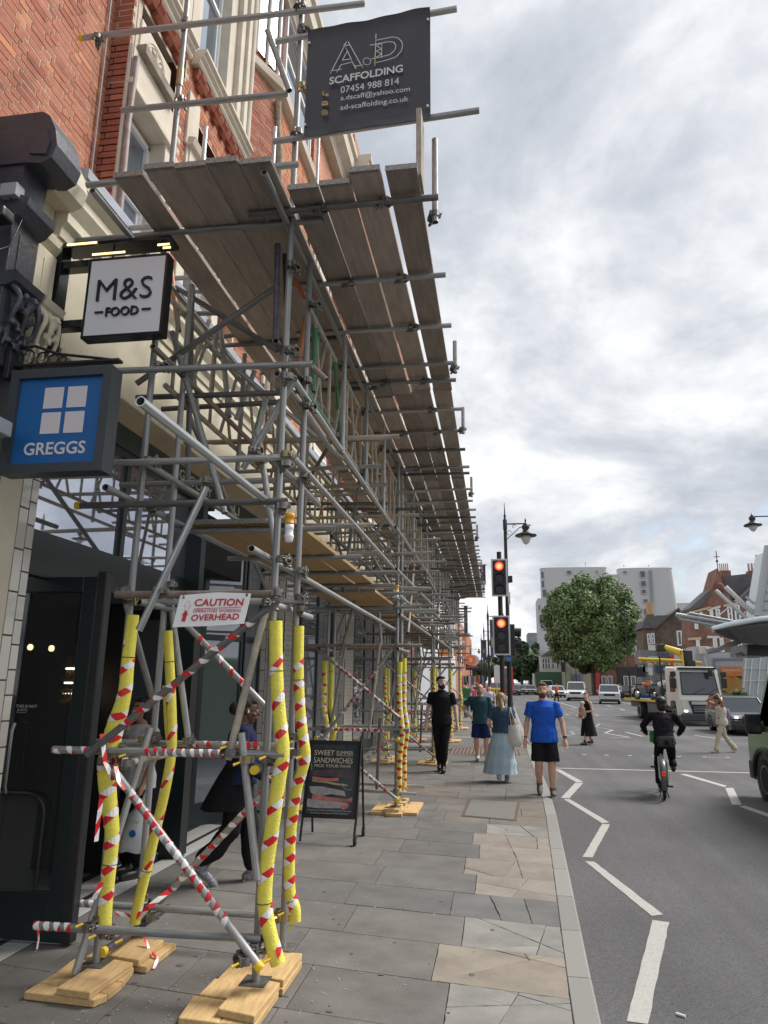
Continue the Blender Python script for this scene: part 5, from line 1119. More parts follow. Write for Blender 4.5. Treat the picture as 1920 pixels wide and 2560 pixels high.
# sole boards: stacked offcuts of pine under the base plates
def plank(par, px, z1, th, m=PINE):
    P = [AZ(u, v, z1) for u, v in px]; n = 4; c = sum((p for p in P), Vector())/4; mb = MB()
    area = sum(P[i].x*P[(i+1) % 4].y - P[(i+1) % 4].x*P[i].y for i in range(4))
    if area < 0: P = P[::-1]
    bm = bmesh.new(); lo = [bm.verts.new((p.x, p.y, z1-th)) for p in P]; hi = [bm.verts.new((p.x, p.y, z1)) for p in P]
    bm.faces.new(lo[::-1]); bm.faces.new(hi)
    for i in range(4): bm.faces.new((lo[i], lo[(i+1) % 4], hi[(i+1) % 4], hi[i]))
    bmesh.ops.bevel(bm, geom=bm.edges[:], offset=.004, segments=1, affect='EDGES'); mb.frombm(bm); return mb.build('plank', m, par)
s1 = thing('sole_boards', 'stack of pale pine boards under the nearest kerb side scaffold legs', 'sole boards', (-1.5, 4.6, 0), 'sole boards under the scaffold legs')
zl = lambda a, b: (400+a*.2411, 2200+b*.2411); zb = lambda a, b: (a*.2411, 2200+b*.2411)
for q, z1, th in (([zl(190,1425), zl(352,1192), zl(740,1255), zl(610,1480)], .042, .040), ([zl(408,1182), zl(566,1018), zl(905,1050), zl(740,1220)], .044, .040), ([zl(730,890), zl(850,760), zl(1130,790), zl(1000,930)], .042, .040), ([zl(590,1030), zl(740,875), zl(1010,900), zl(880,1080)], .040, .038),
                  ([zl(610,1480), zl(900,1120), zl(1235,1150), zl(985,1500)], .042, .040), ([zl(1000,1080), zl(1130,840), zl(1475,840), zl(1275,1130)], .042, .040),
                  ([zl(598,1330), zl(893,993), zl(1245,1062), zl(977,1412)], .083, .040), ([zl(930,988), zl(1130,735), zl(1475,758), zl(1280,1035)], .083, .040)): plank(s1, q, z1, th)
s2 = thing('sole_boards', 'stack of pale pine boards under the nearest shop side scaffold leg', 'sole boards', (-2.55, 4.65, 0), 'sole boards under the scaffold legs')
for q, z1, th in (([zb(250,1160), zb(400,1068), zb(1120,1185), zb(975,1245)], .042, .040), ([zb(405,1062), zb(575,965), zb(1270,1060), zb(1125,1178)], .041, .039), ([zb(580,960), zb(770,815), zb(1390,905), zb(1275,1052)], .043, .040), ([zb(585,1118), zb(1075,800), zb(1385,855), zb(932,1165)], .083, .040)): plank(s2, q, z1, th)
s3 = thing('sole_boards', 'stack of pale pine boards beside the shop doorway, behind the nearest stack', 'sole boards', (-2.55, 5.2, 0), 'sole boards under the scaffold legs')
for q, z1, th in (([zb(885,790), zb(1060,690), zb(1500,735), zb(1400,850)], .042, .04), ([zb(1380,880), zb(1659,640), zb(1830,655), zb(1520,900)], .042, .04), ([zb(1110,775), zb(1340,590), zb(1700,620), zb(1440,830)], .083, .04)): plank(s3, q, z1, th)
labs = ['second', 'third', 'fourth', 'farthest']
for k in range(1, 5):
    for xx, side in ((AXO, 'kerb side'), (BXI, 'shop side')):
        y = 4.6 + 6.13*k; t = thing('sole_boards', 'stack of pine boards under the %s %s scaffold tower along the pavement' % (labs[k-1], side), 'sole boards', (xx, y+.28, 0), 'sole boards under the scaffold legs')
        for i, (a, b, c, d, z) in enumerate(((-.34, -.3, -.1, .5, .042), (-.1, -.38, .13, .55, .042), (.13, -.22, .33, .7, .042), (-.15, -.25, .08, .22, .083), (-.12, .3, .1, .78, .083))):
            MB().bbox((xx+a+.002, y+b+random.uniform(-.04, .04), z-.04), (xx+c-.002, y+d, z), .004).build('plank', PINE, t)

# ---------------------------------------------------------------- things hung on the scaffold
def fit_text(mb, txt, A, B, h, out, mi=0, shear=0.0, off=0.0, up=Vector((0, 0, 1)), ext=0.0):
    """lettering whose ink runs from A to B (points on its mid line), height h, lifted by vector out"""
    A, B = Vector(A), Vector(B); t = text_mb(txt, 1.0, shear=shear, off=off); xs = [p[0] for p in t.v]; ys = [p[1] for p in t.v]
    x0, x1, y0, y1 = min(xs), max(xs), min(ys), max(ys); d = B-A
    vs = [A + d*((p[0]-x0)/(x1-x0)) + up*(((p[1]-y0)/(y1-y0)-.5)*h) + out for p in t.v]
    if ext:
        n = len(vs); o = len(mb.v); back = [p - out.normalized()*ext for p in vs]; mb.add(vs, t.f, mi)
        ed = {}
        for f in t.f:
            for i in range(len(f)):
                e = (f[i], f[(i+1) % len(f)])
                if (e[1], e[0]) in ed: del ed[(e[1], e[0])]
                else: ed[e] = 1
        mb.add(vs+back, [(a, a+n, b+n, b) for a, b in ed], mi)
    else: mb.add(vs, t.f, mi)
    return mb
INK = mat('white_print', (0.62, 0.62, 0.64), 0.6); GOLD = mat('gold_print', (0.50, 0.33, 0.12), 0.6)
BAN = mat('charcoal_banner_pvc', (0.022, 0.022, 0.03), 0.42, 0, 0.25, 6, (0.04, 0.04, 0.048), 0.3, 9)
YB = 4.47
ban = thing('scaffolder_banner', 'charcoal scaffolding company banner with white lettering, laced between two poles above the fan', 'banner', (-0.9, YB, 6.5))
zn = lambda a, b: (750+a*.3014, b*.3014)
mb = MB(); nx, nz = 22, 22; TLp, TRp, BLp, BRp = AY(*zn(70,285), YB), AY(*zn(1080,85), YB), AY(*zn(30,1165), YB), AY(*zn(1082,1005), YB); g = []
for j in range(nz+1):
    for i in range(nx+1):
        s, t = i/nx, j/nz; p = TLp.lerp(TRp, s).lerp(BLp.lerp(BRp, s), t)
        g.append(p + Vector((0, -.006*sin(s*9+t*3) - .004*sin(s*23+t*7) + (-.03*(1-t/.09)**2 if t < .09 else 0) + (-.03*((t-.93)/.07)**2 if t > .93 else 0), 0)))
mb.add(g, [(j*(nx+1)+i, (j+1)*(nx+1)+i, (j+1)*(nx+1)+i+1, j*(nx+1)+i+1) for j in range(nz) for i in range(nx)], smooth=True)
mb.add([p+Vector((0, .003, 0)) for p in g], [(j*(nx+1)+i, j*(nx+1)+i+1, (j+1)*(nx+1)+i+1, (j+1)*(nx+1)+i) for j in range(nz) for i in range(nx)], smooth=True)
mb.build('sheet', BAN, ban)
o = Vector((0, -.026, 0)); BA = lambda a, b: AY(*zn(a, b), YB)
mb = MB(); fit_text(mb, 'SCAFFOLDING', BA(250,695), BA(857,588), .070, o, off=.02); mb.build('lettering', INK, ban)
mb = MB(); fit_text(mb, '07454 988 814', BA(343,768), BA(825,692), .063, o); fit_text(mb, 'a.dscaff@yahoo.com', BA(342,840), BA(914,762), .062, o); fit_text(mb, 'ad-scaffolding.co.uk', BA(340,920), BA(902,845), .062, o); mb.build('lettering', INK, ban)
def lines(mb, segs, w, fn, oo=o, mi=0):
    for seg in segs:
        P = [fn(*p) for p in seg]
        for a, b in zip(P, P[1:]):
            d = (b-a).normalized(); nn = Vector((-d.z, 0, d.x))*w/2; mb.quad(a-nn+oo-d*w*.3, b-nn+oo+d*w*.3, b+nn+oo+d*w*.3, a+nn+oo-d*w*.3, mi)
mb = MB()
Dc = [(632,358)] + [(632+140, 330)] + [(815,338), (845,365), (855,400), (845,445), (800,495), (730,520), (622,545)]
Di = [(640,388), (740,368), (785,375), (800,405), (790,440), (750,475), (690,492), (640,502)]
lines(mb, [[(258,632),(392,370)], [(405,370),(523,583)], [(312,622),(345,560),(440,538),(468,592)], [(385,420),(430,512),(357,522),(402,440)], [(272,608),(348,597)], [(465,572),(525,562)], [(378,402),(412,398)], [(635,305),(626,568)], [(585,398),(640,390)], [(600,510),(640,504)], Dc, Di, [(640,402),(683,380)], [(640,402),(680,430),(636,445),(680,470),(636,500)], [(683,378),(682,503)]], .0065, BA)
lines(mb, [[(560+32*cos(t), 532+28*sin(t)) for t in [2*pi*i/16 for i in range(17)]]], .006, BA); mb.build('logo', INK, ban)
mb = MB(); og = o + Vector((0, -.002, 0)); lines(mb, [[(258,632),(272,605)], [(312,622),(322,597)], [(385,420),(396,445)], [(505,556),(522,580)], [(634,345),(632,380)], [(626,480),(626,560)], [(683,400),(683,430)], [(365,405),(380,385)], [(430,520),(440,545)]], .007, BA, og)
for c, kind in (((215,802), 0), ((213,880), 1), ((211,957), 2)):
    R_ = lambda a, b: BA(c[0]+a, c[1]+b)
    if kind == 0: lines(mb, [[(c[0]-22,c[1]-18), (c[0]-20,c[1]-2), (c[0]-5,c[1]+14), (c[0]+22,c[1]+12)]], .011, BA, og); lines(mb, [[(c[0]-22,c[1]-18),(c[0]-12,c[1]-14)], [(c[0]+12,c[1]+2),(c[0]+24,c[1]+10)]], .016, BA, og)
    elif kind == 1: mb.add([R_(*p)+og for p in ((-26,-15),(26,-22),(26,14),(-26,20))], [(0, 3, 2, 1)]); m2 = MB(); lines(m2, [[(c[0]-24,c[1]-12),(c[0],c[1]+4),(c[0]+24,c[1]-19)]], .004, BA, og*1.1); m2.build('logo', BAN, ban)
    else:
        lines(mb, [[(c[0]+24*cos(t), c[1]+24*sin(t)-2) for t in [2*pi*i/14 for i in range(15)]], [(c[0]+10*cos(t), c[1]+24*sin(t)-2) for t in [2*pi*i/14 for i in range(15)]], [(c[0]-24,c[1]),(c[0]+24,c[1]-5)], [(c[0]-20,c[1]-11),(c[0]+20,c[1]-16)], [(c[0]-20,c[1]+11),(c[0]+20,c[1]+7)]], .0045, BA, og)
mb.build('logo_accents', GOLD, ban)
for a, b in ((82,372), (1063,178), (48,1048), (1060,893)): MB().cyl(BA(a, b)+Vector((0, -.012, 0)), BA(a, b)+Vector((0, -.024, 0)), .009, n=10).build('cable_tie', WHITEP, ban)
# caution sign
cs = thing('caution_sign', 'white caution sign with red lettering wired to the rusty cross tube', 'sign', (-2.1, 4.42, 2.4))
zc = lambda a, b: (350+a*.2411, 1160+b*.2411)
P = [AY(*zc(418,1362), 4.47), None, AY(*zc(1152,1342), 4.47), None, None, AY(431, 1568, 4.38)]
n_ = (P[2]-P[0]).cross(P[5]-P[0]).normalized()
for i_, uv_ in ((1, zc(800,1330)), (3, (610, 1559)), (4, (520, 1565))): d_ = _ray(*uv_); P[i_] = CAM + d_*((P[0]-CAM).dot(n_)/d_.dot(n_))
MB().add(P + [p+Vector((0, .004, 0)) for p in P], [(5, 4, 1, 0), (4, 3, 2, 1), (6, 7, 10, 11), (7, 8, 9, 10), (0, 1, 7, 6), (1, 2, 8, 7), (2, 3, 9, 8), (3, 4, 10, 9), (4, 5, 11, 10), (5, 0, 6, 11)]).build('panel', mat('white_sign_board', (0.80, 0.80, 0.80), 0.4), cs)
RED = mat('red_print', (0.50, 0.02, 0.03), 0.5)
nrm = (P[2]-P[0]).cross(P[5]-P[0]).normalized(); nrm = nrm if nrm.y < 0 else -nrm; up_ = (P[0].lerp(P[2], .5) - P[5].lerp(P[3], .5)); H_ = up_.length; upn = up_.normalized()
def CS(u, v): 
    d = _ray(u, v); t = (P[0]-CAM).dot(nrm)/d.dot(nrm); return CAM + d*t
mb = MB(); oo = nrm*.006
fit_text(mb, 'CAUTION', CS(*zc(570,1440)), CS(*zc(1075,1435)), .055, oo, shear=.0, off=.02, up=upn); fit_text(mb, 'OPERATIVES WORKING', CS(*zc(550,1529)), CS(*zc(1047,1521)), .022, oo, up=upn, off=.008); fit_text(mb, 'OVERHEAD', CS(*zc(533,1598)), CS(*zc(1030,1583)), .046, oo, up=upn, off=.02)
def l3(mb, pts, w):
    Q = [CS(*zc(*p))+oo for p in pts]
    for a, b in zip(Q, Q[1:]):
        d = (b-a).normalized(); s = nrm.cross(d)*w/2; mb.quad(a-s, b-s, b+s, a+s)
l3(mb, [(565,1505), (1055,1488)], .004); l3(mb, [(510,1420), (455,1478), (478,1480), (462,1545)], .0018); l3(mb, [(510,1420), (530,1478), (508,1478), (498,1540)], .0018)
A4 = [CS(*zc(*p))+oo for p in ((433,1635),(470,1635),(487,1570),(500,1568),(482,1515),(435,1573),(450,1572))]; mb.add(A4, [tuple(range(7))]); mb.build('lettering', RED, cs)
for a, b in ((455,1388), (1110,1362)): MB().cyl(CS(*zc(a, b)) + nrm*.008, CS(*zc(a, b)), .008, n=10).build('eyelet', RUST, cs); MB().path([CS(*zc(a, b))+nrm*.01, CS(*zc(a+2, b-30))+Vector((0, -.012, .0)), CS(*zc(a+4, b-70))+Vector((0, .03, 0))], .0022, n=5).build('wire', BLACKP, cs)
# site lamps
LG = ['amber topped site lamp strapped to the tall nearest standard', 'amber topped site lamp strapped to the second tower', 'amber topped site lamp strapped to the third tower, farthest of the lamps']
for i, (c, s) in enumerate(((AY(725, 1284, 4.49), 1), (AX(992, 1463, AXO+.03), 1), (AX(1079, 1539, AXO+.03), 1))):
    t = thing('site_lamp', LG[i], 'site lamp', c, 'site lamps on the scaffold')
    MB().lathe([(.030, .0), (.034, -.004), (.034, -.028), (.029, -.032), (.029, -.062), (.033, -.066), (.032, -.074)], c).build('lamp_top', mat('amber_plastic', (0.72, 0.36, 0.02), .4), t)
    MB().lathe([(.030, -.075), (.030, -.105), (.027, -.11), (.028, -.145), (.032, -.15), (.032, -.165), (.027, -.175), (.028, -.19), (.02, -.198)], c).build('lamp_body', WHITEP, t)
    MB().path([c+Vector((-.045, .03, -.07)), c+Vector((0, -.032, -.07)), c+Vector((.03, .0, -.07))], .005, n=5).build('strap', BLACKP, t)
# ------------------------------------------------------------------ far side of the street and the distance
random.seed(21)
CONC = mat('pale_concrete_cladding', (0.50, 0.50, 0.50), 0.8, 0, 0.35, 0.25, (0.42, 0.42, 0.43)); WHR = mat('white_render', (0.62, 0.61, 0.58), .8, 0, .4, .5, (.5, .48, .44)); BEIGER = mat('beige_render', (0.42, 0.39, 0.32), .85, 0, .4, .5)
SLATE = mat('slate_roof', (0.12, 0.115, 0.12), .8, 0, .7, 1.2, (.07, .068, .07)); POT = mat('clay_chimney_pot', (.45, .30, .17), .8); DKWIN = mat('dark_far_window', (.05, .06, .075), .12, spec=.9); GREYW = mat('grey_white_wall', (.44, .46, .49), .7, 0, .2, .6)
def abox(par, px, y0, dy, m, name, bev=0):
    """upright block whose camera side at y0 spans the photo box (u0, v0, u1, v1)"""
    u0, v0, u1, v1 = px; a, b = AY(u0, v1, y0), AY(u1, v0, y0); z0 = 0 if v1 > 1700 else a.z
    return MB().box((AY(u0, (v0+v1)/2, y0).x, y0, z0), (AY(u1, (v0+v1)/2, y0).x, y0+dy, b.z)).build(name, m, par)
def awin(par, px, y0, m=DKWIN, fr=WFRAME, fw=.08, name='window', mid=True):
    u0, v0, u1, v1 = px; p = AY(u0, v1, y0); q = AY(u1, v0, y0); x0, x1, z0, z1 = p.x, q.x, p.z, q.z
    mb = MB()
    for a, b in (((x0, z0), (x0+fw, z1)), ((x1-fw, z0), (x1, z1)), ((x0+fw, z0), (x1-fw, z0+fw)), ((x0+fw, z1-fw), (x1-fw, z1))): mb.box((a[0], y0-.08, a[1]), (b[0], y0+.02, b[1]))
    if mid: mb.box((x0+fw, y0-.06, (z0+z1)/2-.04), (x1-fw, y0+.01, (z0+z1)/2+.04))
    f = mb.build(name, fr, par); put('pane', MB().box((x0+fw, y0-.04, z0+fw), (x1-fw, y0-.02, z1-fw)).mesh('pane', m), f); return f
zt = lambda a, b: (1320+a*.2290, 1380+b*.2290)
# apartment towers
t = thing('apartment_building', 'pale grey curved apartment tower behind the left half of the big plane tree', 'building', (16, 165, 0), 'curved apartment towers')
def rtower(par, u0, u1, vt, y, vb=1715, dep=.55, taper=0.0, z0=0.0):
    a, b = AY(u0, vt, y), AY(u1, vt, y); cx_, rx = (a.x+b.x)/2, (b.x-a.x)/2; mb = MB(); n = 44; prof = []
    for z, e in ((z0, taper), (a.z*.6, taper*.5), (a.z-.3, 0), (a.z, .12)): prof.append([Vector((cx_+(rx+e)*abs(cos(t_))**.5*(1 if cos(t_) > 0 else -1), y+rx*dep*(1+abs(sin(t_))**.4*(1 if sin(t_) > 0 else -1)), z)) for t_ in [2*pi*(i+.5)/n for i in range(n)]])
    mb.loft(prof, smooth=False, caps=True); return mb.build('tower_wall', CONC, par)
YT = 165
def surf_win(par, list_, y, tw=None): 
    for w_ in list_:
        u0, v0 = zt(w_[0], w_[1]); u1, v1 = zt(w_[2], w_[3])
        if tw:
            ua, ub, yt, dep = tw; a, b = AY(ua, 1420, yt).x, AY(ub, 1420, yt).x; c_, r_ = (a+b)/2, (b-a)/2
            dx = min(.96, abs(AY((u0+u1)/2, v0, yt).x-c_)/r_)+.0; y = yt + r_*dep*(1-max(0, 1-dx**4)**.2) - .25
        awin(par, (u0, v0, u1, v1), y, m=DKWIN, fr=mat('pale_metal_frame', (.45, .46, .46), .5), fw=.12, mid=False)
rtower(t, 1352, 1519, 1419, YT, dep=.35)
MB().box((AY(1345, 1500, YT-2).x, YT-1, 0), (AY(1400, 1500, YT).x, YT+8, AY(1350, 1497, YT).z)).build('lower_wing', CONC, t)
surf_win(t, [(140,210,175,290),(145,310,180,392),(155,405,203,497),(420,200,475,245),(742,197,763,240),(576,195,600,220)], YT+.6, (1352, 1519, YT, .35)); surf_win(t, [(110,575,133,635),(122,680,158,780),(146,790,160,845)], YT-1.1)
t2 = thing('apartment_building', 'pale grey curved apartment tower with a tall glass slot, right of the big plane tree', 'building', (34, 165, 0), 'curved apartment towers')
rtower(t2, 1547, 1683, 1420, YT, dep=.4, taper=1.2); abox(t2, (1500, 1435, 1625, 1715), YT+1.2, 10, CONC, 'link_block'); abox(t2, (1680, 1507, 1760, 1715), YT+6, 9, CONC, 'lower_wing')
surf_win(t2, [(1050,303,1100,355),(1140,405,1190,460),(1145,510,1190,565),(1180,610,1208,665),(1175,303,1198,357)], YT+1.0); surf_win(t2, [(1222,205,1280,280),(1230,310,1288,380),(1237,405,1290,460),(1260,510,1310,562),(1262,615,1318,690),(1255,715,1290,750),(1035,205,1080,235)], YT, (1547, 1683, YT, .4))
p = [AY(*zt(*q), YT-.3) for q in ((1318,200),(1350,200),(1382,695),(1355,695))]; MB().add(p + [q+Vector((0, .2, 0)) for q in p], [(3,2,1,0),(4,5,6,7),(0,1,5,4),(1,2,6,5),(2,3,7,6),(3,0,4,7)]).build('glass_slot', mat('blue_grey_glass', (.16, .21, .25), .1, spec=.9), t2)
for (u, v) in ((1464, 1405), (1560, 1412), (1622, 1412)): q = AY(u, 1417, YT+3); MB().cyl(q, q+Vector((0, 0, (1417-v)*.09)), .12, n=6).build('roof_mast', CONC, t2 if u > 1500 else t)
# grey and white buildings at the left of the tree
t = thing('office_building', 'grey stepped concrete building between the street trees in the distance', 'building', (6, 185, 0)); abox(t, (1322, 1582, 1352, 1715), 185, 10, mat('mid_grey_concrete', (.30, .31, .33), .8, 0, .3, .5), 'wall'); abox(t, (1334, 1610, 1352, 1715), 180, 5, CONC, 'wall'); awin(t, (1330, 1595, 1350, 1602), 184.8); 
t = thing('white_terrace', 'low white rendered terrace left of the plane tree', 'building', (10, 150, 0)); abox(t, (1336, 1626, 1376, 1715), 152, 10, WHR, 'wall'); abox(t, (1350, 1640, 1412, 1715), 145, 6, WHR, 'wall'); 
mb = MB(); a, b, c_ = AY(1352, 1640, 144.5), AY(1388, 1625, 150), AY(1412, 1640, 144.5); mb.prism([(a.x, a.z), (c_.x, c_.z), (b.x, b.z+.6)], 'y', 144.4, 152); mb.build('roof', SLATE, t); 
for u in (1356, 1363, 1370, 1380, 1392, 1402): awin(t, (u, 1646, u+4.5, 1672), 144.9, fw=.08)
abox(t, (1340, 1680, 1412, 1712), 144.7, .4, mat('green_shopfront', (.05, .12, .06), .5), 'shopfront')
t = thing('beige_building', 'blank beige rendered wall behind the plane tree trunk', 'building', (16, 135, 0)); abox(t, (1412, 1655, 1500, 1718), 138, 8, BEIGER, 'wall'); abox(t, (1436, 1686, 1452, 1718), 137.5, .3, mat('blue_hoarding', (.14, .18, .36), .6), 'hoarding'); abox(t, (1416, 1676, 1426, 1718), 137.4, .3, mat('pale_green_hoarding', (.25, .38, .22), .6), 'hoarding'); abox(t, (1403, 1660, 1413, 1680), 137.6, .3, DKWIN, 'window')
t = thing('brick_shop_block', 'red brick shop block in the shade under the plane tree', 'building', (20, 118, 0)); abox(t, (1495, 1640, 1612, 1725), 118, 9, BTEXR, 'wall'); abox(t, (1545, 1668, 1612, 1725), 117.6, .5, BLACKM, 'shopfront'); abox(t, (1490, 1682, 1500, 1720), 117.5, .4, mat('red_phone_box_paint', (.4, .03, .03), .4), 'phone_box_panel')
for u in (1505, 1520, 1560, 1578, 1595): awin(t, (u, 1690, u+10, 1715), 117.4, mid=False)
# brown brick corner house
zh = lambda a, b: (1500+a*.2532, 1350+b*.2532)
YH = 84; t = thing('brown_brick_house', 'brown brick house with chimney and slate roof above small shops, right of the plane tree', 'building', (22, YH, 0))
def poly_y(par, pts, y0, y1, m, name):
    P = [AY(*zh(*p), y0) for p in pts]; mb = MB(); return mb.prism([(p.x, p.z) for p in P], 'y', y0, y1).build(name, m, par)
poly_y(t, [(430,1180),(430,870),(545,870),(545,1180)][::-1][::-1], YH, YH+4, BTEXB, 'wall'); poly_y(t, [(543,1180),(925,1180),(915,850),(770,690),(700,740),(545,860)], YH+.6, YH+4, BTEXB, 'wall')
mb = MB(); R_ = [AY(*zh(*p), YH-.2) for p in ((408,872),(550,872),(700,735),(640,745),(560,745),(440,790))]; mb.prism([(p.x, p.z) for p in R_], 'y', YH-.3, YH+4.2); mb.build('roof', SLATE, t)
mb = MB(); R_ = [AY(*zh(*p), YH+.3) for p in ((545,862),(770,690),(920,850),(912,820),(775,668),(545,838))]; mb.prism([(p.x, p.z) for p in R_], 'y', YH+.2, YH+4.2); mb.build('roof', SLATE, t)
ch = poly_y(t, [(466,850),(466,735),(535,735),(535,830)], YH+1, YH+2.2, BTEXB, 'chimney')
for a in (478, 497, 515): q = AY(*zh(a, 735), YH+1.6); put('chimney_pot', MB().cyl(q, q+Vector((0, 0, 1.4)), .24, .2, n=8).mesh('chimney_pot', POT), ch)
q = AY(*zh(665, 740), YH+5); 
for b in ((470,925,495,1030), (510,920,535,1025)): u0, v0 = zh(b[0], b[1]); u1, v1 = zh(b[2], b[3]); awin(t, (u0, v0, u1, v1), YH-.02, fw=.12)
u0, v0 = zh(765, 895); u1, v1 = zh(805, 1045); awin(t, (u0, v0, u1, v1), YH+.58, fw=.16, mid=False)
abox(t, (1605, 1625, 1735, 1735), YH-3, 3.4, mat('grey_shop_wall', (.20, .20, .215), .7, 0, .3, 1), 'shopfront')
SHOPS = [((1590,1660,1614,1692), (.015,.015,.02), 'dark_shop_sign'), ((1622,1640,1645,1655), (.25,.42,.48), 'pale_blue_shop_sign'), ((1607,1668,1622,1680), (.2,.42,.48), 'pale_blue_shop_sign_2'), ((1676,1640,1712,1668), (.5,.03,.03), 'red_shop_sign'), ((1645,1632,1672,1648), (.07,.08,.10), 'charcoal_shop_sign'), ((1640,1664,1675,1682), (.03,.04,.08), 'navy_shop_sign')]
for i, (px, c_, nm) in enumerate(SHOPS): abox(t, px, YH-3.2, .15, mat(nm, c_, .5), 'shop_sign')
def atext(par, txt, u0, u1, v, hpx, y, m, off=.0, name='lettering'):
    a, b = AY(u0, v, y), AY(u1, v, y); h = AY(u0, v-hpx, y).z - a.z; mb = MB(); fit_text(mb, txt, a, b, h, Vector((0, -.02, 0)), off=off); return mb.build(name, m, par)
abox(t, (1622, 1612, 1652, 1626), YH-3.1, .3, WHR, 'parapet_block'); abox(t, (1606, 1690, 1735, 1735), YH-3.15, .1, DKWIN, 'shop_window')
atext(t, 'TMF', 1592, 1608, 1643+22, 7, YH-3.3, INKW); atext(t, 'Sarto', 1658, 1674, 1673, 6, YH-3.3, INKW); atext(t, 'iBuy', 1682, 1706, 1660, 6, YH-3.3, INKW)
# red brick gabled building
YR = 66; t = thing('gabled_brick_building', 'deep red brick Victorian building with pointed gable and iron finial behind the glass station canopy', 'building', (26, YR, 0))
poly_y(t, [(905,1120),(1700,1120),(1700,520),(1300,600),(1210,410),(1165,275),(1105,485),(890,670),(895,1120)][::-1], YR, YR+3, BTEXR, 'wall')
poly_y(t, [(1205,360),(1520,325),(1600,500),(1370,580),(1290,590)], YR+1.5, YR+4, SLATE, 'roof'); poly_y(t, [(880,675),(1100,480),(1110,510),(1000,660),(890,700)], YR-.2, YR+3.2, SLATE, 'roof'); poly_y(t, [(1370,585),(1640,345),(1760,345),(1760,500),(1500,570)], YR-.1, YR+3.2, SLATE, 'roof')
for q in ([(890,705),(1100,655),(1100,675),(890,725)], [(1060,680),(1190,645),(1190,668),(1060,703)], [(1220,640),(1400,605),(1400,625),(1220,662)], [(870,965),(1000,958),(1000,985),(870,990)], [(1060,945),(1180,948),(1180,970),(1060,970)]): poly_y(t, q, YR-.12, YR, mat('buff_stone_band', (.5, .42, .28), .8) if q[0][0] != 1060 else WHR, 'stone_band')
for b in ((935,820,965,880),(985,710,1010,760),(1085,690,1112,765),(1145,680,1180,770),(1265,660,1300,800),(1335,640,1375,800),(1460,600,1500,780),(1540,590,1580,760),(950,985,980,1050),(1120,970,1150,1070),(1190,965,1215,1105),(1300,990,1325,1110),(1365,1010,1400,1110)): u0, v0 = zh(b[0], b[1]); u1, v1 = zh(b[2], b[3]); awin(t, (u0, v0, u1, v1), YR-.02, fw=.14)
q = AY(*zh(1180, 470), YR-.05); MB().lathe([(.2, -.45), (.38, -.2), (.36, .25), (.1, .45)], q, n=10).build('terracotta_shield', mat('dark_terracotta', (.16, .06, .04), .9), t)
q = AY(*zh(1163, 285), YR+.3); mb = MB(); mb.cyl(q, q+Vector((0, 0, 1.6)), .04, n=6); mb.ball(q+Vector((0, 0, .7)), .12, 8); mb.cyl(q+Vector((-.25, 0, 1.1)), q+Vector((.25, 0, 1.1)), .035, n=6); mb.build('iron_finial', BLACKM, t)
for u0, v0, u1, v1, pots in ((1200, 330, 1290, 300, 5), (1480, 325, 1570, 300, 3), (1570, 350, 1660, 215, 3)):
    a, b = AY(*zh(u0, v0+30), YR+4), AY(*zh(u1, v1), YR+4); ch = MB().box((a.x, YR+4, a.z-1), (b.x, YR+5, b.z)).build('chimney', BTEXR, t)
    for i in range(pots): c_ = Vector((a.x+(b.x-a.x)*(i+.5)/pots, YR+4.5, b.z)); put('chimney_pot', MB().cyl(c_, c_+Vector((0, 0, .75)), .36*(b.x-a.x)/pots, .3*(b.x-a.x)/pots, n=8).mesh('chimney_pot', POT), ch)
# supermarket entrance wall, canopy and steelwork
YS = 52; t = thing('supermarket_entrance', 'grey white supermarket wall with orange sign panel and tall fruit poster', 'building', (24, YS, 0))
poly_y(t, [(940,1760),(940,1050),(1075,1050),(1080,1110),(1450,1110),(1450,1760)], YS, YS+6, GREYW, 'wall')
poly_y(t, [(1120,1530),(1120,1165),(1140,1165),(1140,1530)], YS-.1, YS, mat('blue_grey_trim', (.2, .24, .29), .6), 'doorway_trim'); poly_y(t, [(1140,1185),(1440,1185),(1440,1165),(1140,1165)], YS-.1, YS, mat('blue_grey_trim', (.2, .24, .29), .6), 'doorway_trim')
poly_y(t, [(1400,1600),(1440,1030),(1700,1030),(1700,1600)], YS-1.5, YS-1.2, mat('pale_glass_wall', (.36, .42, .46), .15, spec=.8), 'glass_wall')
for a in (1440, 1500, 1580, 1660): poly_y(t, [(a-30,1530),(a+12,1030),(a+20,1030),(a-20,1530)], YS-1.6, YS-1.5, WFRAME, 'mullion')
for b_ in (1270, 1390): poly_y(t, [(1415,b_),(1700,b_),(1700,b_-6),(1415,b_-6)], YS-1.62, YS-1.5, WFRAME, 'transom')
q = AY(*zh(1018, 1090), YS-.3); mb = MB(); mb.bbox(q+Vector((-.25, -.5, -.25)), q+Vector((.25, .1, .25)), .05); mb.cyl(q+Vector((0, 0, -.2)), q+Vector((.2, .2, -1.2)), .05, n=6); mb.build('security_camera', WHR, t)
tp = thing('supermarket_poster', "orange Sainsbury's sign panel above a fruit poster on the grey wall", 'sign', AY(*zh(1310, 1510), YS-.3))
poly_y(tp, [(1195,1355),(1190,1253),(1425,1253),(1412,1340)], YS-.3, YS-.12, mat('orange_sign_face', (.62, .20, .05), .5), 'panel')
a, b = zh(1210, 1287), zh(1390, 1287); atext(tp, "Sainsbury's", a[0], b[0], a[1], 9, YS-.32, mat('cream_print', (.75, .66, .55), .5), .01); a, b = zh(1212, 1312), zh(1300, 1312); atext(tp, 'Station Road', a[0], b[0], a[1], 2.2, YS-.32, mat('cream_print', (.75, .66, .55), .5))
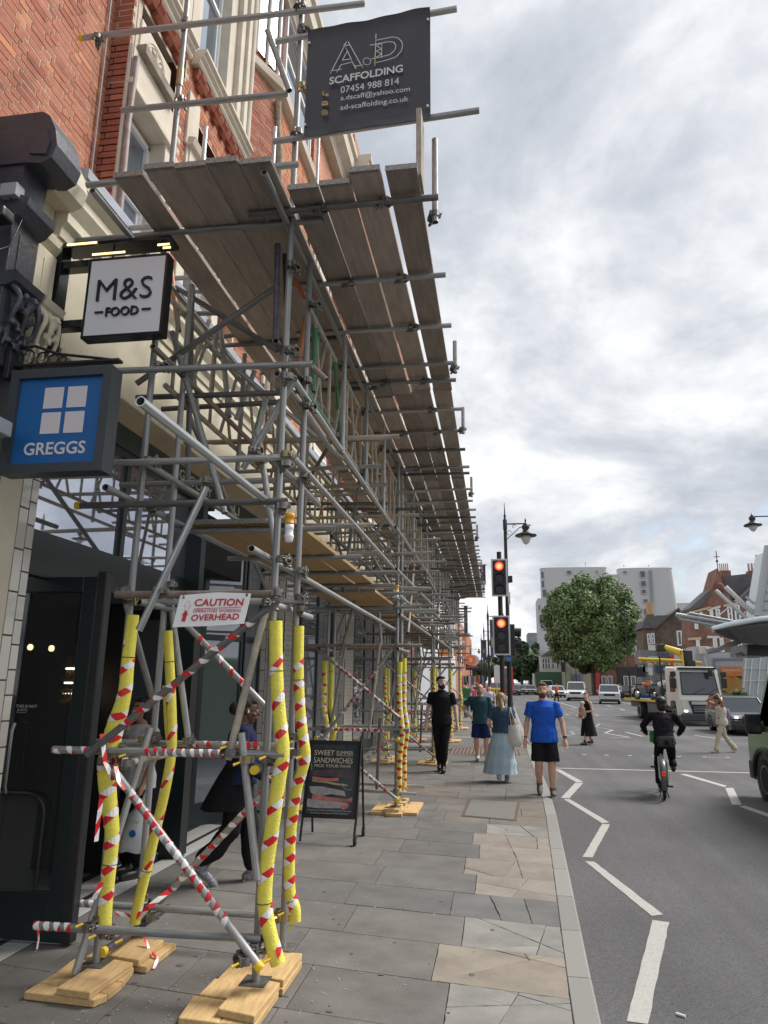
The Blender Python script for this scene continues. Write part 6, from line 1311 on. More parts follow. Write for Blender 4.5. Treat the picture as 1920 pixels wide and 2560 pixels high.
poly_y(tp, [(1215,1500),(1200,1345),(1412,1340),(1395,1520)], YS-.28, YS-.14, mat('dark_poster', (.05, .04, .03), .5, 0, .5, .8, (.10, .06, .03)), 'poster')
mb = MB(); 
for a, b, r in ((1260,1410,.42),(1290,1470,.36),(1330,1400,.36),(1370,1410,.3),(1240,1450,.3),(1345,1460,.3)): q = AY(*zh(a, b), YS-.30-.012*(r*10 % 7)-a*.0001); mb.add([q+Vector((r*cos(t_), 0, r*sin(t_))) for t_ in [2*pi*i/14 for i in range(14)]], [tuple(range(14))])
mb.build('poster_fruit', mat('green_yellow_fruit_print', (.36, .38, .08), .5, 0, .9, .9, (.45, .12, .03)), tp); a, b = zh(1275, 1358), zh(1360, 1358); atext(tp, 'fresh & tasty', a[0], b[0], a[1], 2.4, YS-.32, INKW)
t = thing('station_canopy', 'grey metal canopy with curved leading edge and tie rods at the right edge', 'canopy', AY(1900, 1570, 40))
YC = 40; zk = zh
mb = MB(); top = [AY(*zk(*p), YC) for p in ((1100,890),(1240,850),(1400,818),(1560,790),(1900,760))]; bot = [AY(*zk(*p), YC) for p in ((1115,905),(1250,965),(1400,1015),(1560,1035),(1900,1060))]
rings = []
for i in range(5):
    a, b = top[i], bot[i]; mid = a.lerp(b, .5); rings.append([a, a.lerp(b, .25)+Vector((0, -.35, 0)), b, AY(*zk(1180+i*190, 930+i*28), YC+7), AY(*zk(1180+i*190, 905-i*22), YC+7)])
mb.loft(rings, smooth=False); mb.build('canopy_deck', mat('canopy_grey_metal', (.055, .058, .066), .45, .2, .2, .8), t)
mb = MB(); mb.path([p+Vector((0, -.15, .02)) for p in top], .16, n=8); mb.build('leading_edge', mat('canopy_edge_metal', (.48, .52, .56), .35, .5), t)
mb = MB(); GS = mat('galvanised_steelwork', (.36, .38, .40), .5, .3)
for a, b, r in (((750,735),(1420,850),.13), ((790,780),(1300,880),.10), ((880,720),(1390,815),.07), ((760,738),(800,785),.09), ((860,725),(1120,890),.05), ((980,745),(1190,870),.05), ((1100,770),(1250,850),.05)): mb.path([AY(*zk(*a), YC+6), AY(*zk(*b), YC+6)], r, n=7)
for i in range(12): a = 800+i*48; mb.path([AY(*zk(a, 745+i*9), YC+6), AY(*zk(a+30, 775+i*8), YC+6)], .04, n=5)
mb.build('steel_truss', GS, t); mb = MB()
for a, b, r in (((1145,495),(1480,805),.11), ((1240,462),(1545,750),.13), ((1340,590),(1540,755),.08), ((1445,560),(1560,665),.07), ((1170,750),(1290,650),.04), ((1365,800),(1440,705),.04)): mb.path([AY(*zk(*a), YC+2), AY(*zk(*b), YC+2)], r, n=7)
mb.build('tie_rods', mat('white_tie_rod', (.60, .62, .64), .4, .2), t); mb = MB()
for a, b, r in (((1120,1090),(1450,960),.10), ((1150,1095),(1430,990),.10), ((1050,1095),(1130,1085),.2), ((1340,1155),(1560,1090),.18)): mb.path([AY(*zk(*a), YC+4), AY(*zk(*b), YC+4)], r, n=7)
mb.build('raking_struts', GS, t); mb = MB(); P = [AY(*zk(*p), YC+1) for p in ((1560,750),(1660,100),(1720,100),(1720,750))]; mb.prism([(p.x, p.z) for p in P], 'y', YC+1, YC+3); mb.build('glass_tower', mat('pale_glass_wall', (.36, .42, .46), .15, spec=.8), t); mb = MB(); mb.path([AY(*zk(1558,750), YC+.9), AY(*zk(1660,60), YC+.9)], .2, n=8)
for i in range(7): b = 150+i*90; mb.path([AY(*zk(1560+(750-b)*.15, b), YC+.9), AY(*zk(1720, b-10), YC+.9)], .05, n=5)
mb.build('tower_frame', GS, t); poly_y(t, [(1500,820),(1500,770),(1720,745),(1720,800)], YC+.5, YC+3, GREYW, 'tower_base'); poly_y(t, [(1450,1140),(1460,1030),(1700,1030),(1700,1150)], YC+3, YC+6, BLACKM, 'louvre')
MB().box((22.3, YC+3, 0), (22.8, YC+3.5, AY(*zk(1560,1000), YC+3).z)).build('column', GS, t)

# ------------------------------------------------------------------ trees
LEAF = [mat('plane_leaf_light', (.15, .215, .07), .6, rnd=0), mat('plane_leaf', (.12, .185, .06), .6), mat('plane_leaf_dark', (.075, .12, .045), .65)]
LEAFB = [mat('far_leaf', (.055, .10, .035), .7), mat('far_leaf_dark', (.032, .065, .025), .7)]
BARK = mat('plane_bark', (.16, .13, .09), .9, 0, .7, 2, (.07, .06, .045))
def crown(par, c, R, n, leaf, mats, lumps=60, seed=1, squash=1.0, shape=None):
    rnd = random.Random(seed); c = Vector(c); L_ = []
    for i in range(lumps):
        while True:
            d = Vector((rnd.gauss(0, 1), rnd.gauss(0, 1), rnd.gauss(0, 1))); d.normalize()
            if d.z > -.97: break
        k = rnd.uniform(.62, .92); L_.append((Vector((d.x*R[0]*k, d.y*R[1]*k, d.z*R[2]*k)), rnd.uniform(.14, .24)*min(R)))
    core = MB()
    for q, r in L_:
        core.ball(c+q*.86, r*.8, 8)
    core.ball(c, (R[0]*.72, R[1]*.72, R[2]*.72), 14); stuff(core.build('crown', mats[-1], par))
    for m_i, m in enumerate(mats):
        mb = MB(); nn = int(n*[.38, .42, .2][m_i]) if len(mats) == 3 else n//2
        for i in range(nn):
            q, r = rnd.choice(L_); d = Vector((rnd.gauss(0, 1), rnd.gauss(0, 1), rnd.gauss(0, 1))).normalized(); rr = r*rnd.uniform(.5, 1.15)
            p = c + q + d*rr
            if rnd.random() < .1: p = c + q*rnd.random()
            s = leaf*rnd.uniform(.6, 1.5); a = (d + Vector((rnd.gauss(0, .42), rnd.gauss(0, .42), rnd.gauss(0, .42)+.25))).normalized(); x = a.orthogonal().normalized(); x.rotate(Quaternion(a, rnd.uniform(0, 6))); y = a.cross(x)
            mb.add([p-x*s, p-y*s*.7+a*s*.15, p+x*s, p+y*s*.7+a*s*.15], [(0, 1, 2, 3)])
        stuff(mb.build('crown', m, par))
def tree(name, label, cat, base, H, R, n, leaf, mats, trunk_r, seed, group=None, lumps=60, cz=.62):
    t = thing(name, label, cat, base, group); b = Vector(base); rnd = random.Random(seed); mb = MB(); top = b+Vector((0, 0, H*cz))
    mb.path([b+Vector((0, 0, -.2)), b+Vector((.1, 0, H*.15)), b+Vector((-.1, 0, H*.3)), top], [trunk_r*1.2, trunk_r, trunk_r*.85, trunk_r*.4], n=9)
    for i in range(9):
        a = i*2.4; s = b+Vector((0, 0, H*rnd.uniform(.22, .45))); e = s+Vector((cos(a)*R[0]*.75, sin(a)*R[1]*.75, H*rnd.uniform(.1, .35))); mb.path([s, s.lerp(e, .5)+Vector((0, 0, .5)), e], [trunk_r*.45, trunk_r*.3, trunk_r*.08], n=6)
    mb.build('trunk', BARK, t); crown(t, b+Vector((0, 0, H*cz)), R, n, leaf, mats, lumps, seed); return t
bt = AZ(1490, 1728, 0); bt = Vector((AY(1490, 1700, 122).x, 122, 0))
zt_ = AY(1490, 1432, 122).z; zb_ = AY(1490, 1692, 122).z; rx_ = (AY(1607, 1560, 122).x-AY(1355, 1560, 122).x)/2; bx = (AY(1607, 1560, 122).x+AY(1355, 1560, 122).x)/2
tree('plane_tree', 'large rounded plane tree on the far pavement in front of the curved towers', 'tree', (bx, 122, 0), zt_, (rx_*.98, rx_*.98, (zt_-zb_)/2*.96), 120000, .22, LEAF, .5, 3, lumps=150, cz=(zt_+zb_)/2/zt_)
for i, (u, vt, y, rw, lab) in enumerate(((1300, 1600, 150, 4.2, 'dark green street tree just right of the traffic lights in the distance'), (1322, 1612, 165, 4.5, 'dark green street tree between the traffic lights and the grey building'), (1278, 1618, 175, 5, 'far street tree half hidden behind the traffic lights'), (1225, 1640, 240, 9, 'farthest broad tree at the end of the street above the crowd'), (1195, 1655, 260, 7, 'farthest small tree at the end of the street, left of the road sign'))):
    zt2 = AY(u, vt, y).z; tree('street_tree', lab, 'tree', (AY(u, vt, y).x, y, 0), zt2, (rw, rw, zt2*.42), 6000, .38, LEAFB, .3, 30+i, 'street trees in the distance', lumps=30)

# ------------------------------------------------------------------ left side beyond the scaffold
t = thing('cream_terrace', 'cream corniced terrace beyond the far end of the scaffold', 'building', (-4, 60, 0)); 
mb = MB(); mb.box((-12, 31.2, 0), (-3.3, 60, 11.0)); mb.build('wall', WHR, t); mb = MB(); mb.prism([(-3.4, 11), (-2.9, 11.1), (-2.6, 11.5), (-2.6, 11.7), (-3.4, 11.7)], 'y', 31.2, 60); mb.build('cornice', STONE, t)
mb = MB(); mb.box((-3.32, 31.5, 0), (-3.25, 59.5, 3.2)); mb.build('shopfront', GREYW, t)
for y in range(33, 59, 4):
    for z in (4.5, 8): awx = MB().box((-3.33, y, z), (-3.24, y+1.4, z+2.2)).build('window', DKWIN, t)
t = thing('brick_terrace', 'far brick terrace on the shop side beyond the cream building', 'building', (-5, 90, 0)); MB().box((-14, 60.2, 0), (-4.2, 130, 9.0)).build('wall', BTEX, t)
for y in range(62, 128, 6): MB().box((-4.22, y, 4), (-4.12, y+2, 6.2)).build('window', DKWIN, t)
t = thing('orange_shop_sign', 'large orange shop sign with white letters beyond the end of the scaffold', 'sign', (-2.6, 42, 3)); YO = 42; ORG = mat('orange_shop_panel', (.80, .22, .06), .5)
abox(t, (1098, 1590, 1166, 1640), YO, .2, ORG, 'panel'); atext(t, 'ner', 1115, 1164, 1612, 22, YO-.02, INKW, .04)
t = thing('round_shop_sign', 'round orange and white projecting shop sign', 'sign', AY(1182, 1650, 44)); q = AY(1176, 1650, 44); q2 = AY(1184, 1651, 44.3); r = .33; MB().cyl(q, q+Vector((0, .08, 0)), r, n=24).build('panel', ORG, t); MB().cyl(q2, q2+Vector((0, .08, 0)), r, n=24).build('back_panel', WHR, t); MB().cyl(q+Vector((0, -.01, 0)), q+Vector((0, .0, 0)), r*.38, n=16).build('logo', INKW, t); MB().path([q+Vector((-1.2, 0, 0)), q], .02).build('bracket', BLACKM, t)
t = thing('dark_shop_fascia', 'dark shop banner with pink lettering over the crowd', 'sign', AY(1184, 1668, 52)); abox(t, (1164, 1661, 1200, 1675), 52, .2, BLACKM, 'panel'); atext(t, 'crepes', 1167, 1196, 1668, 6, 51.9, mat('pink_print', (.5, .12, .2), .5), .02)
BANM = mat('dark_street_banner', (.035, .035, .05), .6, 0, .5, 2, (.12, .12, .14))
for lab, px, y, m2 in (('tall dark banner hung from the facade past the end of the scaffold', (1160, 1515, 1169, 1592), 38, None), ('small dark flag sign sticking out beyond the last fan boards', (1201, 1412, 1214, 1462), 31.5, None)):
    t = thing('facade_banner', lab, 'banner', AY(px[0], px[3], y), 'banners beyond the scaffold'); abox(t, px, y, .05, BANM, 'panel'); a, b = AY(px[0]-8, px[1], y), AY(px[2]+3, px[1], y); MB().path([a, b], .02).build('bracket', BLACKM, t)

# ------------------------------------------------------------------ street furniture
def lamp_post(label, u, y, zt, arm=1.1, lampz=None, group='heritage lamp posts', side=1, banner=None):
    x = AY(u, 1704, y).x; t = thing('street_lamp', label, 'street lamp', (x, y, 0), group); b = Vector((x, y, 0))
    MB().lathe([(.16, 0), (.16, .12), (.12, .16), (.12, .9), (.15, .95), (.10, 1.05), (.075, 1.3), (.07, 3.2), (.085, 3.25), (.085, 3.32), (.06, 3.4), (.05, zt-.9), (.065, zt-.85), (.065, zt-.55), (.03, zt-.5), (.04, zt-.42), (.02, zt-.35), (.015, zt)], b, n=12).build('column', BLACKM, t)
    mb = MB(); za = zt-.68; mb.path([b+Vector((0, 0, za)), b+Vector((side*arm, 0, za))], .022, n=6); mb.path([b+Vector((0.03, 0, za-.5)), b+Vector((side*.2, 0, za-.35)), b+Vector((side*.45, 0, za-.12)), b+Vector((side*.8, 0, za-.05))], .013, n=5)
    for c_, r in ((.12, .07), (.28, .05), (.75, .05)): q = b+Vector((side*c_, 0, za-.08 - (.2 if c_ == .12 else 0))); mb.path([q+Vector((r*cos(k*.7), 0, r*sin(k*.7))) for k in range(8)], .009, n=5)
    mb.build('bracket', BLACKM, t); q = b+Vector((side*arm, 0, za))
    MB().lathe([(.01, .18), (.03, .1), (.02, .02), (.12, -.08), (.12, -.15), (.08, -.2), (.12, -.28), (.33, -.36), (.34, -.40), (.16, -.39)], q, n=16).build('lantern', BLACKM, t)
    MB().lathe([(.155, -.39), (.15, -.5), (.09, -.62), (.02, -.67)], q, n=14).build('lamp_glass', mat('frosted_lamp_glass', (.55, .56, .56), .2), t)
    if banner:
        u0, v0, u1, v1 = banner; p, q2 = AY(u0, v0, y), AY(u1, v1, y); MB().box((p.x, y-.02, q2.z), (q2.x, y+.02, p.z)).build('banner', BANM, t); MB().box((p.x, y-.03, q2.z), (q2.x, y-.02, q2.z+(p.z-q2.z)*.15)).build('banner_foot', mat('purple_banner_foot', (.10, .05, .25), .6), t); MB().ball(Vector(((p.x+q2.x)/2, y-.03, q2.z+(p.z-q2.z)*.38)), ((q2.x-p.x)*.25, .01, (p.z-q2.z)*.18), 10).build('banner_portrait', mat('grey_portrait', (.3, .3, .32), .6), t)
    return t
yl_ = 22.0; lamp_post('tall black heritage street lamp directly behind the traffic lights', 1274, yl_, AY(1260, 1258, yl_).z, arm=(AY(1313, 1290, yl_).x-AY(1262, 1290, yl_).x))
lamp_post('second heritage street lamp, far left of the traffic lights', 1223, 42, AY(1219, 1512, 42).z, arm=.9, banner=(1224, 1549, 1236, 1640))
lamp_post('third heritage street lamp with dark portrait banner', 1212, 62, AY(1211, 1558, 62).z, arm=1.2, banner=(1203, 1600, 1217, 1645)); lamp_post('fourth thin street lamp behind the banner post', 1205, 80, AY(1205, 1585, 80).z, arm=1.0)
lamp_post('smallest and farthest street lamp left of the banners', 1177, 100, AY(1178, 1610, 100).z, arm=1.2)
lamp_post('dark street lamp in front of the right side of the plane tree', 1573, 88, AY(1570, 1512, 88).z, arm=.8, side=-1)
lamp_post('slim street lamp below the plane tree crown', 1441, 105, AY(1441, 1660, 105).z+2, arm=.6)
xr = AY(1884, 1330, 24).x; zr = AY(1884, 1310, 24).z; t = thing('street_lamp', 'heritage lantern hanging from an arm at the right edge of the sky', 'street lamp', (xr+1.6, 24, 0), 'heritage lamp posts')
b = Vector((xr+1.6, 24, 0)); MB().lathe([(.14, 0), (.12, 1), (.07, 1.3), (.05, zr+.7), (.01, zr+1)], b, n=10).build('column', BLACKM, t); q = Vector((xr, 24, zr+.25)); MB().path([b+Vector((0, 0, zr+.25)), q], .022).build('bracket', BLACKM, t)
MB().lathe([(.01, .12), (.03, .05), (.10, -.03), (.10, -.1), (.07, -.14), (.12, -.2), (.27, -.27), (.28, -.31), (.14, -.30)], q, n=16).build('lantern', BLACKM, t); MB().lathe([(.135, -.30), (.13, -.38), (.07, -.47), (.02, -.5)], q, n=14).build('lamp_glass', mat('frosted_lamp_glass', (.55, .56, .56), .2), t)
# traffic signal
YTL = 17.4; px_ = AY(1256, 1700, YTL).x; t = thing('traffic_light', 'black signal pole with two red traffic lights stacked one above the other', 'traffic light', (px_, YTL, 0))
MB().path([(px_, YTL, 0), (px_, YTL, AY(1245, 1380, YTL).z)], .057, n=14).build('pole', BLACKM, t)
MB().path([(px_-.15, YTL+.3, 0), (px_-.15, YTL+.3, .9)], [.07, .06], n=12).build('push_button_post', BLACKM, t)
LENS = mat('unlit_signal_lens', (.012, .012, .012), .25); REDL = mat('lit_red_signal', (.9, .05, .03), .4, emit=(1.0, .045, .02), es=2.2); REDC = mat('lit_red_centre', (1, .3, .1), .4, emit=(1.0, .12, .05), es=3.6)
for (u0, v0, u1, v1), nm in (((1228.5, 1397, 1268.5, 1491), 'signal_head'), ((1232, 1539, 1275.5, 1638), 'signal_head')):
    YF = YTL-.20; a, b = AY((u0+u1)/2, v1, YF), AY((u0+u1)/2, v0, YF); cx_ = (a.x+b.x)/2; w2 = (AY(u1, (v0+v1)/2, YF).x-AY(u0, (v0+v1)/2, YF).x)/2; h_ = b.z-a.z
    bd = MB().bbox((cx_-w2, YF, a.z), (cx_+w2, YF+.012, b.z), .03).build(nm, mat('backboard_white_edge', (.66, .68, .70), .5), t)
    put('backboard', MB().bbox((cx_-w2+.035, YF-.012, a.z+.04), (cx_+w2-.035, YF-.001, b.z-.04), .01).mesh('backboard', BLACKP), bd); put('housing', MB().bbox((cx_-w2*.62, YF+.013, a.z+.02), (cx_+w2*.62, YF+.2, b.z-.02), .03).mesh('housing', BLACKP), bd)
    for i in range(3):
        zc_ = b.z - h_*(.20+.305*i); c_ = Vector((cx_, YF-.013, zc_)); r_ = .098
        put('lens', MB().cyl(c_, c_+Vector((0, -.012, 0)), r_, n=24).mesh('lens', REDL if i == 0 else LENS), bd)
        if i == 0: put('lens_centre', MB().cyl(c_+Vector((0, -.0125, 0)), c_+Vector((0, -.015, 0)), r_*.66, n=20).mesh('lens_centre', REDC), bd)
        mb = MB(); n_ = 14; f0 = [c_+Vector(((r_+.012)*cos(a_), 0, (r_+.012)*sin(a_))) for a_ in [pi*(-.15)+pi*1.3*k/n_ for k in range(n_+1)]]; f1 = [p+Vector((0, -.14*max(.15, sin(pi*(k/n_)*.9+.15)), -.01)) for k, p in enumerate(f0)]
        mb.loft([f0, f1], caps=False, closed=False); mb.loft([[p*1 for p in f1], [c_+(p-c_)*.96 for p in f0]], caps=False, closed=False); put('visor', mb.mesh('visor', BLACKP), bd)
a, b = AY(1283, 1640, YTL+.1), AY(1283, 1562, YTL+.1); hb = MB().bbox((a.x-.07, YTL-.12, a.z), (a.x+.05, YTL+.12, b.z), .02).build('side_signal_head', BLACKP, t)
for f in (.25, .62): c_ = Vector((a.x+.05, YTL, a.z+(b.z-a.z)*(1-f))); put('visor', MB().cyl(c_, c_+Vector((.15, 0, -.01)), .10, .105, n=14).mesh('visor', BLACKP), hb)
q = AY(1276, 1450, YTL); MB().bbox(q+Vector((-.05, -.05, -.06)), q+Vector((.05, .05, .1)), .01).build('detector', BLACKP, t); MB().path([q+Vector((-.18, 0, -.05)), q+Vector((0, 0, -.06))], .012).build('bracket', BLACKM, t); q = AY(1273, 1495, YTL); MB().bbox(q+Vector((-.03, .0, -.15)), q+Vector((.03, .06, .15)), .01).build('aerial', WHITEP, t)
t = thing('blue_street_sign', 'small blue rectangular sign with white lettering below the side signal', 'sign', AY(1271, 1645, 21.7)); abox(t, (1265, 1641, 1279, 1654), 21.7, .02, mat('blue_road_sign', (.02, .12, .42), .5), 'panel'); atext(t, 'Station', 1267, 1277, 1645, 3, 21.68, INKW); atext(t, 'Road', 1268, 1276, 1650, 3, 21.68, INKW)
t = thing('lit_bollard', 'black and yellow striped box at the foot of the signal pole', 'bollard', AZ(1247, 1850, 0)); c_ = AY(1247, 1760, 19.5); MB().bbox((c_.x-.07, 19.4, 0), (c_.x+.07, 19.6, c_.z+.2), .03).build('casing', BLACKP, t); MB().bbox((c_.x-.05, 19.38, .2), (c_.x+.06, 19.4, c_.z+.15), .01).build('yellow_face', mat('dull_yellow_face', (.45, .36, .06), .5), t)
t = thing('no_turn_sign', 'round white road sign with red ring left of the bus', 'sign', AY(1223, 1660, 48)); c_ = AY(1223, 1660, 48); MB().cyl(c_, c_+Vector((0, .03, 0)), .16, n=20).build('disc', mat('red_sign_ring', (.5, .03, .03), .5), t); MB().cyl(c_+Vector((0, -.01, 0)), c_, .125, n=20).build('face', INKW, t); MB().path([c_+Vector((-.05, -.02, -.08)), c_+Vector((-.04, -.02, .03)), c_+Vector((.06, -.02, .05))], .02).build('arrow', BLACKP, t); MB().path([Vector((c_.x, 48.05, 0)), c_+Vector((0, .05, 0))], .03).build('post', BLACKM, t)
for lab, u, v, y in (('bus stop flag pole in front of the shops on the far pavement', 1626, 1672, 60), ('plain white sign plate on a thin post behind the traffic lights', 1243, 1684, 40)):
    t = thing('sign_post', lab, 'sign post', AY(u, v, y)); c_ = AY(u, v, y); MB().path([(c_.x-.02, y+.05, 0), (c_.x-.02, y+.05, c_.z+.5)], .03).build('post', GALV, t); MB().box(c_+Vector((-.16, -.01, -.5)), c_+Vector((.16, .02, .45))).build('plate', WHR, t)
    if 'bus' in lab: MB().path([c_+Vector((.1*cos(k*.52), -.03, .22+.1*sin(k*.52))) for k in range(13)], .02).build('roundel', RED, t)
for i, (u, v, y) in enumerate(((1659, 1735, 0), (1562, 1738, 0), (1595, 1742, 0))):
    p = AZ(u, v+5, 0); t = thing('bollard', ['black bollard on the far kerb beside the flatbed lorry', 'dark bollard near the parked dark hatchback', 'slim dark bollard between the two walking shoppers'][i], 'bollard', p, 'bollards on the far pavement'); MB().lathe([(.12, 0), (.10, .1), (.09, .85), (.11, .9), (.09, 1.0), (.03, 1.05)], p, n=10).build('post', BLACKM, t)
# A-board
YA = 8.75; za = lambda a, b: (700+a*.18083, 1780+b*.18083); t = thing('pavement_board', 'black framed A-board advertising SWEET SUMMER SANDWICHES on small wheels', 'A-board', (-2.0, YA, 0))
C4 = [AY(*za(412, 388), YA+.10), AY(*za(1120, 395), YA+.10), AY(*za(1062, 1475), YA-.12), AY(*za(300, 1455), YA-.12)]
TLx = AY(*za(412, 388), YA).x; xl, xr_ = (C4[0].x+C4[3].x)/2, (C4[1].x+C4[2].x)/2; zT, zB = C4[0].z, (C4[2].z+C4[3].z)/2
dl_ = lambda s, z: Vector((xl+(xr_-xl)*s, YA-.14+.26*(z-zB)/(zT-zB), z))
def abq(mb, s0, s1, z0, z1, lift, mi=0): mb.quad(dl_(s0, z0)+Vector((0, -lift, 0)), dl_(s1, z0)+Vector((0, -lift, 0)), dl_(s1, z1)+Vector((0, -lift, 0)), dl_(s0, z1)+Vector((0, -lift, 0)), mi)
mb = MB(); H_ = zT-zB
for a0, a1, b0, b1 in ((0, .07, 0, 1), (.93, 1, 0, 1), (.07, .93, 0, .055), (.07, .93, .955, 1)):
    lo = [dl_(a0, zB+H_*b0), dl_(a1, zB+H_*b0), dl_(a1, zB+H_*b1), dl_(a0, zB+H_*b1)]; mb.add([p+Vector((0, -.012, 0)) for p in lo]+[p+Vector((0, .02, 0)) for p in lo], [(0,1,2,3),(7,6,5,4),(0,4,5,1),(1,5,6,2),(2,6,7,3),(3,7,4,0)])
mb.build('frame', BLACKP, t); mb = MB(); abq(mb, .05, .95, zB+H_*.04, zB+H_*.97, 0); mb.build('poster', mat('dark_chalk_poster', (.03, .034, .042), .25, 0, .8, 5, (.07, .08, .095)), t)
for s, zz0 in ((.02, -.16), (1.0, -.05)):
    MB().path([dl_(s, zB), Vector((dl_(s, zB).x-.01, YA-.19, .02 if s < .5 else .10))], .014).build('leg', BLACKP, t); MB().path([dl_(s, zT)+Vector((0, .02, 0)), Vector((dl_(s, zT).x, YA+.35, .02 if s < .5 else .10))], .014).build('leg', BLACKP, t)
MB().path([dl_(1.0, zB), dl_(1.0, zT)+Vector((0, 0, .06))], .016).build('handle', BLACKP, t)
for yy in (YA-.19, YA+.35): 
    c_ = Vector((dl_(1, zB).x, yy, .055)); w_ = MB().cyl(c_+Vector((-.015, 0, 0)), c_+Vector((.015, 0, 0)), .052, n=18).build('wheel', BLACKP, t); put('hub', MB().cyl(c_+Vector((-.018, 0, 0)), c_+Vector((.018, 0, 0)), .014, n=10).mesh('hub', GALVB), w_)
CRM = mat('cream_poster_print', (.66, .62, .42), .5)
def abt(txt, s0, s1, f, hh, m=CRM, off=.0): 
    mb = MB(); z = zB+H_*f; up_ = Vector((0, .26/H_, 1)).normalized(); fit_text(mb, txt, dl_(s0, z), dl_(s1, z), hh, Vector((0, -.006, 0)), off=off, up=up_); mb.build('lettering', m, t)
abt('SWEET', .12, .50, .834, .060); abt('SUMMER', .54, .86, .838, .044); abt('SANDWICHES', .12, .86, .735, .062); abt('PICK YOUR FAVE', .145, .83, .662, .034); mb = MB(); abq(mb, .54, .86, zB+H_*.797, zB+H_*.802, .004); mb.build('lettering', CRM, t)
abt('Chocolate, Strawberry & Pistachio Creme Sandwich', .10, .90, .095, .016, INKW); abt('Red Diamond Strawberry & Creme Sandwich', .16, .84, .06, .016, INKW)
def blob(mb, pts, lift): mb.add([dl_(s, zB+H_*f)+Vector((0, -lift, 0)) for s, f in pts], [tuple(range(len(pts)))])
for nm, pts, col, c2, li in (('chocolate_bread', [(.12,.58),(.2,.60),(.5,.615),(.8,.59),(.88,.56),(.87,.50),(.5,.53),(.12,.53)], (.07,.045,.045), (.13,.09,.09), .003), ('strawberry', [(.12,.52),(.4,.50),(.62,.51),(.62,.465),(.35,.455),(.12,.48)], (.42,.10,.09), (.55,.25,.2), .0035), ('pistachio_cream', [(.12,.475),(.3,.455),(.5,.45),(.8,.425),(.8,.41),(.55,.42),(.4,.44),(.13,.455)], (.40,.36,.14), (.5,.45,.25), .004),
                            ('white_bread', [(.08,.39),(.3,.395),(.75,.345),(.78,.28),(.5,.30),(.3,.27),(.12,.31)], (.42,.40,.38), (.28,.26,.26), .003), ('strawberry', [(.15,.30),(.3,.275),(.8,.245),(.9,.27),(.9,.21),(.5,.205),(.15,.225)], (.45,.13,.12), (.6,.3,.28), .0035), ('white_bread', [(.06,.235),(.2,.225),(.5,.21),(.8,.20),(.85,.16),(.75,.13),(.3,.12),(.08,.13)], (.42,.41,.40), (.26,.25,.26), .004), ('strawberry', [(.68,.15),(.8,.18),(.85,.2),(.83,.13),(.74,.11)], (.45,.12,.1), (.6,.3,.28), .0045)):
    mb = MB(); blob(mb, pts, li); mb.build('poster_picture', mat('print_'+nm, col, .5, 0, .9, 14, c2), t)
mb = MB(); mb.path([dl_(s, zB+H_*f)+Vector((0, -.008, 0)) for s, f in ((.06,.70),(.09,.66),(.1,.6))], .002); mb.path([dl_(.82+.12*cos(k*.4), zB+H_*(.45+.09*sin(k*.4)))+Vector((0, -.008, 0)) for k in range(8, 14)], .002, n=5); mb.build('poster_crease_glints', mat('plastic_glint', (.5, .55, .6), .2), t)  # glints along the plastic's creases, painted as pale lines
# ------------------------------------------------------------------ vehicles
random.seed(31)
TYRE = mat('tyre_rubber', (.018, .018, .019), .85, 0, .3, 20); RIM = mat('alloy_rim', (.42, .43, .45), .3, .7); HLAMP = mat('headlamp_glass', (.55, .58, .6), .1, spec=.9); HLIT = mat('lit_headlamp', (1, 1, 1), .3, emit=(1, .97, .9), es=3.5); REDLAMP = mat('red_lamp', (.35, .01, .01), .25); PLATE = mat('number_plate', (.55, .55, .5), .5); CARGL = mat('car_glass', (.05, .06, .07), .04, .25, spec=1.0)
def wheel(par, c, r, w, side, rim=RIM):
    c = Vector(c); M = Matrix.Translation(c) @ Matrix.Rotation(pi/2, 4, 'Y'); t = put('wheel', MB().lathe([(r*.62, -w/2), (r*.93, -w/2), (r, -w*.36), (r, w*.36), (r*.93, w/2), (r*.62, w/2)], n=22, M=M).mesh('wheel', TYRE), par, False)
    mb = MB(); x = side*w/2; mb.lathe([(r*.64, x*.6), (r*.66, x*1.02), (r*.58, x*1.0), (r*.55, x*.55), (r*.1, x*.5)], n=20, M=M)
    for k in range(6):
        a = 2*pi*k/6; d = Vector((0, cos(a), sin(a))); e = Vector((side*w*.44, 0, 0)); s = Vector((0, -sin(a), cos(a)))*r*.07; mb.quad(c+e+d*r*.08-s*1.4, c+e+d*r*.6-s, c+e+d*r*.6+s, c+e+d*r*.08+s*1.4); mb.quad(c+e+d*r*.08+s*1.4, c+e+d*r*.6+s, c+e+d*r*.6-s, c+e+d*r*.08-s*1.4)
    mb.cyl(c+Vector((side*w*.3, 0, 0)), c+Vector((side*w*.48, 0, 0)), r*.16, n=10); put('rim', mb.mesh('rim', rim), t, False)
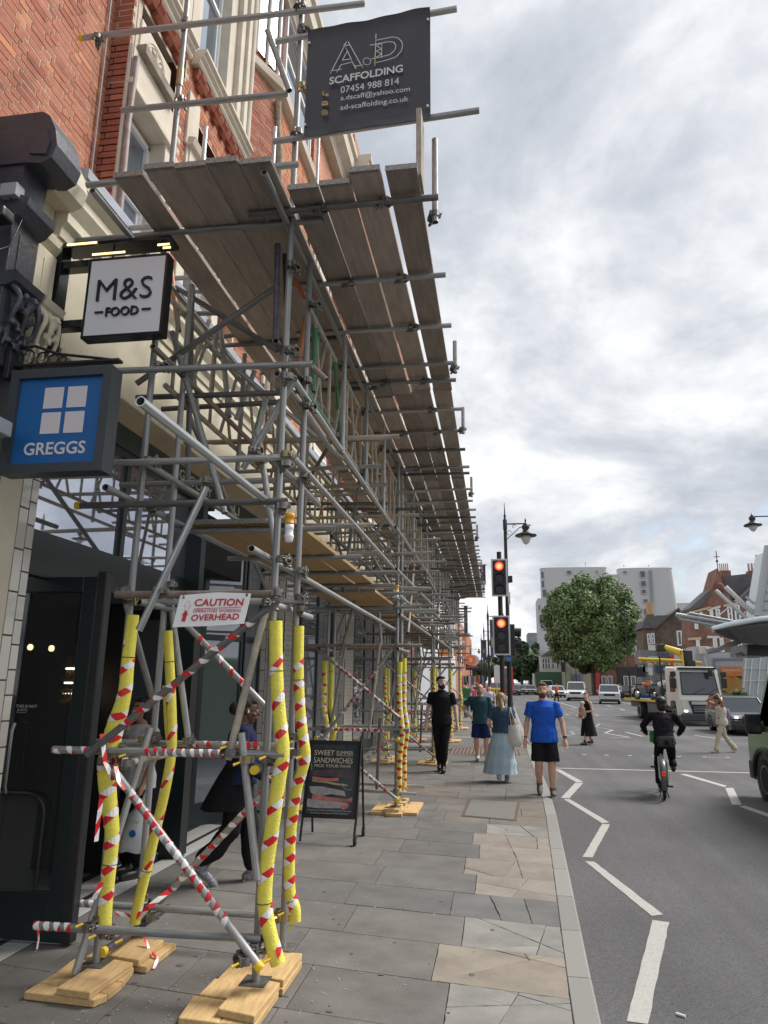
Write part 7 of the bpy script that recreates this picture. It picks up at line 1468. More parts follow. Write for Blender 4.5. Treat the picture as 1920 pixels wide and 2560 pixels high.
def car(name, label, cat, loc, rz, L, W, H, paint, kind='hatch', group=None, lit=True, detail=1):
    """front faces local -Y; origin on the ground amidships"""
    t = thing(name, label, cat, loc, group, rz); r = .33 if kind != 'suv' else .37; yf, yr = -L/2+.82, L/2-.78; hb = .60*H if kind != 'van' else .58*H; cl = .20 if kind != 'suv' else .26
    hood = {'hatch': (.92, .64), 'suv': (1.0, .68), 'van': (1.05, .60), 'saloon': (1.0, .64), 'pick': (1.0, .66)}[kind]
    ws = -L/2 + hood[0] + .12; rf = {'hatch': .30, 'suv': .32, 'van': .38, 'saloon': .1, 'pick': .3}[kind]*L; rb = {'hatch': .44, 'suv': .44, 'van': .492, 'saloon': .36, 'pick': .44}[kind]*L
    def arch(yc): return [(yc + (r+.07)*cos(a), r + (r+.07)*sin(a)) for a in [pi*k/8 for k in range(9)] if r+(r+.07)*sin(a) > cl]
    hz0 = hood[1]*H*.92
    pr = [(-L/2+.03, cl+.02)] + [(yf-(r+.07), cl)] + arch(yf)[::-1] + [(yf+r+.07, cl), (yr-r-.07, cl)] + arch(yr)[::-1] + [(yr+r+.07, cl), (L/2-.04, cl+.06), (L/2, cl+.3), (L/2-.02, hb*.86), (L/2-.08, hb), (ws+.05, hb), (-L/2+.45, hz0), (-L/2+.12, hz0-.12), (-L/2, hz0-.30), (-L/2, cl+.2)]
    sc = lambda k, dy: [(y*dy, cl+(z-cl)*k) for y, z in pr]; mb = MB(); rings = []
    for x, k, dy in ((-W/2, .90, .965), (-W/2+.035, .985, .992), (-W/2+.14, 1, 1), (W/2-.14, 1, 1), (W/2-.035, .985, .992), (W/2, .90, .965)): rings.append([(x, y, z) for y, z in sc(k, dy)])
    mb.loft(rings, smooth=False); put('body', mb.mesh('body', paint), t, False)
    a = W/2-.05; b_ = W/2-.17; g0 = [(-a, ws, hb-.03), (a, ws, hb-.03), (a, L/2-.12, hb-.03), (-a, L/2-.12, hb-.03)]; yw = ws + {'van': .52, 'suv': .62}.get(kind, .72)
    g1 = [(-b_, yw, H-.06), (b_, yw, H-.06), (b_, rb-.05, H-.06), (-b_, rb-.05, H-.06)]
    if kind == 'pick': pass
    put('windows', MB().loft([g0, g1], smooth=False).mesh('windows', CARGL), t, False)
    mb = MB(); g2 = [(-b_-.015, yw-.03, H-.07), (b_+.015, yw-.03, H-.07), (b_+.015, rb, H-.07), (-b_-.015, rb, H-.07)]; g3 = [(x*.88, y+(.12 if y < 0 else -.1), H) for x, y, z in g2]; mb.loft([g2, g3], smooth=False)
    for sx in (0, 1): 
        i, j = (0, 3) if sx == 0 else (1, 2)
        for f in ((0, .06), (.42, .47), (.90, 1.0)) if kind != 'van' else ((0, .05), (.32, 1.0)):
            q = [Vector(g0[i]).lerp(Vector(g0[j]), f[0]), Vector(g0[i]).lerp(Vector(g0[j]), f[1]), Vector(g1[i]).lerp(Vector(g1[j]), f[1]), Vector(g1[i]).lerp(Vector(g1[j]), f[0])]; o = Vector((-.012 if sx == 0 else .012, 0, 0)); mb.add([p+o for p in q] + [p-o for p in q], [(0,1,2,3),(7,6,5,4),(0,4,5,1),(2,6,7,3),(1,5,6,2),(3,7,4,0)])
        q = [Vector(g0[i]), Vector(g1[i])]; mb.path([q[0]+Vector((0, -.01, .0)), q[1]+Vector((0, -.015, 0))], .032, n=6)
    put('roof', mb.mesh('roof', paint), t, False)
    hl = hz0 - .16; hm = HLIT if lit else HLAMP
    for s in (-1, 1):
        put('headlight', MB().bbox((s*(W/2-.06), -L/2-.012, hl-.07), (s*(W/2-.42), -L/2+.25, hl+.05), .03).mesh('headlight', HLAMP), t, False); put('headlight_bulb', MB().ball((s*(W/2-.2), -L/2-.02, hl-.02), (.07, .03, .035), 8).mesh('headlight_bulb', hm), t, False)
        put('tail_light', MB().bbox((s*(W/2-.03), L/2-.09, hb*.72), (s*(W/2-.22), L/2+.008, hb*.9), .02).mesh('tail_light', REDLAMP), t, False)
        put('mirror', MB().bbox((s*(W/2-.03), ws+.38, hb+.02), (s*(W/2+.17), ws+.50, hb+.17), .04).mesh('mirror', paint if kind != 'van' else BLACKP), t, False)
        for yc in (yf, yr): wheel(t, (s*(W/2-.11), yc, r), r, .21, s)
        if detail:
            mb = MB()
            for yy in (ws+.35, ws+1.35, yr-.35): mb.box((s*(W/2+.001), yy, cl+.1), (s*(W/2-.01), yy+.012, hb-.06))
            mb.box((s*(W/2+.004), yf+r+.1, cl+.04), (s*(W/2-.02), yr-r-.1, cl+.12)); put('door_gap', mb.mesh('door_gap', BLACKP), t, False)
    put('grille', MB().bbox((-W*.27, -L/2-.012, hl-.22), (W*.27, -L/2+.05, hl+.0), .03).mesh('grille', BLACKP), t, False); put('lower_bumper', MB().bbox((-W*.43, -L/2-.015, cl+.02), (W*.43, -L/2+.06, cl+.2), .03).mesh('lower_bumper', BLACKP), t, False); put('number_plate', MB().box((-.26, -L/2-.022, cl+.22), (.26, -L/2-.01, cl+.33)).mesh('number_plate', PLATE), t, False); put('number_plate', MB().box((-.26, L/2, hb*.55), (.26, L/2+.012, hb*.55+.11)).mesh('number_plate', mat('yellow_number_plate', (.6, .45, .05), .5)), t, False); put('underbody', MB().box((-W/2+.2, -L/2+.2, cl-.04), (W/2-.2, L/2-.2, cl+.1)).mesh('underbody', BLACKP), t, False)
    return t
def P_(n, c, r=.25, m=.0): return mat(n, c, r, m, coat=.6)
WHC, SILV = P_('white_car_paint', (.66, .67, .68)), P_('silver_car_paint', (.48, .50, .51), .3, .4); BLC = P_('black_car_paint', (.02, .021, .025)); BLUEC = P_('grey_blue_car_paint', (.17, .25, .30), .3, .3)
def onr(u, v): return AZ(u, v, -.1)
# dark hatchback
r0, f0 = onr(1783, 1826), onr(1824, 1836); d = (r0-f0); d.normalize(); f0 = r0 - d*2.45; side = Vector((-d.y, d.x, 0)); side = side if side.x > 0 else -side; c = (r0+f0)/2 + side*.75; c.z = -.1
car('black_car', 'black hatchback with lit headlamp waiting beside the white lorry', 'car', c, atan2(d.y, d.x)-pi/2, 3.95, 1.72, 1.47, BLC)
ux = lambda u, y: AY(u, 1704, y).x
car('pickup_car', 'silver four by four with wide dark grille, nearest of the oncoming cars in the distance', 'car', (ux(1521, 72), 72, -.1), -.14, 4.6, 1.93, 1.78, SILV, 'suv', lit=False)
ux = lambda u, y: AY(u, 1704, y).x
car('white_van', 'white panel van with black bumper behind the silver four by four', 'van', (ux(1440, 82), 82, -.1), -.16, 4.9, 1.98, 2.0, WHC, 'van')
car('parked_car', 'white saloon with both headlamps lit behind the man in the orange vest', 'car', (ux(1390, 98), 98, -.1), .1, 4.4, 1.85, 1.5, WHC, 'saloon')
car('parked_car', 'grey blue car left of the white saloon with lit headlamps', 'car', (ux(1358, 112), 112, -.1), 0, 4.4, 1.85, 1.45, BLUEC, 'saloon', lit=False); car('grey_van', 'dark grey van standing behind the grey blue car', 'van', (ux(1366, 126), 126, -.1), 0, 5, 2.0, 2.2, SILV, 'van', lit=False)
for u, y, m, lab in ((1325, 118, SILV, 'dark silver saloon, third from the bus in the far queue'), (1305, 120, WHC, 'white saloon, second from the bus in the far queue'), (1284, 108, BLC, 'black saloon beside the red bus in the far queue')): car('queued_car', lab, 'car', (ux(u, y), y, -.1), 0, 4.4, 1.85, 1.45, m, 'saloon', 'cars queued near the bus', lit=False, detail=0)
car('parked_hatchback', 'dark hatchback parked on the far pavement in the shade of the plane tree', 'car', (ux(1567, 92), 92, 0), pi-.2, 4.1, 1.8, 1.55, BLC, lit=False); car('parked_car', 'small dark car with open door tucked behind the parked hatchback', 'car', (ux(1545, 99), 99, 0), .5, 3.9, 1.7, 1.5, P_('dark_grey_car_paint', (.06, .065, .07)), lit=False)
# red bus
t = thing('red_bus', 'red double decker bus rear, half hidden behind the signal pole', 'bus', (ux(1258, 105), 105, -.1)); RB = P_('bus_red', (.45, .02, .02), .3); yb = 105; a, b = AY(1236, 1740, yb), AY(1282, 1667, yb); x0, x1, zt_ = a.x, b.x, b.z
put('body', MB().bbox((x0, yb, .2), (x1, yb+10, zt_), .3).mesh('body', RB), t); put('roof_edge', MB().bbox((x0, yb-.05, zt_-.3), (x1-.8, yb+9, zt_+.03), .1).mesh('roof_edge', WHC), t)
for z0, z1 in ((zt_*.60, zt_*.86), (zt_*.25, zt_*.45)): put('window', MB().bbox((x0+.3, yb-.03, z0), (x1-.3, yb+.05, z1), .05).mesh('window', DKWIN), t)
for x in (x0+.3, x1-.3): put('wheel', MB().cyl((x-.13, yb+2, .38), (x+.13, yb+2, .38), .48, n=16).mesh('wheel', TYRE), t)
t = thing('incident_car', 'police style estate car with yellow hazard chevrons by the kerb', 'car', (ux(1235, 78), 78, -.1)); x = ux(1235, 78); put('body', MB().bbox((x-.95, 78, .25), (x+.95, 82.4, 1.15), .12).mesh('body', mat('hazard_yellow', (.62, .56, .03), .4)), t); put('windows', MB().loft([[(x-.85, 78.1, 1.1), (x+.85, 78.1, 1.1), (x+.85, 82, 1.1), (x-.85, 82, 1.1)], [(x-.65, 78.5, 1.6), (x+.65, 78.5, 1.6), (x+.65, 81, 1.6), (x-.65, 81, 1.6)]], smooth=False).mesh('windows', DKWIN), t); put('light_bar', MB().bbox((x-.5, 79, 1.6), (x+.5, 79.2, 1.72), .03).mesh('light_bar', mat('amber_plastic', (0.72, 0.36, 0.02), .4)), t)
mb = MB()
for i in range(5): mb.add([(x-.9+i*.38, 77.98, .4), (x-.72+i*.38, 77.98, .4), (x-.5+i*.38, 77.98, .95), (x-.68+i*.38, 77.98, .95)], [(0, 1, 2, 3)])
put('chevrons', mb.mesh('chevrons', RED), t)
for s in (-1, 1): wheel(t, (x*0+s*.8, .9, .33), .33, .2, s)
# green van at the right edge (heading away)
GV = P_('leaf_green_van_paint', (.07, .26, .035), .3); w0 = onr(1917, 2006); t = thing('green_van', 'leaf green van cut off by the right edge, door mirror and front wheel showing', 'van', (w0.x+1.03, w0.y-1.5, -.1), rz=0)
W2 = 1.0; yw = 1.5; pr = [(-2.6, .35), (yw-.46, .35)] + [(yw+.46*cos(a), .36+.46*sin(a)) for a in [pi-pi*k/10 for k in range(11)]] + [(yw+.46, .33), (yw+.70, .36), (yw+.76, .5), (yw+.76, .95), (yw+.70, 1.12), (yw+.22, 1.30), (yw-.62, 2.2), (yw-.95, 2.42), (-2.6, 2.5)]
mb = MB(); rings = [[(x, yw+(y-yw)*dy, .33+(z-.33)*k) for y, z in pr] for x, k, dy in ((-W2, .955, .96), (-W2+.06, .985, .99), (-W2+.2, 1, 1), (W2-.2, 1, 1), (W2-.06, .985, .99), (W2, .955, .96))]; mb.loft(rings, smooth=False); put('body', mb.mesh('body', GV), t, False)
mb = MB()
for s in (-1, 1): mb.add([(s*(W2+.006), yw+.08, 1.27), (s*(W2+.006), yw-.82, 1.25), (s*(W2+.006), yw-.82, 2.05), (s*(W2+.006), yw-.62, 2.05)], [(0, 1, 2, 3), (3, 2, 1, 0)]); mb.add([(s*(W2+.006), yw-.88, 1.25), (s*(W2+.006), yw-1.6, 1.25), (s*(W2+.006), yw-1.6, 2.08), (s*(W2+.006), yw-.88, 2.08)], [(0, 1, 2, 3), (3, 2, 1, 0)])
mb.add([(-W2+.12, yw+.24, 1.33), (W2-.12, yw+.24, 1.33), (W2-.2, yw-.58, 2.2), (-W2+.2, yw-.58, 2.2)], [(0, 1, 2, 3), (3, 2, 1, 0)]); put('windows', mb.mesh('windows', CARGL), t, False)
put('wheel_well', MB().cyl((-W2-.002, yw, .38), (W2+.002, yw, .38), .455, n=24).mesh('wheel_well', BLACKP), t, False)
for s in (-1, 1):
    wheel(t, (s*(W2-.11), yw, .36), .36, .24, s, mat('grey_steel_rim', (.16, .16, .17), .5, .3)); wheel(t, (s*(W2-.14), -1.8, .36), .36, .24, s)
    put('door_mirror', MB().bbox((s*(W2+.05), yw-.25, 1.12), (s*(W2+.30), yw-.12, 1.46), .05).mesh('door_mirror', BLACKP), t, False); put('mirror_glass', MB().box((s*(W2+.08), yw-.258, 1.16), (s*(W2+.27), yw-.252, 1.42)).mesh('mirror_glass', CARGL), t, False); put('mirror_arm', MB().bbox((s*(W2-.04), yw-.22, 1.16), (s*(W2+.1), yw-.13, 1.26), .02).mesh('mirror_arm', BLACKP), t, False); put('mirror_arm', MB().bbox((s*(W2-.05), yw-.2, 1.18), (s*(W2+.02), yw+.1, 1.34), .02).mesh('mirror_arm', BLACKP), t, False)
    mb = MB(); mb.path([(s*(W2+.01), yw+.5*cos(a), .36+.5*sin(a)) for a in [pi*k/12 for k in range(13)]], .045, n=6); mb.bbox((s*(W2+.02), yw+.5, .3), (s*(W2-.1), yw+.78, .62), .04); put('wheel_arch_trim', mb.mesh('wheel_arch_trim', BLACKP), t, False)
mb = MB(); cc_ = Vector((-W2-.008, yw-.95, .98)); mb.add([cc_+Vector((0, .24*cos(a), .26*sin(a))) for a in [2*pi*k/20 for k in range(20)]], [tuple(range(20)), tuple(range(19, -1, -1))]); put('door_emblem', mb.mesh('door_emblem', mat('navy_emblem', (.03, .04, .08), .4)), t, False); mb = MB(); mb.path([cc_+Vector((-.004, .21*cos(a), .23*sin(a))) for a in [2*pi*k/20 for k in range(21)]], .008, n=5); put('emblem_ring', mb.mesh('emblem_ring', INKW), t, False)
# recovery lorry with crane
yF = 36.5; xl, xr2 = ux(1690, yF), ux(1800, yF); Wt = xr2-xl; t = thing('recovery_lorry', 'white recovery lorry with yellow crane and flatbed loaded with motorcycles', 'lorry', ((xl+xr2)/2, yF+.9, -.1), rz=.10)
CABW = P_('cream_white_cab', (.62, .62, .57), .35); w2 = Wt/2; YL = mat('crane_yellow', (.68, .46, .03), .45, 0, .3, 6)
pr = [(-.9, .45), (-.92, 1.2), (-.86, 1.38), (-.55, 2.62), (-.35, 2.75), (1.0, 2.78), (1.05, .9), (.55, .85), (.45, 1.15), (-.25, 1.15), (-.4, .45)]
mb = MB(); mb.loft([[(x, y*dy, .45+(z-.45)*k) for y, z in pr] for x, k, dy in ((-w2, .97, .95), (-w2+.1, 1, 1), (w2-.1, 1, 1), (w2, .97, .95))], smooth=False); put('cab', mb.mesh('cab', CABW), t, False)
f = lambda x, z, o=-.02: (x, (-.86 + (z-1.38)/(2.62-1.38)*.31)+o, z); mb = MB(); q = [f(-w2+.14, 1.47), f(w2-.14, 1.47), f(w2-.2, 2.45), f(-w2+.2, 2.45)]; mb.add([Vector(p) for p in q], [(0, 1, 2, 3)]); put('windscreen', mb.mesh('windscreen', CARGL), t, False)
mb = MB(); mb.path([Vector(f(x, z, -.025)) for x, z in ((-w2+.14,1.45),(w2-.14,1.45),(w2-.2,2.47),(-w2+.2,2.47),(-w2+.14,1.45))], .03, n=6); mb.path([Vector(f(-.3, 1.5, -.05)), Vector(f(.25, 1.75, -.05))], .012, n=5); mb.path([Vector(f(.4, 1.5, -.05)), Vector(f(.75, 1.72, -.05))], .012, n=5); put('windscreen_seal', mb.mesh('windscreen_seal', BLACKP), t, False)
put('grille', MB().prism([(-w2*.62, 1.15), (-w2*.45, .55), (w2*.45, .55), (w2*.62, 1.15)], 'y', -.95, -.85).mesh('grille', BLACKP), t, False); put('grille_bar', MB().bbox((-w2*.5, -.97, .98), (w2*.5, -.93, 1.12), .02).mesh('grille_bar', mat('silver_grille_bar', (.5, .52, .55), .3, .4)), t, False)
mb = MB()
for i in range(4): mb.bbox((-w2*.42, -.97, .66+i*.07), (w2*.42, -.94, .68+i*.07), .005)
put('grille_slats', mb.mesh('grille_slats', RIM), t, False); put('bumper', MB().bbox((-w2, -.98, .22), (w2, -.55, .56), .06).mesh('bumper', mat('grey_bumper', (.05, .055, .065), .5)), t, False)
put('side_door_glass', MB().box((-w2-.012, -.35, 1.55), (-w2+.01, .35, 2.35)).mesh('side_door_glass', CARGL), t, False); put('sun_visor', MB().bbox((-w2+.1, -.72, 2.62), (w2-.1, -.4, 2.72), .03).mesh('sun_visor', BLACKP), t, False)
for s in (-1, 1):
    put('headlight', MB().bbox((s*(w2-.08), -1.0, .60), (s*(w2-.48), -.9, .76), .04).mesh('headlight', HLAMP), t, False); put('headlight_bulb', MB().ball((s*(w2-.2), -1.01, .68), (.09, .03, .05), 8).mesh('headlight_bulb', HLIT), t, False)
    mb = MB(); mb.bbox((s*(w2+.06), -.8, 1.75), (s*(w2+.32), -.68, 2.2), .04); mb.bbox((s*(w2+.06), -.8, 2.27), (s*(w2+.32), -.68, 2.52), .04); mb.path([(s*w2, -.6, 2.4), (s*(w2+.2), -.7, 2.45), (s*(w2+.2), -.7, 1.8), (s*w2, -.6, 1.7)], .018, n=6); put('mirror', mb.mesh('mirror', BLACKP), t, False)
    wheel(t, (s*(w2-.18), .1, .45), .45, .3, s); wheel(t, (s*(w2-.2), 5.6, .45), .45, .5, s)
put('kerb_mirror', MB().bbox((w2*.45, -.98, 2.3), (w2*.62, -.82, 2.62), .04).mesh('kerb_mirror', BLACKP), t, False)
mb = MB(); mb.box((-w2-.02, 1.4, .98), (w2+.02, 8.6, 1.06)); mb.box((-w2+.3, 1.0, .6), (w2-.3, 8.4, .98)); mb.box((-w2, 2.2, .42), (-w2+.3, 4.2, .9)); put('flatbed', mb.mesh('flatbed', mat('lorry_chassis', (.10, .10, .10), .6)), t, False); mb = MB(); mb.box((-w2-.035, 1.4, .97), (-w2-.02, 8.6, 1.09)); mb.box((w2+.02, 1.4, .97), (w2+.035, 8.6, 1.09)); put('yellow_edge', mb.mesh('yellow_edge', YL), t, False)
mb = MB(); mb.bbox((.1, 1.2, 1.0), (.55, 1.6, 3.6), .04); mb.bbox((.2, 1.15, 2.6), (.65, 1.7, 3.1), .05); put('crane_column', mb.mesh('crane_column', BLACKP), t, False); mb = MB(); mb.path([(.2, 1.4, 3.1), (.1, 1.6, 3.5), (-.75, 2.0, 3.85)], [.17, .2, .13], n=8); mb.path([(.0, 1.1, 2.8), (.0, 1.1, 3.5)], .04); put('crane_boom', mb.mesh('crane_boom', YL), t, False)
put('crane_head', MB().bbox((-1.0, 1.8, 3.55), (-.55, 2.2, 3.95), .08).mesh('crane_head', BLACKP), t, False); mb = MB(); mb.path([(-1.55, 3.4, 3.22), (-.5, 3.0, 3.16), (.2, 2.8, 3.12), (1.35, 2.2, 3.0)], .09, n=7)
for i in range(8): mb.bbox((-1.5+i*.33, 3.3-i*.14, 3.02-i*.03), (-1.38+i*.33, 3.4-i*.14, 3.14-i*.03), .02)
put('spreader_frame', mb.mesh('spreader_frame', YL), t, False); mb = MB()
for k in range(3): mb.path([(.1+.1*k, 1.2, 3.9), (-.1+.1*k, 1.1, 3.5), (.2+.05*k, 1.1, 2.9)], .02, n=5)
mb.path([(-w2+.1, 1.9, 1.0), (-w2+.1, 1.9, 3.3)], .04); put('hoses', mb.mesh('hoses', BLACKP), t, False)
lorry = t
def motorcycle(label, loc, rz, col, lit=False):
    t = thing('motorcycle', label, 'motorcycle', loc, 'motorcycles by the lorry', rz)
    for y in (-.65, .65): put('wheel', MB().path([(0, y+.27*cos(a), .30+.27*sin(a)) for a in [2*pi*k/18 for k in range(19)]], .055, n=7).mesh('wheel', TYRE), t, False); put('hub', MB().cyl((-.05, y, .3), (.05, y, .3), .12, n=10).mesh('hub', RIM), t, False)
    put('tank', MB().ball((0, -.12, .82), (.15, .3, .15), 12).mesh('tank', col), t, False); put('seat', MB().bbox((-.13, .12, .76), (.13, .75, .86), .05).mesh('seat', BLACKP), t, False); put('engine', MB().bbox((-.18, -.3, .3), (.18, .25, .68), .06).mesh('engine', mat('grey_engine', (.14, .14, .15), .5, .4)), t, False)
    put('fairing', MB().loft([[(x, y-.38, z) for x, y, z in ((-.15,0,.75),(.15,0,.75),(.12,.1,1.0),(-.12,.1,1.0))], [(x*.9, y-.56, z) for x, y, z in ((-.15,0,.8),(.15,0,.8),(.1,.06,1.05),(-.1,.06,1.05))]], smooth=False).mesh('fairing', col), t, False); mb = MB(); mb.path([(-.36, -.35, 1.04), (-.2, -.42, 1.02), (.2, -.42, 1.02), (.36, -.35, 1.04)], .017); 
    for s in (-1, 1): mb.path([(s*.09, -.42, 1.0), (s*.09, -.65, .30)], .028, n=6)
    put('handlebar', mb.mesh('handlebar', BLACKM), t, False); put('headlight', MB().ball((0, -.6, .9), (.08, .04, .08), 10).mesh('headlight', HLIT if lit else HLAMP), t, False); return t
Ml = lorry.matrix_basis.copy(); Ml = Matrix.Translation(lorry.location) @ Matrix.Rotation(.10, 4, 'Z')
motorcycle('white fairing motorcycle strapped upright on the lorry bed behind the cab', Ml @ Vector((-.55, 3.3, 1.06)), .25, WHC); motorcycle('black motorcycle with orange trim on the lorry bed, nearer the edge', Ml @ Vector((-.85, 5.0, 1.06)), .5, P_('orange_motorcycle_paint', (.5, .12, .02)))
c = onr(1618, 1790); MOTO = motorcycle('black scooter ridden beside the flatbed by the rider in a pale helmet', (c.x, c.y, -.1), .1, BLC, True)
# ------------------------------------------------------------------ people
random.seed(41)
SK1 = mat('fair_skin', (.60, .36, .26), .55, 0, .25, 6, (.52, .27, .19)); SK2 = mat('light_skin', (.66, .44, .34), .55, 0, .2, 6); SK3 = mat('brown_skin', (.12, .055, .032), .5); SK4 = mat('tan_skin', (.36, .19, .12), .55)
def cloth(n, c, c2=None, r=.9): return mat(n, c, r, 0, .5, 7, c2 or tuple(x*.7 for x in c), .5, 14, spec=.15)
def remesh(o, vox, it=3):
    m = o.modifiers.new('r', 'REMESH'); m.mode = 'VOXEL'; m.voxel_size = vox; m.use_smooth_shade = True
    s = o.modifiers.new('s', 'SMOOTH'); s.iterations = it; s.factor = .5; return o
FOLD = bpy.data.textures.new('cloth_folds', 'CLOUDS'); FOLD.noise_scale = .11; FOLD.noise_depth = 2
def folds(o, s=.024):
    d = o.modifiers.new('d', 'DISPLACE'); d.texture = FOLD; d.strength = s; d.mid_level = .38; return o
def cap(mb, pts, rs, n=10):
    pts = [Vector(p) for p in pts]; mb.path(pts, rs, n=n)
    for p, r in zip(pts, rs): mb.ball(p, r, 10)
def ell(mb, secs, n=16):
    mb.loft([[Vector((c[0]+rx*cos(2*pi*k/n), c[1]+ry*sin(2*pi*k/n), c[2])) for k in range(n)] for c, rx, ry in secs])
def hand(mb, w, e, thumb=1, curl=.5, inward=(0, -1, 0)):
    """palm and five fingers from wrist w, continuing the forearm direction e->w"""
    w = Vector(w); d = (w-Vector(e)).normalized(); i = Vector(inward); i = (i-d*i.dot(d)).normalized(); s = d.cross(i)*thumb
    cap(mb, [w, w+d*.05, w+d*.085], [.026, .034, .032], 8); 
    for k, L in enumerate((.072, .08, .075, .058)):
        b = w+d*.085+s*(.027-.018*k); m = b+d*L*.5+i*.012*curl; cap(mb, [b, m, m+(d*(1-curl*.6)+i*curl).normalized()*L*.5], [.0105, .0098, .0085], 6)
    b = w+d*.03+s*.03; cap(mb, [b, b+(d*.6+s*.6+i*.2)*.035, b+(d*.9+s*.55+i*.35)*.065], [.013, .0115, .0095], 6)
def person(label, loc, rz, h, J, skin, top=None, bottom=None, shoes=None, hair=None, sleeves='short', legs='long', shirt_r=1.0, build=1.0, beard=None, glasses=False, lod=0, head=(0, 0, 0), group=None, hem=.86, extra=None, name='person', neck='crew', barearm=False, longhair=False, look=0.0, socks=None):
    """J: joints in metres for a 1.78 m figure facing -Y (local)"""
    k = h/1.78; t = thing(name, label, 'person', loc, group, rz); t.scale = (k, k, k); B = build
    D = dict(pel=(0, 0, .95), ch=(0, 0, 1.32), nk=(0, .0, 1.50), hd=(0, -.02, 1.655), ls=(.195, 0, 1.415), rs=(-.195, 0, 1.415), le=(.25, .03, 1.15), re=(-.25, .03, 1.15), lw=(.27, -.04, .90), rw=(-.27, -.04, .90), lh=(.09, 0, .93), rh=(-.09, 0, .93), lk=(.10, -.01, .50), rk=(-.10, -.01, .50), la=(.10, .03, .09), ra=(-.10, .03, .09)); D.update(J); D = {a: Vector(b) for a, b in D.items()}
    v = .0085 if lod == 0 else .014; mb = MB()
    p, c, nk, hd = D['pel'], D['ch'], D['nk'], D['hd']
    ell(mb, [(p+Vector((0, 0, -.08)), .13*B, .10), (p, .165*B, .115), (p.lerp(c, .45), .135*B, .10), (c, .165*B, .115), (c.lerp(nk, .45), .17*B, .10), (c.lerp(nk, .8), .11, .075), (nk, .06, .06)])
    cap(mb, [nk-Vector((0, 0, .06)), nk+(hd-nk)*.5], [.066*B, .056*B])
    for s in 'lr':
        sh, el, wr, hp, kn, an = (D[s+q] for q in ('s', 'e', 'w', 'h', 'k', 'a'))
        cap(mb, [c.lerp(nk, .55), sh], [.065, .056*B]); cap(mb, [sh, sh.lerp(el, .4), el, el.lerp(wr, .3), wr], [.056*B, .050*B, .038*B, .040*B, .026]); hand(mb, wr, el, 1 if s == 'l' else -1, .55, (0, -.5, 0) if (wr-el).z < -.1 else (0, 0, -1))
        cap(mb, [hp, hp.lerp(kn, .35), kn, kn.lerp(an, .3), an], [.088*B, .080*B, .060*B, .066*B, .040])
        if not shoes: cap(mb, [an+Vector((0, .02, -.04)), an+Vector((0, -.14, -.06))], [.035, .026])
    # head
    R = Matrix.Translation(hd) @ Matrix.Scale(1.06, 4) @ Matrix.Rotation(look, 4, 'Z') @ Matrix.Rotation(head[0], 4, 'X') @ Matrix.Rotation(head[1], 4, 'Y'); HB = MB()
    HB.ball((0, .012, .03), (.076, .094, .088), 14); HB.ball((0, -.022, -.035), (.062, .068, .082), 12); HB.ball((0, -.05, -.095), (.035, .028, .024), 10); cap(HB, [(0, -.086, .012), (0, -.108, -.028)], [.009, .014], 8)
    for s in (-1, 1): HB.ball((s*.078, .012, -.005), (.012, .022, .032), 8); HB.ball((s*.045, -.062, -.03), (.024, .022, .022), 8)
    mb.v += [tuple(R @ Vector(q)) for q in HB.v]; o_ = len(mb.v)-len(HB.v); mb.f += [[i+o_ for i in f] for f in HB.f]; mb.m += HB.m; mb.uv += HB.uv; mb.sm += HB.sm
    remesh(put('body', mb.mesh('body', skin), t, False), v, 3)
    hh = lambda nm, m2, mt, rm=0: remesh(put(nm, m2.mesh(nm, mt), t, False), rm, 2) if rm else put(nm, m2.mesh(nm, mt), t, False)
    if lod == 0:
        m2 = MB(); m3 = MB()
        for s in (-1, 1): m2.ball((s*.031, -.080, .008), (.0135, .008, .0068), 8, M=R); m3.ball((s*.031, -.087, .008), (.006, .003, .006), 8, M=R); 
        hh('eyes', m2, mat('eye_white', (.6, .58, .55), .3)); hh('irises', m3, BLACKP)
        m2 = MB(); m2.path([R @ Vector(q) for q in ((-.052, -.078, .030), (-.035, -.088, .036), (-.014, -.088, .030))], .0055, n=6); m2.path([R @ Vector(q) for q in ((.052, -.078, .030), (.035, -.088, .036), (.014, -.088, .030))], .0055, n=6); hh('eyebrows', m2, hair or mat('brow_brown', (.1, .06, .04), .9))
        m2 = MB(); m2.path([R @ Vector(q) for q in ((-.026, -.078, -.060), (0, -.092, -.058), (.026, -.078, -.060))], .0055, n=6); hh('lips', m2, mat('lips', (.36, .13, .11), .5))
    if hair:
        m2 = MB(); m2.ball((0, .028, .045), (.083, .092, .083), 14, M=R); m2.ball((0, -.03, .088), (.066, .055, .034), 10, M=R)
        if longhair == 'bun': m2.ball((0, .125, .0), (.07, .065, .068), 12, M=R)
        elif longhair == 'pony': m2.ball((0, .03, .02), (.083, .09, .10), 12, M=R); cap(m2, [R @ Vector(q) for q in ((0, .10, -.02), (-.01, .125, -.12), (-.015, .11, -.25), (-.02, .10, -.33))], [.035, .034, .028, .012])
        elif longhair == 'long': m2.ball((0, .035, -.02), (.088, .085, .13), 12, M=R); cap(m2, [R @ Vector(q) for q in ((0, .07, -.10), (0, .10, -.25), (0, .12, -.40))], [.07, .055, .03])
        remesh(put('hair', m2.mesh('hair', hair), t, False), .011, 2)
    if beard: m2 = MB(); m2.ball((0, -.038, -.078), (.058, .056, .048), 12, M=R); m2.ball((.05, -.01, -.05), (.022, .04, .045), 8, M=R); m2.ball((-.05, -.01, -.05), (.022, .04, .045), 8, M=R); m2.path([R @ Vector(q) for q in ((-.03, -.086, -.05), (0, -.1, -.044), (.03, -.086, -.05))], .008, n=6); hh('beard', m2, beard, .009)
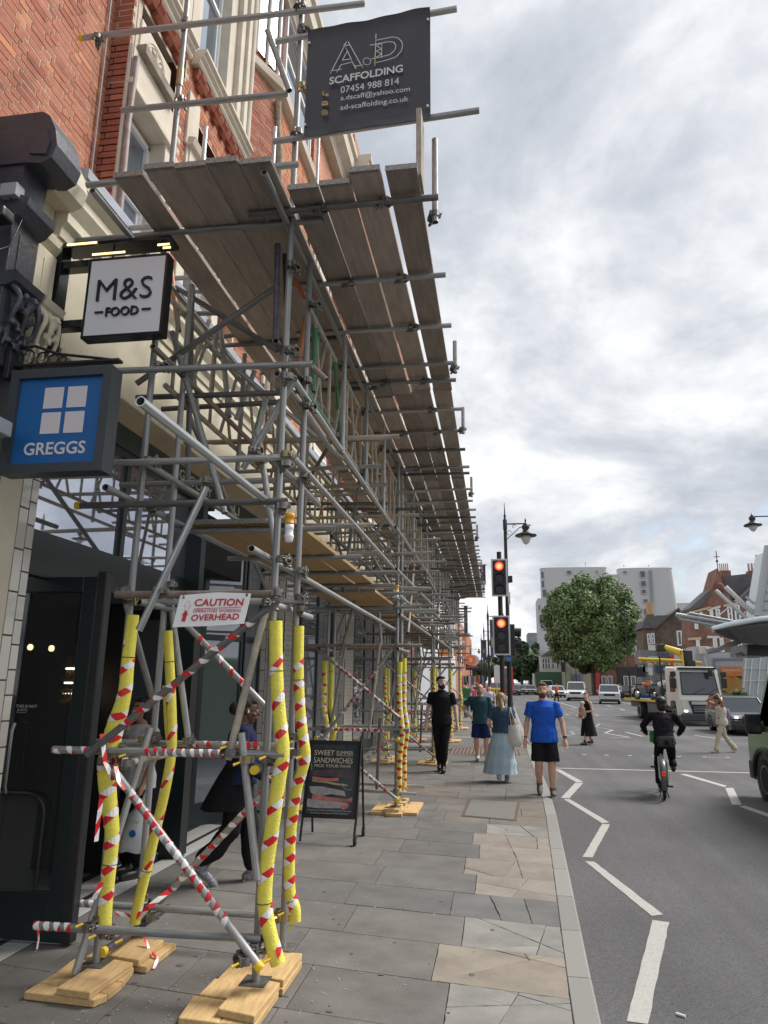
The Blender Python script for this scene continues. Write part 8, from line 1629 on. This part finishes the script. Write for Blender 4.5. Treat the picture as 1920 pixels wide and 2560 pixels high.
    if glasses:
        m2 = MB()
        for s in (-1, 1): m2.path([R @ Vector((s*.032+.022*cos(a), -.098, .006+.016*sin(a))) for a in [2*pi*q/12 for q in range(13)]], .003, n=5); m2.path([R @ Vector((s*.055, -.095, .01)), R @ Vector((s*.08, .0, .01))], .003, n=5)
        hh('glasses', m2, BLACKP)
    if top:
        m2 = MB(); e = .016*shirt_r; zc = Vector((0, 0, 1)); pb = p.lerp(c, (hem-.95)/(c.z-.95)) if hem > .95 else p+Vector((0, 0, hem-.95))
        ell(m2, [(pb, .195*B+e, .150+e), (p+Vector((0, 0, .02)), .185*B+e, .142+e), (p.lerp(c, .4), .160*B+e, .120+e), (c, .178*B+e, .128+e), (c.lerp(nk, .42), .178*B+e, .112+e), (c.lerp(nk, .75), .13*B+e*.5, .088+e*.4), (c.lerp(nk, .93), .078, .076)])
        for s in 'lr':
            sh, el, wr = D[s+'s'], D[s+'e'], D[s+'w']
            if sleeves == 'none': continue
            cap(m2, [c.lerp(nk, .62), sh+Vector((0, 0, -.01))], [.066, .058*B+e*.2])
            m2.ball(sh, .062*B+e*.5, 10)
            if sleeves == 'short': f_ = .62; m2.path([sh, sh.lerp(el, .3), sh.lerp(el, f_)], [.058*B+e*.4, .058*B+e*.7, .060*B+e], n=12)
            else: cap(m2, [sh, sh.lerp(el, .5), el, el.lerp(wr, .5), wr], [.058*B+e*.4, .056*B+e*.6, .048*B+e*.8, .042+e*.8, .034+e*.6])
        if neck == 'collar': m2.lathe([(.075, -.03), (.085, .0), (.07, .03)], nk+Vector((0, 0, -.015)), n=12)
        folds(remesh(put('shirt', m2.mesh('shirt', top), t, False), .0105 if lod == 0 else .016, 2))
    if bottom:
        m2 = MB(); ell(m2, [(p+Vector((0, 0, -.13)), .13*B, .115), (p+Vector((0, 0, -.04)), .178*B, .128), (p+Vector((0, 0, .08)), .168*B, .122), (p+Vector((0, 0, .12)), .15*B, .112)])
        for s in 'lr':
            hp, kn, an = D[s+'h'], D[s+'k'], D[s+'a']
            if legs == 'long': cap(m2, [hp, hp.lerp(kn, .4), kn, kn.lerp(an, .5), an+Vector((0, 0, .02))], [.100*B, .092*B, .074*B, .070*B, .058*shirt_r])
            elif legs == 'wide': cap(m2, [hp, hp.lerp(kn, .4), kn, kn.lerp(an, .5), an+Vector((0, 0, .08))], [.105*B, .105*B, .098, .092, .080])
            else: m2.path([hp, hp.lerp(kn, .4), hp.lerp(kn, .92)], [.092*B, .108*B, .116*B], n=14)
        folds(remesh(put('trousers' if legs != 'short' else 'shorts', m2.mesh('trousers', bottom), t, False), .0105 if lod == 0 else .016, 2), .022)
    if shoes:
        for s in 'lr':
            kn, an = D[s+'k'], D[s+'a']; fd = D.get(s+'f', Vector((0, -1, -.0))); fd.normalize(); b = an + Vector((0, 0, -.045)) - fd*.05; m2 = MB(); cap(m2, [b, b+fd*.10, b+fd*.19, b+fd*.235], [.048, .052, .047, .034], 10); cap(m2, [an+Vector((0, 0, .04)), an], [.052, .054])
            if socks: cap(m2, [an+Vector((0, 0, .10)), an], [.045, .047]) if socks == 'boot' else 0
            remesh(put('shoe', m2.mesh('shoe', shoes), t, False), .012, 2)
            if lod == 0: put('sole', MB().path([b-fd*.025+Vector((0, 0, -.032)), b+fd*.1+Vector((0, 0, -.034)), b+fd*.24+Vector((0, 0, -.026))], [.034, .044, .026], n=8).mesh('sole', mat('pale_sole', (.5, .49, .46), .7) if shoes.name != 'black_shoe' else BLACKP), t, False)
            if socks and socks != 'boot': put('sock', MB().path([an+Vector((0, 0, .12)), an+Vector((0, 0, .0))], [.046, .042], n=10).mesh('sock', socks), t, False)
    return t, D
BLS = mat('black_shoe', (.015, .015, .015), .4); BLK = cloth('black_cloth', (.014, .014, .016)); HBR = mat('dark_brown_hair', (.045, .028, .02), .75, 0, .5, 40); HBK = mat('black_hair', (.012, .01, .01), .7, 0, .3, 40); HBL = mat('blonde_hair', (.36, .27, .17), .7, 0, .6, 40, (.24, .17, .1)); HGR = mat('cropped_grey_hair', (.22, .17, .14), .8)
def at(u, v, z=0): p = AZ(u, v, z); return (p.x, p.y, z)
def hgt(u, vf, vt, z=0): f = AZ(u, vf, z); return AY(u, vt, f.y).z - z
# man in blue
L_ = at(1366, 1990); h = hgt(1352, 1990, 1706)
t, D = person('bearded man in bright blue T-shirt and black shorts walking along the kerb', L_, -.05, h, dict(ls=(.20, 0, 1.405), rs=(-.20, 0, 1.405), le=(.30, .04, 1.14), re=(-.27, .04, 1.13), lw=(.33, -.03, .88), rw=(-.30, -.02, .87), rk=(-.10, -.06, .50), ra=(-.10, .16, .17), lk=(.11, -.07, .50), la=(.11, -.02, .09), rf=(0, -.85, -.55)), SK1, cloth('bright_blue_jersey', (.022, .10, .50), (.012, .06, .36)), BLK, mat('khaki_trainer', (.10, .09, .065), .7, 0, .5, 30), mat('brown_cropped_hair', (.10, .06, .035), .8), legs='short', shirt_r=1.2, build=1.06, beard=mat('brown_beard', (.09, .045, .03), .9), socks=cloth('grey_sock', (.35, .36, .38)), hem=.83)
w = D['lw']; put('watch', MB().cyl(w+Vector((0, .0, .03)), w+Vector((0, 0, .055)), .034, n=12).mesh('watch', BLACKP), t, False); put('cigarette', MB().path([w+Vector((-.02, -.04, -.15)), w+Vector((-.065, -.09, -.20))], .005).mesh('cigarette', WHITEP), t, False); put('bracelet', MB().cyl(D['rw']+Vector((0, 0, .03)), D['rw']+Vector((0, 0, .042)), .033, n=12).mesh('bracelet', BLACKP), t, False)
# man in black
person('dark haired bearded man all in black polo shirt and slim trousers beside the third tower', at(1105, 1930), .05, hgt(1103, 1932, 1690), dict(le=(.27, .03, 1.15), re=(-.27, .03, 1.15), lw=(.30, -.04, .89), rw=(-.29, -.06, .90), lk=(.06, -.10, .50), la=(.03, -.12, .10), rk=(-.07, .02, .50), ra=(-.05, .14, .12)), SK2, cloth('black_polo', (.013, .013, .016)), BLK, BLS, HBK, legs='long', beard=HBK, neck='collar', shirt_r=.8, look=.5, hem=.88)
# man in teal with hand on hip
t, D = person('balding man with glasses in teal T-shirt and navy shorts, hand on hip', at(1203, 1903), .1, hgt(1200, 1903, 1710), dict(rs=(-.21, 0, 1.43), re=(-.42, .08, 1.20), rw=(-.24, -.02, 1.02), le=(.27, .02, 1.14), lw=(.26, -.12, .92), lk=(.12, -.08, .50), la=(.13, -.06, .10), rk=(-.11, -.02, .5), ra=(-.08, .10, .10)), SK1, cloth('teal_jersey', (.025, .068, .088)), cloth('navy_shorts', (.015, .025, .09)), mat('pale_running_shoe', (.50, .50, .46), .7), HGR if False else None, legs='short', glasses=True, shirt_r=1.0, build=1.03, socks=cloth('white_sock', (.6, .6, .6)), beard=mat('grey_stubble', (.30, .2, .15), .9))
# woman walking away in pale blue skirt
def skirt(par, top, hem, z0, z1, m, n=40, sway=(0, 0), folds=9, amp=.035, tiers=False):
    rings = []
    for i in range(14):
        f = i/13; z = z0+(z1-z0)*f; rx = top[0]+(hem[0]-top[0])*f**.8; ry = top[1]+(hem[1]-top[1])*f**.8; rg = []
        bump = .02*(1 if tiers and (i in (5, 10)) else 0)
        for k in range(n): a = 2*pi*k/n; q = 1+amp*f*sin(a*folds+f*2)+amp*.5*f*sin(a*17+1); rg.append((cos(a)*(rx+bump)*q+sway[0]*f, sin(a)*(ry+bump)*q+sway[1]*f, z))
        rings.append(rg)
    o = put('skirt', MB().loft(rings, caps=True).mesh('skirt', m), par, False); return o
t, D = person('blonde woman with ponytail walking away in navy top and long pale blue tiered skirt', at(1258, 1955), pi-.05, hgt(1262, 1958, 1732), dict(le=(.28, .02, 1.16), lw=(.22, -.18, 1.05), re=(-.26, .02, 1.16), rw=(-.28, .0, .93), lk=(.08, .0, .5), la=(.07, .22, .16), ra=(-.08, -.06, .09), ls=(.18, 0, 1.42), rs=(-.18, 0, 1.42)), SK2, cloth('dusty_navy_top', (.04, .075, .12)), None, mat('purple_grey_trainer', (.32, .30, .38), .7), HBL, legs='long', shirt_r=1.6, longhair='pony', hem=1.0, socks=cloth('white_sock', (.6, .6, .6)))
skirt(t, (.16, .125), (.34, .27), 1.05, .17, cloth('pale_blue_crinkle_cotton', (.40, .50, .56), (.32, .42, .49)), sway=(.05, .02), folds=11, amp=.05, tiers=True)
put('hair_scrunchie', MB().ball(D['hd']+Vector((0, .10, -.02)), (.04, .03, .035), 8).mesh('hair_scrunchie', mat('mint_scrunchie', (.35, .55, .45), .8)), t, False)
put('bag_strap', MB().path([(.14, .10, 1.46), (.02, .135, 1.25), (-.10, .13, 1.05)][::1], .009).mesh('bag_strap', mat('brown_strap', (.14, .07, .04), .6)), t, False)
tb = thing('tote_bag', 'cream cloth tote bag on the shoulder of the woman in the pale blue skirt', 'bag', (L_[0], L_[1], 0)); kx = D['rs']; M_ = Matrix.Translation(t.location) @ Matrix.Rotation(pi-.05, 4, 'Z') @ Matrix.Scale(t.scale[0], 4); tb.location = M_ @ Vector((-.24, .06, .8))
mb = MB(); rings = [[M_ @ Vector((-.24+x*w_, .07+y*d_, z)) for x, y in ((-.5,-.5),(0,-.62),(.5,-.5),(.5,.5),(0,.62),(-.5,.5))] for z, w_, d_ in ((.70, .26, .10), (.74, .32, .13), (.9, .30, .12), (1.05, .26, .08), (1.13, .24, .04))]; mb.loft(rings); mb.build('bag', mat('cream_canvas', (.60, .58, .53), .9, 0, .3, 6), tb)
mb = MB(); [mb.path([M_ @ Vector(q) for q in ((-.30+dx, .07, 1.12), (-.22+dx*.5, .10, 1.35), (-.19, .08+dx, 1.48), (-.20, -.02, 1.46))], .012, n=5) for dx in (0, .10)]; mb.build('strap', mat('cream_canvas', (.6, .58, .53), .9), tb)
# navy woman in the foreground doorway
t, D = person('woman with hair bun in navy top and wide black trousers behind the nearest tower', at(585, 2208), -1.25+pi, hgt(600, 2208, 1735), dict(hd=(0, -.05, 1.62), le=(.20, -.06, 1.14), lw=(.14, -.26, 1.0), re=(-.21, -.03, 1.14), rw=(-.16, -.24, 1.0), lk=(.08, -.12, .50), la=(.08, -.16, .08), rk=(-.08, .06, .50), ra=(-.08, .30, .17), rf=(0, -.75, -.75), ls=(.18, 0, 1.42), rs=(-.18, 0, 1.42)), SK3, cloth('navy_jumper', (.018, .024, .062)), BLK, mat('silver_running_shoe', (.33, .33, .35), .35, .3, .8, 45, (.08, .08, .09)), HBK, sleeves='long', legs='wide', shirt_r=1.4, longhair='bun', hem=.92, head=(.12, 0, 0))
skirt(t, (.17, .13), (.22, .24), 1.12, .68, BLK, sway=(0, .13), folds=5, amp=.06).name = 'coat_tail'; put('earbud', MB().ball(D['hd']+Vector((-.085, -.0, -.01)), (.008, .012, .02), 8).mesh('earbud', WHITEP), t, False); put('earbud', MB().ball(D['hd']+Vector((.085, -.0, -.01)), (.008, .012, .02), 8).mesh('earbud', WHITEP), t, False)
# person in the doorway with a carrier bag
p = AZ(322, 2200, 0); t, D = person('person in white T-shirt and black trousers standing in the shop doorway with a carrier bag', (p.x-.05, p.y+.1, 0), -.5, 1.66, dict(le=(.27, -.02, 1.15), lw=(.27, -.12, .92)), SK4, cloth('white_tee', (.55, .54, .56)), BLK, BLS, HBK, legs='wide', shirt_r=1.4, longhair='long'); wp = Matrix.Translation(t.location) @ Matrix.Rotation(-.5, 4, 'Z') @ Matrix.Scale(t.scale[0], 4) @ D['lw']
wp = AY(368, 1975, p.y-.25); tb = thing('carrier_bag', 'crinkled white plastic carrier bag with a blue round logo in the doorway', 'bag', wp+Vector((0, 0, -.5)))
mb = MB(); rings = []
for z, w_, d_, dx in ((-.0, .03, .02, 0), (-.12, .07, .04, -.03), (-.2, .17, .07, -.07), (-.35, .23, .10, -.09), (-.48, .25, .11, -.11), (-.53, .20, .07, -.11)): rings.append([wp+Vector((dx+w_*.5*cos(a)*(1+.1*sin(a*5+z*20)), d_*.8*sin(a), z+.012*sin(a*3))) for a in [2*pi*k/18 for k in range(18)]])
mb.loft(rings); mb.build('bag', mat('white_polythene', (.66, .68, .70), .35, 0, .3, 8, (.52, .54, .57), .6, 9), tb); c_ = wp+Vector((-.06, -.092, -.36)); MB().cyl(c_, c_+Vector((0, -.006, 0)), .032, n=16).build('logo', mat('blue_logo', (.02, .15, .45), .5), tb); mb = MB(); fit_text(mb, 'life', c_+Vector((-.03, 0, .10)), c_+Vector((.05, 0, .10)), .035, Vector((0, -.004, 0))); mb.build('lettering', mat('lime_print', (.35, .5, .08), .5), tb)
# woman carrying a baby
t, D = person('woman in black dress crossing the road with a baby in a sling', at(1472, 1862, -.1), -.9, hgt(1470, 1862, 1731, -.1), dict(ls=(.18, 0, 1.42), rs=(-.18, 0, 1.42), le=(.24, .0, 1.16), lw=(.04, -.27, 1.08), re=(-.24, 0, 1.16), rw=(-.05, -.27, 1.1), lk=(.08, -.14, .5), la=(.08, -.26, .10), rk=(-.08, .06, .5), ra=(-.08, .22, .12)), SK1, cloth('black_camisole', (.014, .014, .018)), None, BLS, mat('light_brown_hair', (.22, .13, .08), .8), sleeves='none', longhair='bun', look=.5, lod=1, shirt_r=.8); skirt(t, (.15, .12), (.25, .30), 1.08, .30, BLK, sway=(0, .02), folds=7, amp=.07)
tb = thing('baby', 'baby in white sun hat carried in a beige sling by the woman in black', 'baby', tuple(t.location)); M_ = Matrix.Translation(t.location) @ Matrix.Rotation(-.9, 4, 'Z') @ Matrix.Scale(t.scale[0], 4); tb.location = M_ @ Vector((0, -.2, 1.1)); tb.rotation_euler = (0, 0, -.9); I_ = MB(); cap(I_, [(0, -.03, -.02), (0, -.02, .12)], [.10, .085]); cap(I_, [(.07, -.05, -.05), (.09, -.10, -.18)], [.04, .028]); cap(I_, [(-.07, -.05, -.05), (-.09, -.10, -.18)], [.04, .028]); I_.ball((0, -.03, .26), .075, 12)
remesh(put('body', I_.mesh('body', SK2), tb, False), .014); m2 = MB(); m2.ball((0, -.02, .29), (.085, .085, .07), 12); put('sun_hat', m2.mesh('sun_hat', cloth('white_cotton', (.6, .6, .56))), tb, False); m2 = MB(); cap(m2, [(0, -.03, -.08), (0, -.03, .10)], [.13, .105]); put('sling', m2.mesh('sling', cloth('beige_sling', (.38, .27, .2))), tb, False)
put('sling_strap', MB().path([(-.12, -.10, 1.2), (-.14, -.02, 1.46), (-.08, .1, 1.35), (.1, .12, 1.1)], .028, n=6).mesh('sling_strap', cloth('cream_strap', (.5, .47, .38))), t, False)
# woman crossing, arms raised to her hair
t, D = person('woman in cream vest and beige trousers before the lorry, arms raised to her hair', at(1812, 1882, -.1), -1.35, hgt(1805, 1882, 1742, -.1)*1.03, dict(hd=(0, -.10, 1.60), nk=(0, -.03, 1.48), ls=(.17, -.02, 1.44), rs=(-.17, -.02, 1.44), le=(.30, -.10, 1.60), lw=(.10, -.08, 1.76), re=(-.24, -.32, 1.60), rw=(-.08, -.14, 1.74), lk=(.08, -.20, .52), la=(.08, -.30, .09), rk=(-.08, .10, .50), ra=(-.08, .38, .12), rf=(0, -.9, -.35)), SK4, cloth('cream_vest', (.55, .53, .46), (.4, .3, .22)), cloth('beige_trousers', (.50, .44, .34)), mat('cream_trainer', (.5, .46, .38), .7), HBR, sleeves='none', longhair='long', head=(.3, 0, 0), lod=1, shirt_r=1.6)
tb = thing('crossbody_bag', 'lilac crossbody bag on the back of the woman with raised arms', 'bag', tuple(t.location)); M_ = Matrix.Translation(t.location) @ Matrix.Rotation(-1.35, 4, 'Z') @ Matrix.Scale(t.scale[0], 4); m2 = MB(); m2.ball((0.02, .20, 1.20), (.11, .07, .19), 12, M=M_); m2.build('bag', mat('lilac_nylon', (.24, .18, .38), .6), tb); m2 = MB(); m2.path([M_ @ Vector(q) for q in ((.02, .17, 1.3), (.17, .02, 1.2), (.08, -.15, 1.05), (-.17, 0, 1.08), (0, .17, 1.1))], .016, n=5); m2.build('strap', BLACKP, tb)
# cyclist and hire bicycle
cb = AZ(1672, 2006, -.1); CY = cb.y+.3; t = thing('hire_bicycle', 'green and white electric hire bicycle seen from behind', 'bicycle', (cb.x, CY, -.1), rz=-.16); BG = P_('hire_bike_green', (.03, .30, .06)); BW = P_('hire_bike_white', (.55, .56, .56))
for y in (-.02, 1.10): 
    put('wheel', MB().path([(0, y+.31*cos(a), .335+.31*sin(a)) for a in [2*pi*k/26 for k in range(27)]], .025, n=8).mesh('wheel', TYRE), t, False); mb = MB()
    for k in range(14): a = 2*pi*k/14; mb.path([(.02*(-1)**k, y, .335), (0, y+.3*cos(a), .335+.3*sin(a))], .0022, n=4)
    mb.cyl((-.05, y, .335), (.05, y, .335), .045, n=10); put('spokes', mb.mesh('spokes', RIM), t, False)
mb = MB(); mb.path([(0, y, z) for y, z in ((.98, .95), (.75, .45), (.52, .33), (.42, .36))], [.035, .045, .05, .04], n=10); put('frame', mb.mesh('frame', BG), t, False); mb = MB(); mb.path([(0, .40, .36), (0, .30, .80)], .03); mb.path([(.05, -.02, .335), (.04, .38, .72)], .015); mb.path([(-.05, -.02, .335), (-.04, .38, .72)], .015); mb.path([(.055, -.02, .335), (.04, .44, .33)], .018); mb.path([(0, .98, .95), (0, 1.10, .335)], .022); put('frame', mb.mesh('frame', BW), t, False)
put('mudguard', MB().loft([[(x, -.02+.36*cos(a), .335+.36*sin(a)) for x in (-.045, 0, .045)]+[(x, -.02+.345*cos(a), .335+.345*sin(a)) for x in (.045, 0, -.045)] for a in [radians(60+k*13) for k in range(12)]]).mesh('mudguard', mat('smoked_mudguard', (.10, .10, .11), .3)), t, False); put('chain_guard', MB().bbox((.055, -.1, .28), (.085, .25, .62), .02).mesh('chain_guard', BG), t, False); put('rear_light', MB().bbox((-.03, -.41, .42), (.03, -.375, .50), .01).mesh('rear_light', mat('red_rear_light', (.6, .02, .02), .3, emit=(1, .05, .05), es=.15)), t, False)
put('saddle', MB().loft([[(x*w_, y, .90+z) for x, z in ((-1, 0), (-.6, .03), (.6, .03), (1, 0), (0, -.03))] for y, w_ in ((.16, .08), (.22, .10), (.34, .05), (.44, .025))]).mesh('saddle', BLACKP), t, False); put('seat_post', MB().cyl((0, .30, .6), (0, .29, .9), .016).mesh('seat_post', GALVB), t, False)
put('handlebar', MB().path([(-.30, .80, 1.08), (-.2, .92, 1.08), (0, .98, 1.06), (.2, .92, 1.08), (.30, .80, 1.08)], .014, n=7).mesh('handlebar', BLACKP), t, False); put('stem', MB().path([(0, .97, .9), (0, .98, 1.08)], .025).mesh('stem', BG), t, False); put('basket_panel', MB().bbox((-.14, .99, .86), (.14, 1.16, 1.06), .03).mesh('basket_panel', BG), t, False); mb = MB(); mb.path([(.10, .44, .17), (.06, .44, .33), (-.06, .44, .33), (-.10, .44, .48)], .012); mb.bbox((.08, .39, .15), (.18, .49, .18), .01); mb.bbox((-.18, .39, .47), (-.08, .49, .50), .01); mb.path([(0, -.03, .30), (.07, -.1, .04)], .01); mb.path([(0, -.03, .30), (-.08, -.1, .06)], .01); put('pedals', mb.mesh('pedals', BLACKP), t, False)
t, D = person('cyclist in black jacket, helmet and trousers riding the green hire bicycle away', (cb.x+.13, CY+.28, -.1), pi-.16, 1.68, dict(pel=(0, .06, 1.0), ch=(0, -.06, 1.36), nk=(0, -.10, 1.53), hd=(0, -.13, 1.68), ls=(.21, -.08, 1.46), rs=(-.21, -.08, 1.46), le=(.36, -.28, 1.25), re=(-.36, -.28, 1.25), lw=(.31, -.50, 1.12), rw=(-.31, -.50, 1.12), lh=(.09, .05, .96), rh=(-.09, .05, .96), lk=(.14, -.24, .56), la=(.13, -.14, .24), rk=(-.13, -.34, .66), ra=(-.13, -.18, .55)), SK4, cloth('black_jacket', (.016, .017, .022)), BLK, BLS, None, sleeves='long', legs='long', shirt_r=1.3, build=.94, hem=.90, lod=0)
m2 = MB(); m2.ball(D['hd']+Vector((0, .01, .05)), (.105, .125, .10), 14); m2.ball(D['hd']+Vector((0, .03, -.03)), (.092, .10, .13), 12); remesh(put('helmet_and_hood', m2.mesh('helmet', mat('black_helmet', (.014, .014, .015), .5)), t, False), .012); put('shoulder_bag', MB().bbox((-.16, .10, .90), (.14, .22, 1.10), .05).mesh('shoulder_bag', mat('black_leather', (.02, .02, .022), .35)), t, False)
# motorcycle rider
person('motor scooter rider in blue jacket and pale helmet beside the flatbed', (MOTO.location.x, MOTO.location.y+.15, -.1), 0, 1.7, dict(pel=(0, .2, .82), ch=(0, .08, 1.18), nk=(0, .05, 1.36), hd=(0, .03, 1.52), ls=(.19, .05, 1.3), rs=(-.19, .05, 1.3), le=(.3, -.1, 1.1), re=(-.3, -.1, 1.1), lw=(.33, -.35, 1.02), rw=(-.33, -.35, 1.02), lh=(.09, .2, .8), rh=(-.09, .2, .8), lk=(.2, -.2, .62), rk=(-.2, -.2, .62), la=(.2, -.1, .25), ra=(-.2, -.1, .25)), SK2, cloth('blue_jacket', (.04, .09, .22)), BLK, BLS, mat('pale_helmet', (.5, .53, .58), .3), sleeves='long', lod=1)
# people farther off: shared figures, own colours
WALK = dict(lk=(.10, -.10, .5), la=(.10, -.12, .09), rk=(-.10, .04, .5), ra=(-.10, .22, .13)); 
def fig(label, u, v, vt, rz, top, bot, skin=SK2, hair=HBR, z=0.0, legs='long', grp=None, y=None, **k):
    if y: L = (AY(u, 1704, y).x, y, z); h = k.pop('h', 1.72)
    else: L = at(u, v, z); h = hgt(u, v, vt, z)
    return person(label, L, rz, h, WALK, skin, top, bot, BLS, hair, lod=1, legs=legs, group=grp, **k)
fig('man in an orange vest and dark trousers standing on the centre line far down the road', 1392, 1754, 1708, .8, cloth('hi_vis_orange', (.62, .12, .05)), BLK, z=-.1, h=None) if False else fig('man in an orange vest and dark trousers on the far centre line', 1392, 1754, 1709, .8, cloth('hi_vis_orange', (.62, .12, .05)), BLK, z=-.1)
fig('woman in white blouse pushing a dark pram on the pavement behind the man with glasses', 1223, 0, 0, 0, cloth('white_blouse', (.6, .58, .6)), BLK, y=34, h=1.66, hair=HBR)
t = thing('pram', 'dark hooded pram on the pavement behind the man with glasses', 'pram', (AY(1222, 1704, 33).x, 33, 0)); x = AY(1222, 1704, 33).x; m2 = MB(); m2.ball((x, 33, .72), (.26, .38, .22), 14); m2.ball((x, 33.2, .92), (.25, .22, .2), 12); m2.build('hood', BLACKP, t); m2 = MB()
for sx in (-.22, .22):
    for yy in (32.7, 33.3): m2.cyl((x+sx-.02, yy, .13), (x+sx+.02, yy, .13), .13, n=14)
m2.path([(x-.2, 33.3, .3), (x-.2, 33.5, 1.0), (x+.2, 33.5, 1.0), (x+.2, 33.3, .3)], .015); m2.build('chassis', BLACKM, t)
fig('woman in a white T-shirt and dark shorts on the far pavement beside the black bollard', 1584, 0, 0, pi, cloth('white_tee', (.55, .54, .56)), BLK, y=76, h=1.65, longhair='long', hair=HBL, legs='short'); fig('person in a pale top crossing the far pavement left of the lorry', 1605, 0, 0, .7, cloth('pale_lilac_top', (.45, .40, .44)), cloth('blue_jeans', (.08, .12, .22)), y=74, h=1.7)
fig('person in a white shirt beside the parked dark cars', 1548, 0, 0, -.8, cloth('white_tee', (.55, .54, .56)), BLK, y=88, h=1.75); fig('woman in a dark top sitting height below the fruit poster', 1837, 0, 0, 0, cloth('dark_green_top', (.03, .07, .04)), BLK, y=50.5, h=1.62, longhair='long'); fig('person in a green striped top right of the fruit poster', 1856, 0, 0, .3, cloth('green_top', (.04, .16, .07)), BLK, y=50.2, h=1.6)
CL = [(.55,.12,.25), (.05,.16,.06), (.05,.05,.06), (.5,.5,.52), (.10,.15,.35), (.42,.30,.12), (.35,.05,.06), (.55,.45,.42), (.08,.08,.10), (.25,.32,.4)]; CN = ['pink', 'green', 'black', 'white', 'blue', 'mustard', 'red', 'cream', 'charcoal', 'grey blue']; PLS = ['beside the last scaffold tower', 'in front of the orange shop sign', 'under the round orange sign', 'under the dark shop banner', 'by the bus stop']
cnt = 0
for i, (u, y) in enumerate(((1180, 44), (1165, 38), (1192, 50), (1205, 47), (1172, 56), (1186, 60), (1212, 58), (1198, 66), (1178, 70), (1206, 74), (1168, 48), (1190, 80))):
    b = i % 10; fig('distant shopper in a %s top %s%s' % (CN[b], PLS[i % 5], '' if i < 10 else ', farther back'), u, 0, 0, (0, pi)[i % 2]+random.uniform(-.3, .3), cloth('shopper_'+CN[b].replace(' ', '_'), CL[b]), [BLK, cloth('blue_jeans', (.08, .12, .22))][i % 2], y=y, h=random.uniform(1.6, 1.82), grp='shoppers far along the pavement', hair=[HBR, HBK, HBL][i % 3], skin=[SK1, SK2, SK3, SK4][i % 4])
# market racks of bright goods past the scaffold
for i, (u, y, c1) in enumerate(((1175, 62, 'shopper_pink'), (1190, 68, 'shopper_blue'))):
    x = AY(u, 1704, y).x; t = thing('clothes_rack', ['rack of bright hanging goods under the dark shop banner', 'second rack of hanging goods farther along the shopfronts'][i], 'clothes rack', (x, y, 0)); MB().path([(x-.8, y, 0), (x-.8, y, 2.3), (x+.8, y, 2.3), (x+.8, y, 0)], .03).build('rail', BLACKM, t)
    for k in range(7): MB().bbox((x-.75+k*.22, y-.2, 1.2+.3*(k % 2)), (x-.57+k*.22, y+.2, 2.25), .03).build('garment', _M['shopper_'+CN[(k+i*3) % 10].replace(' ', '_')], t)
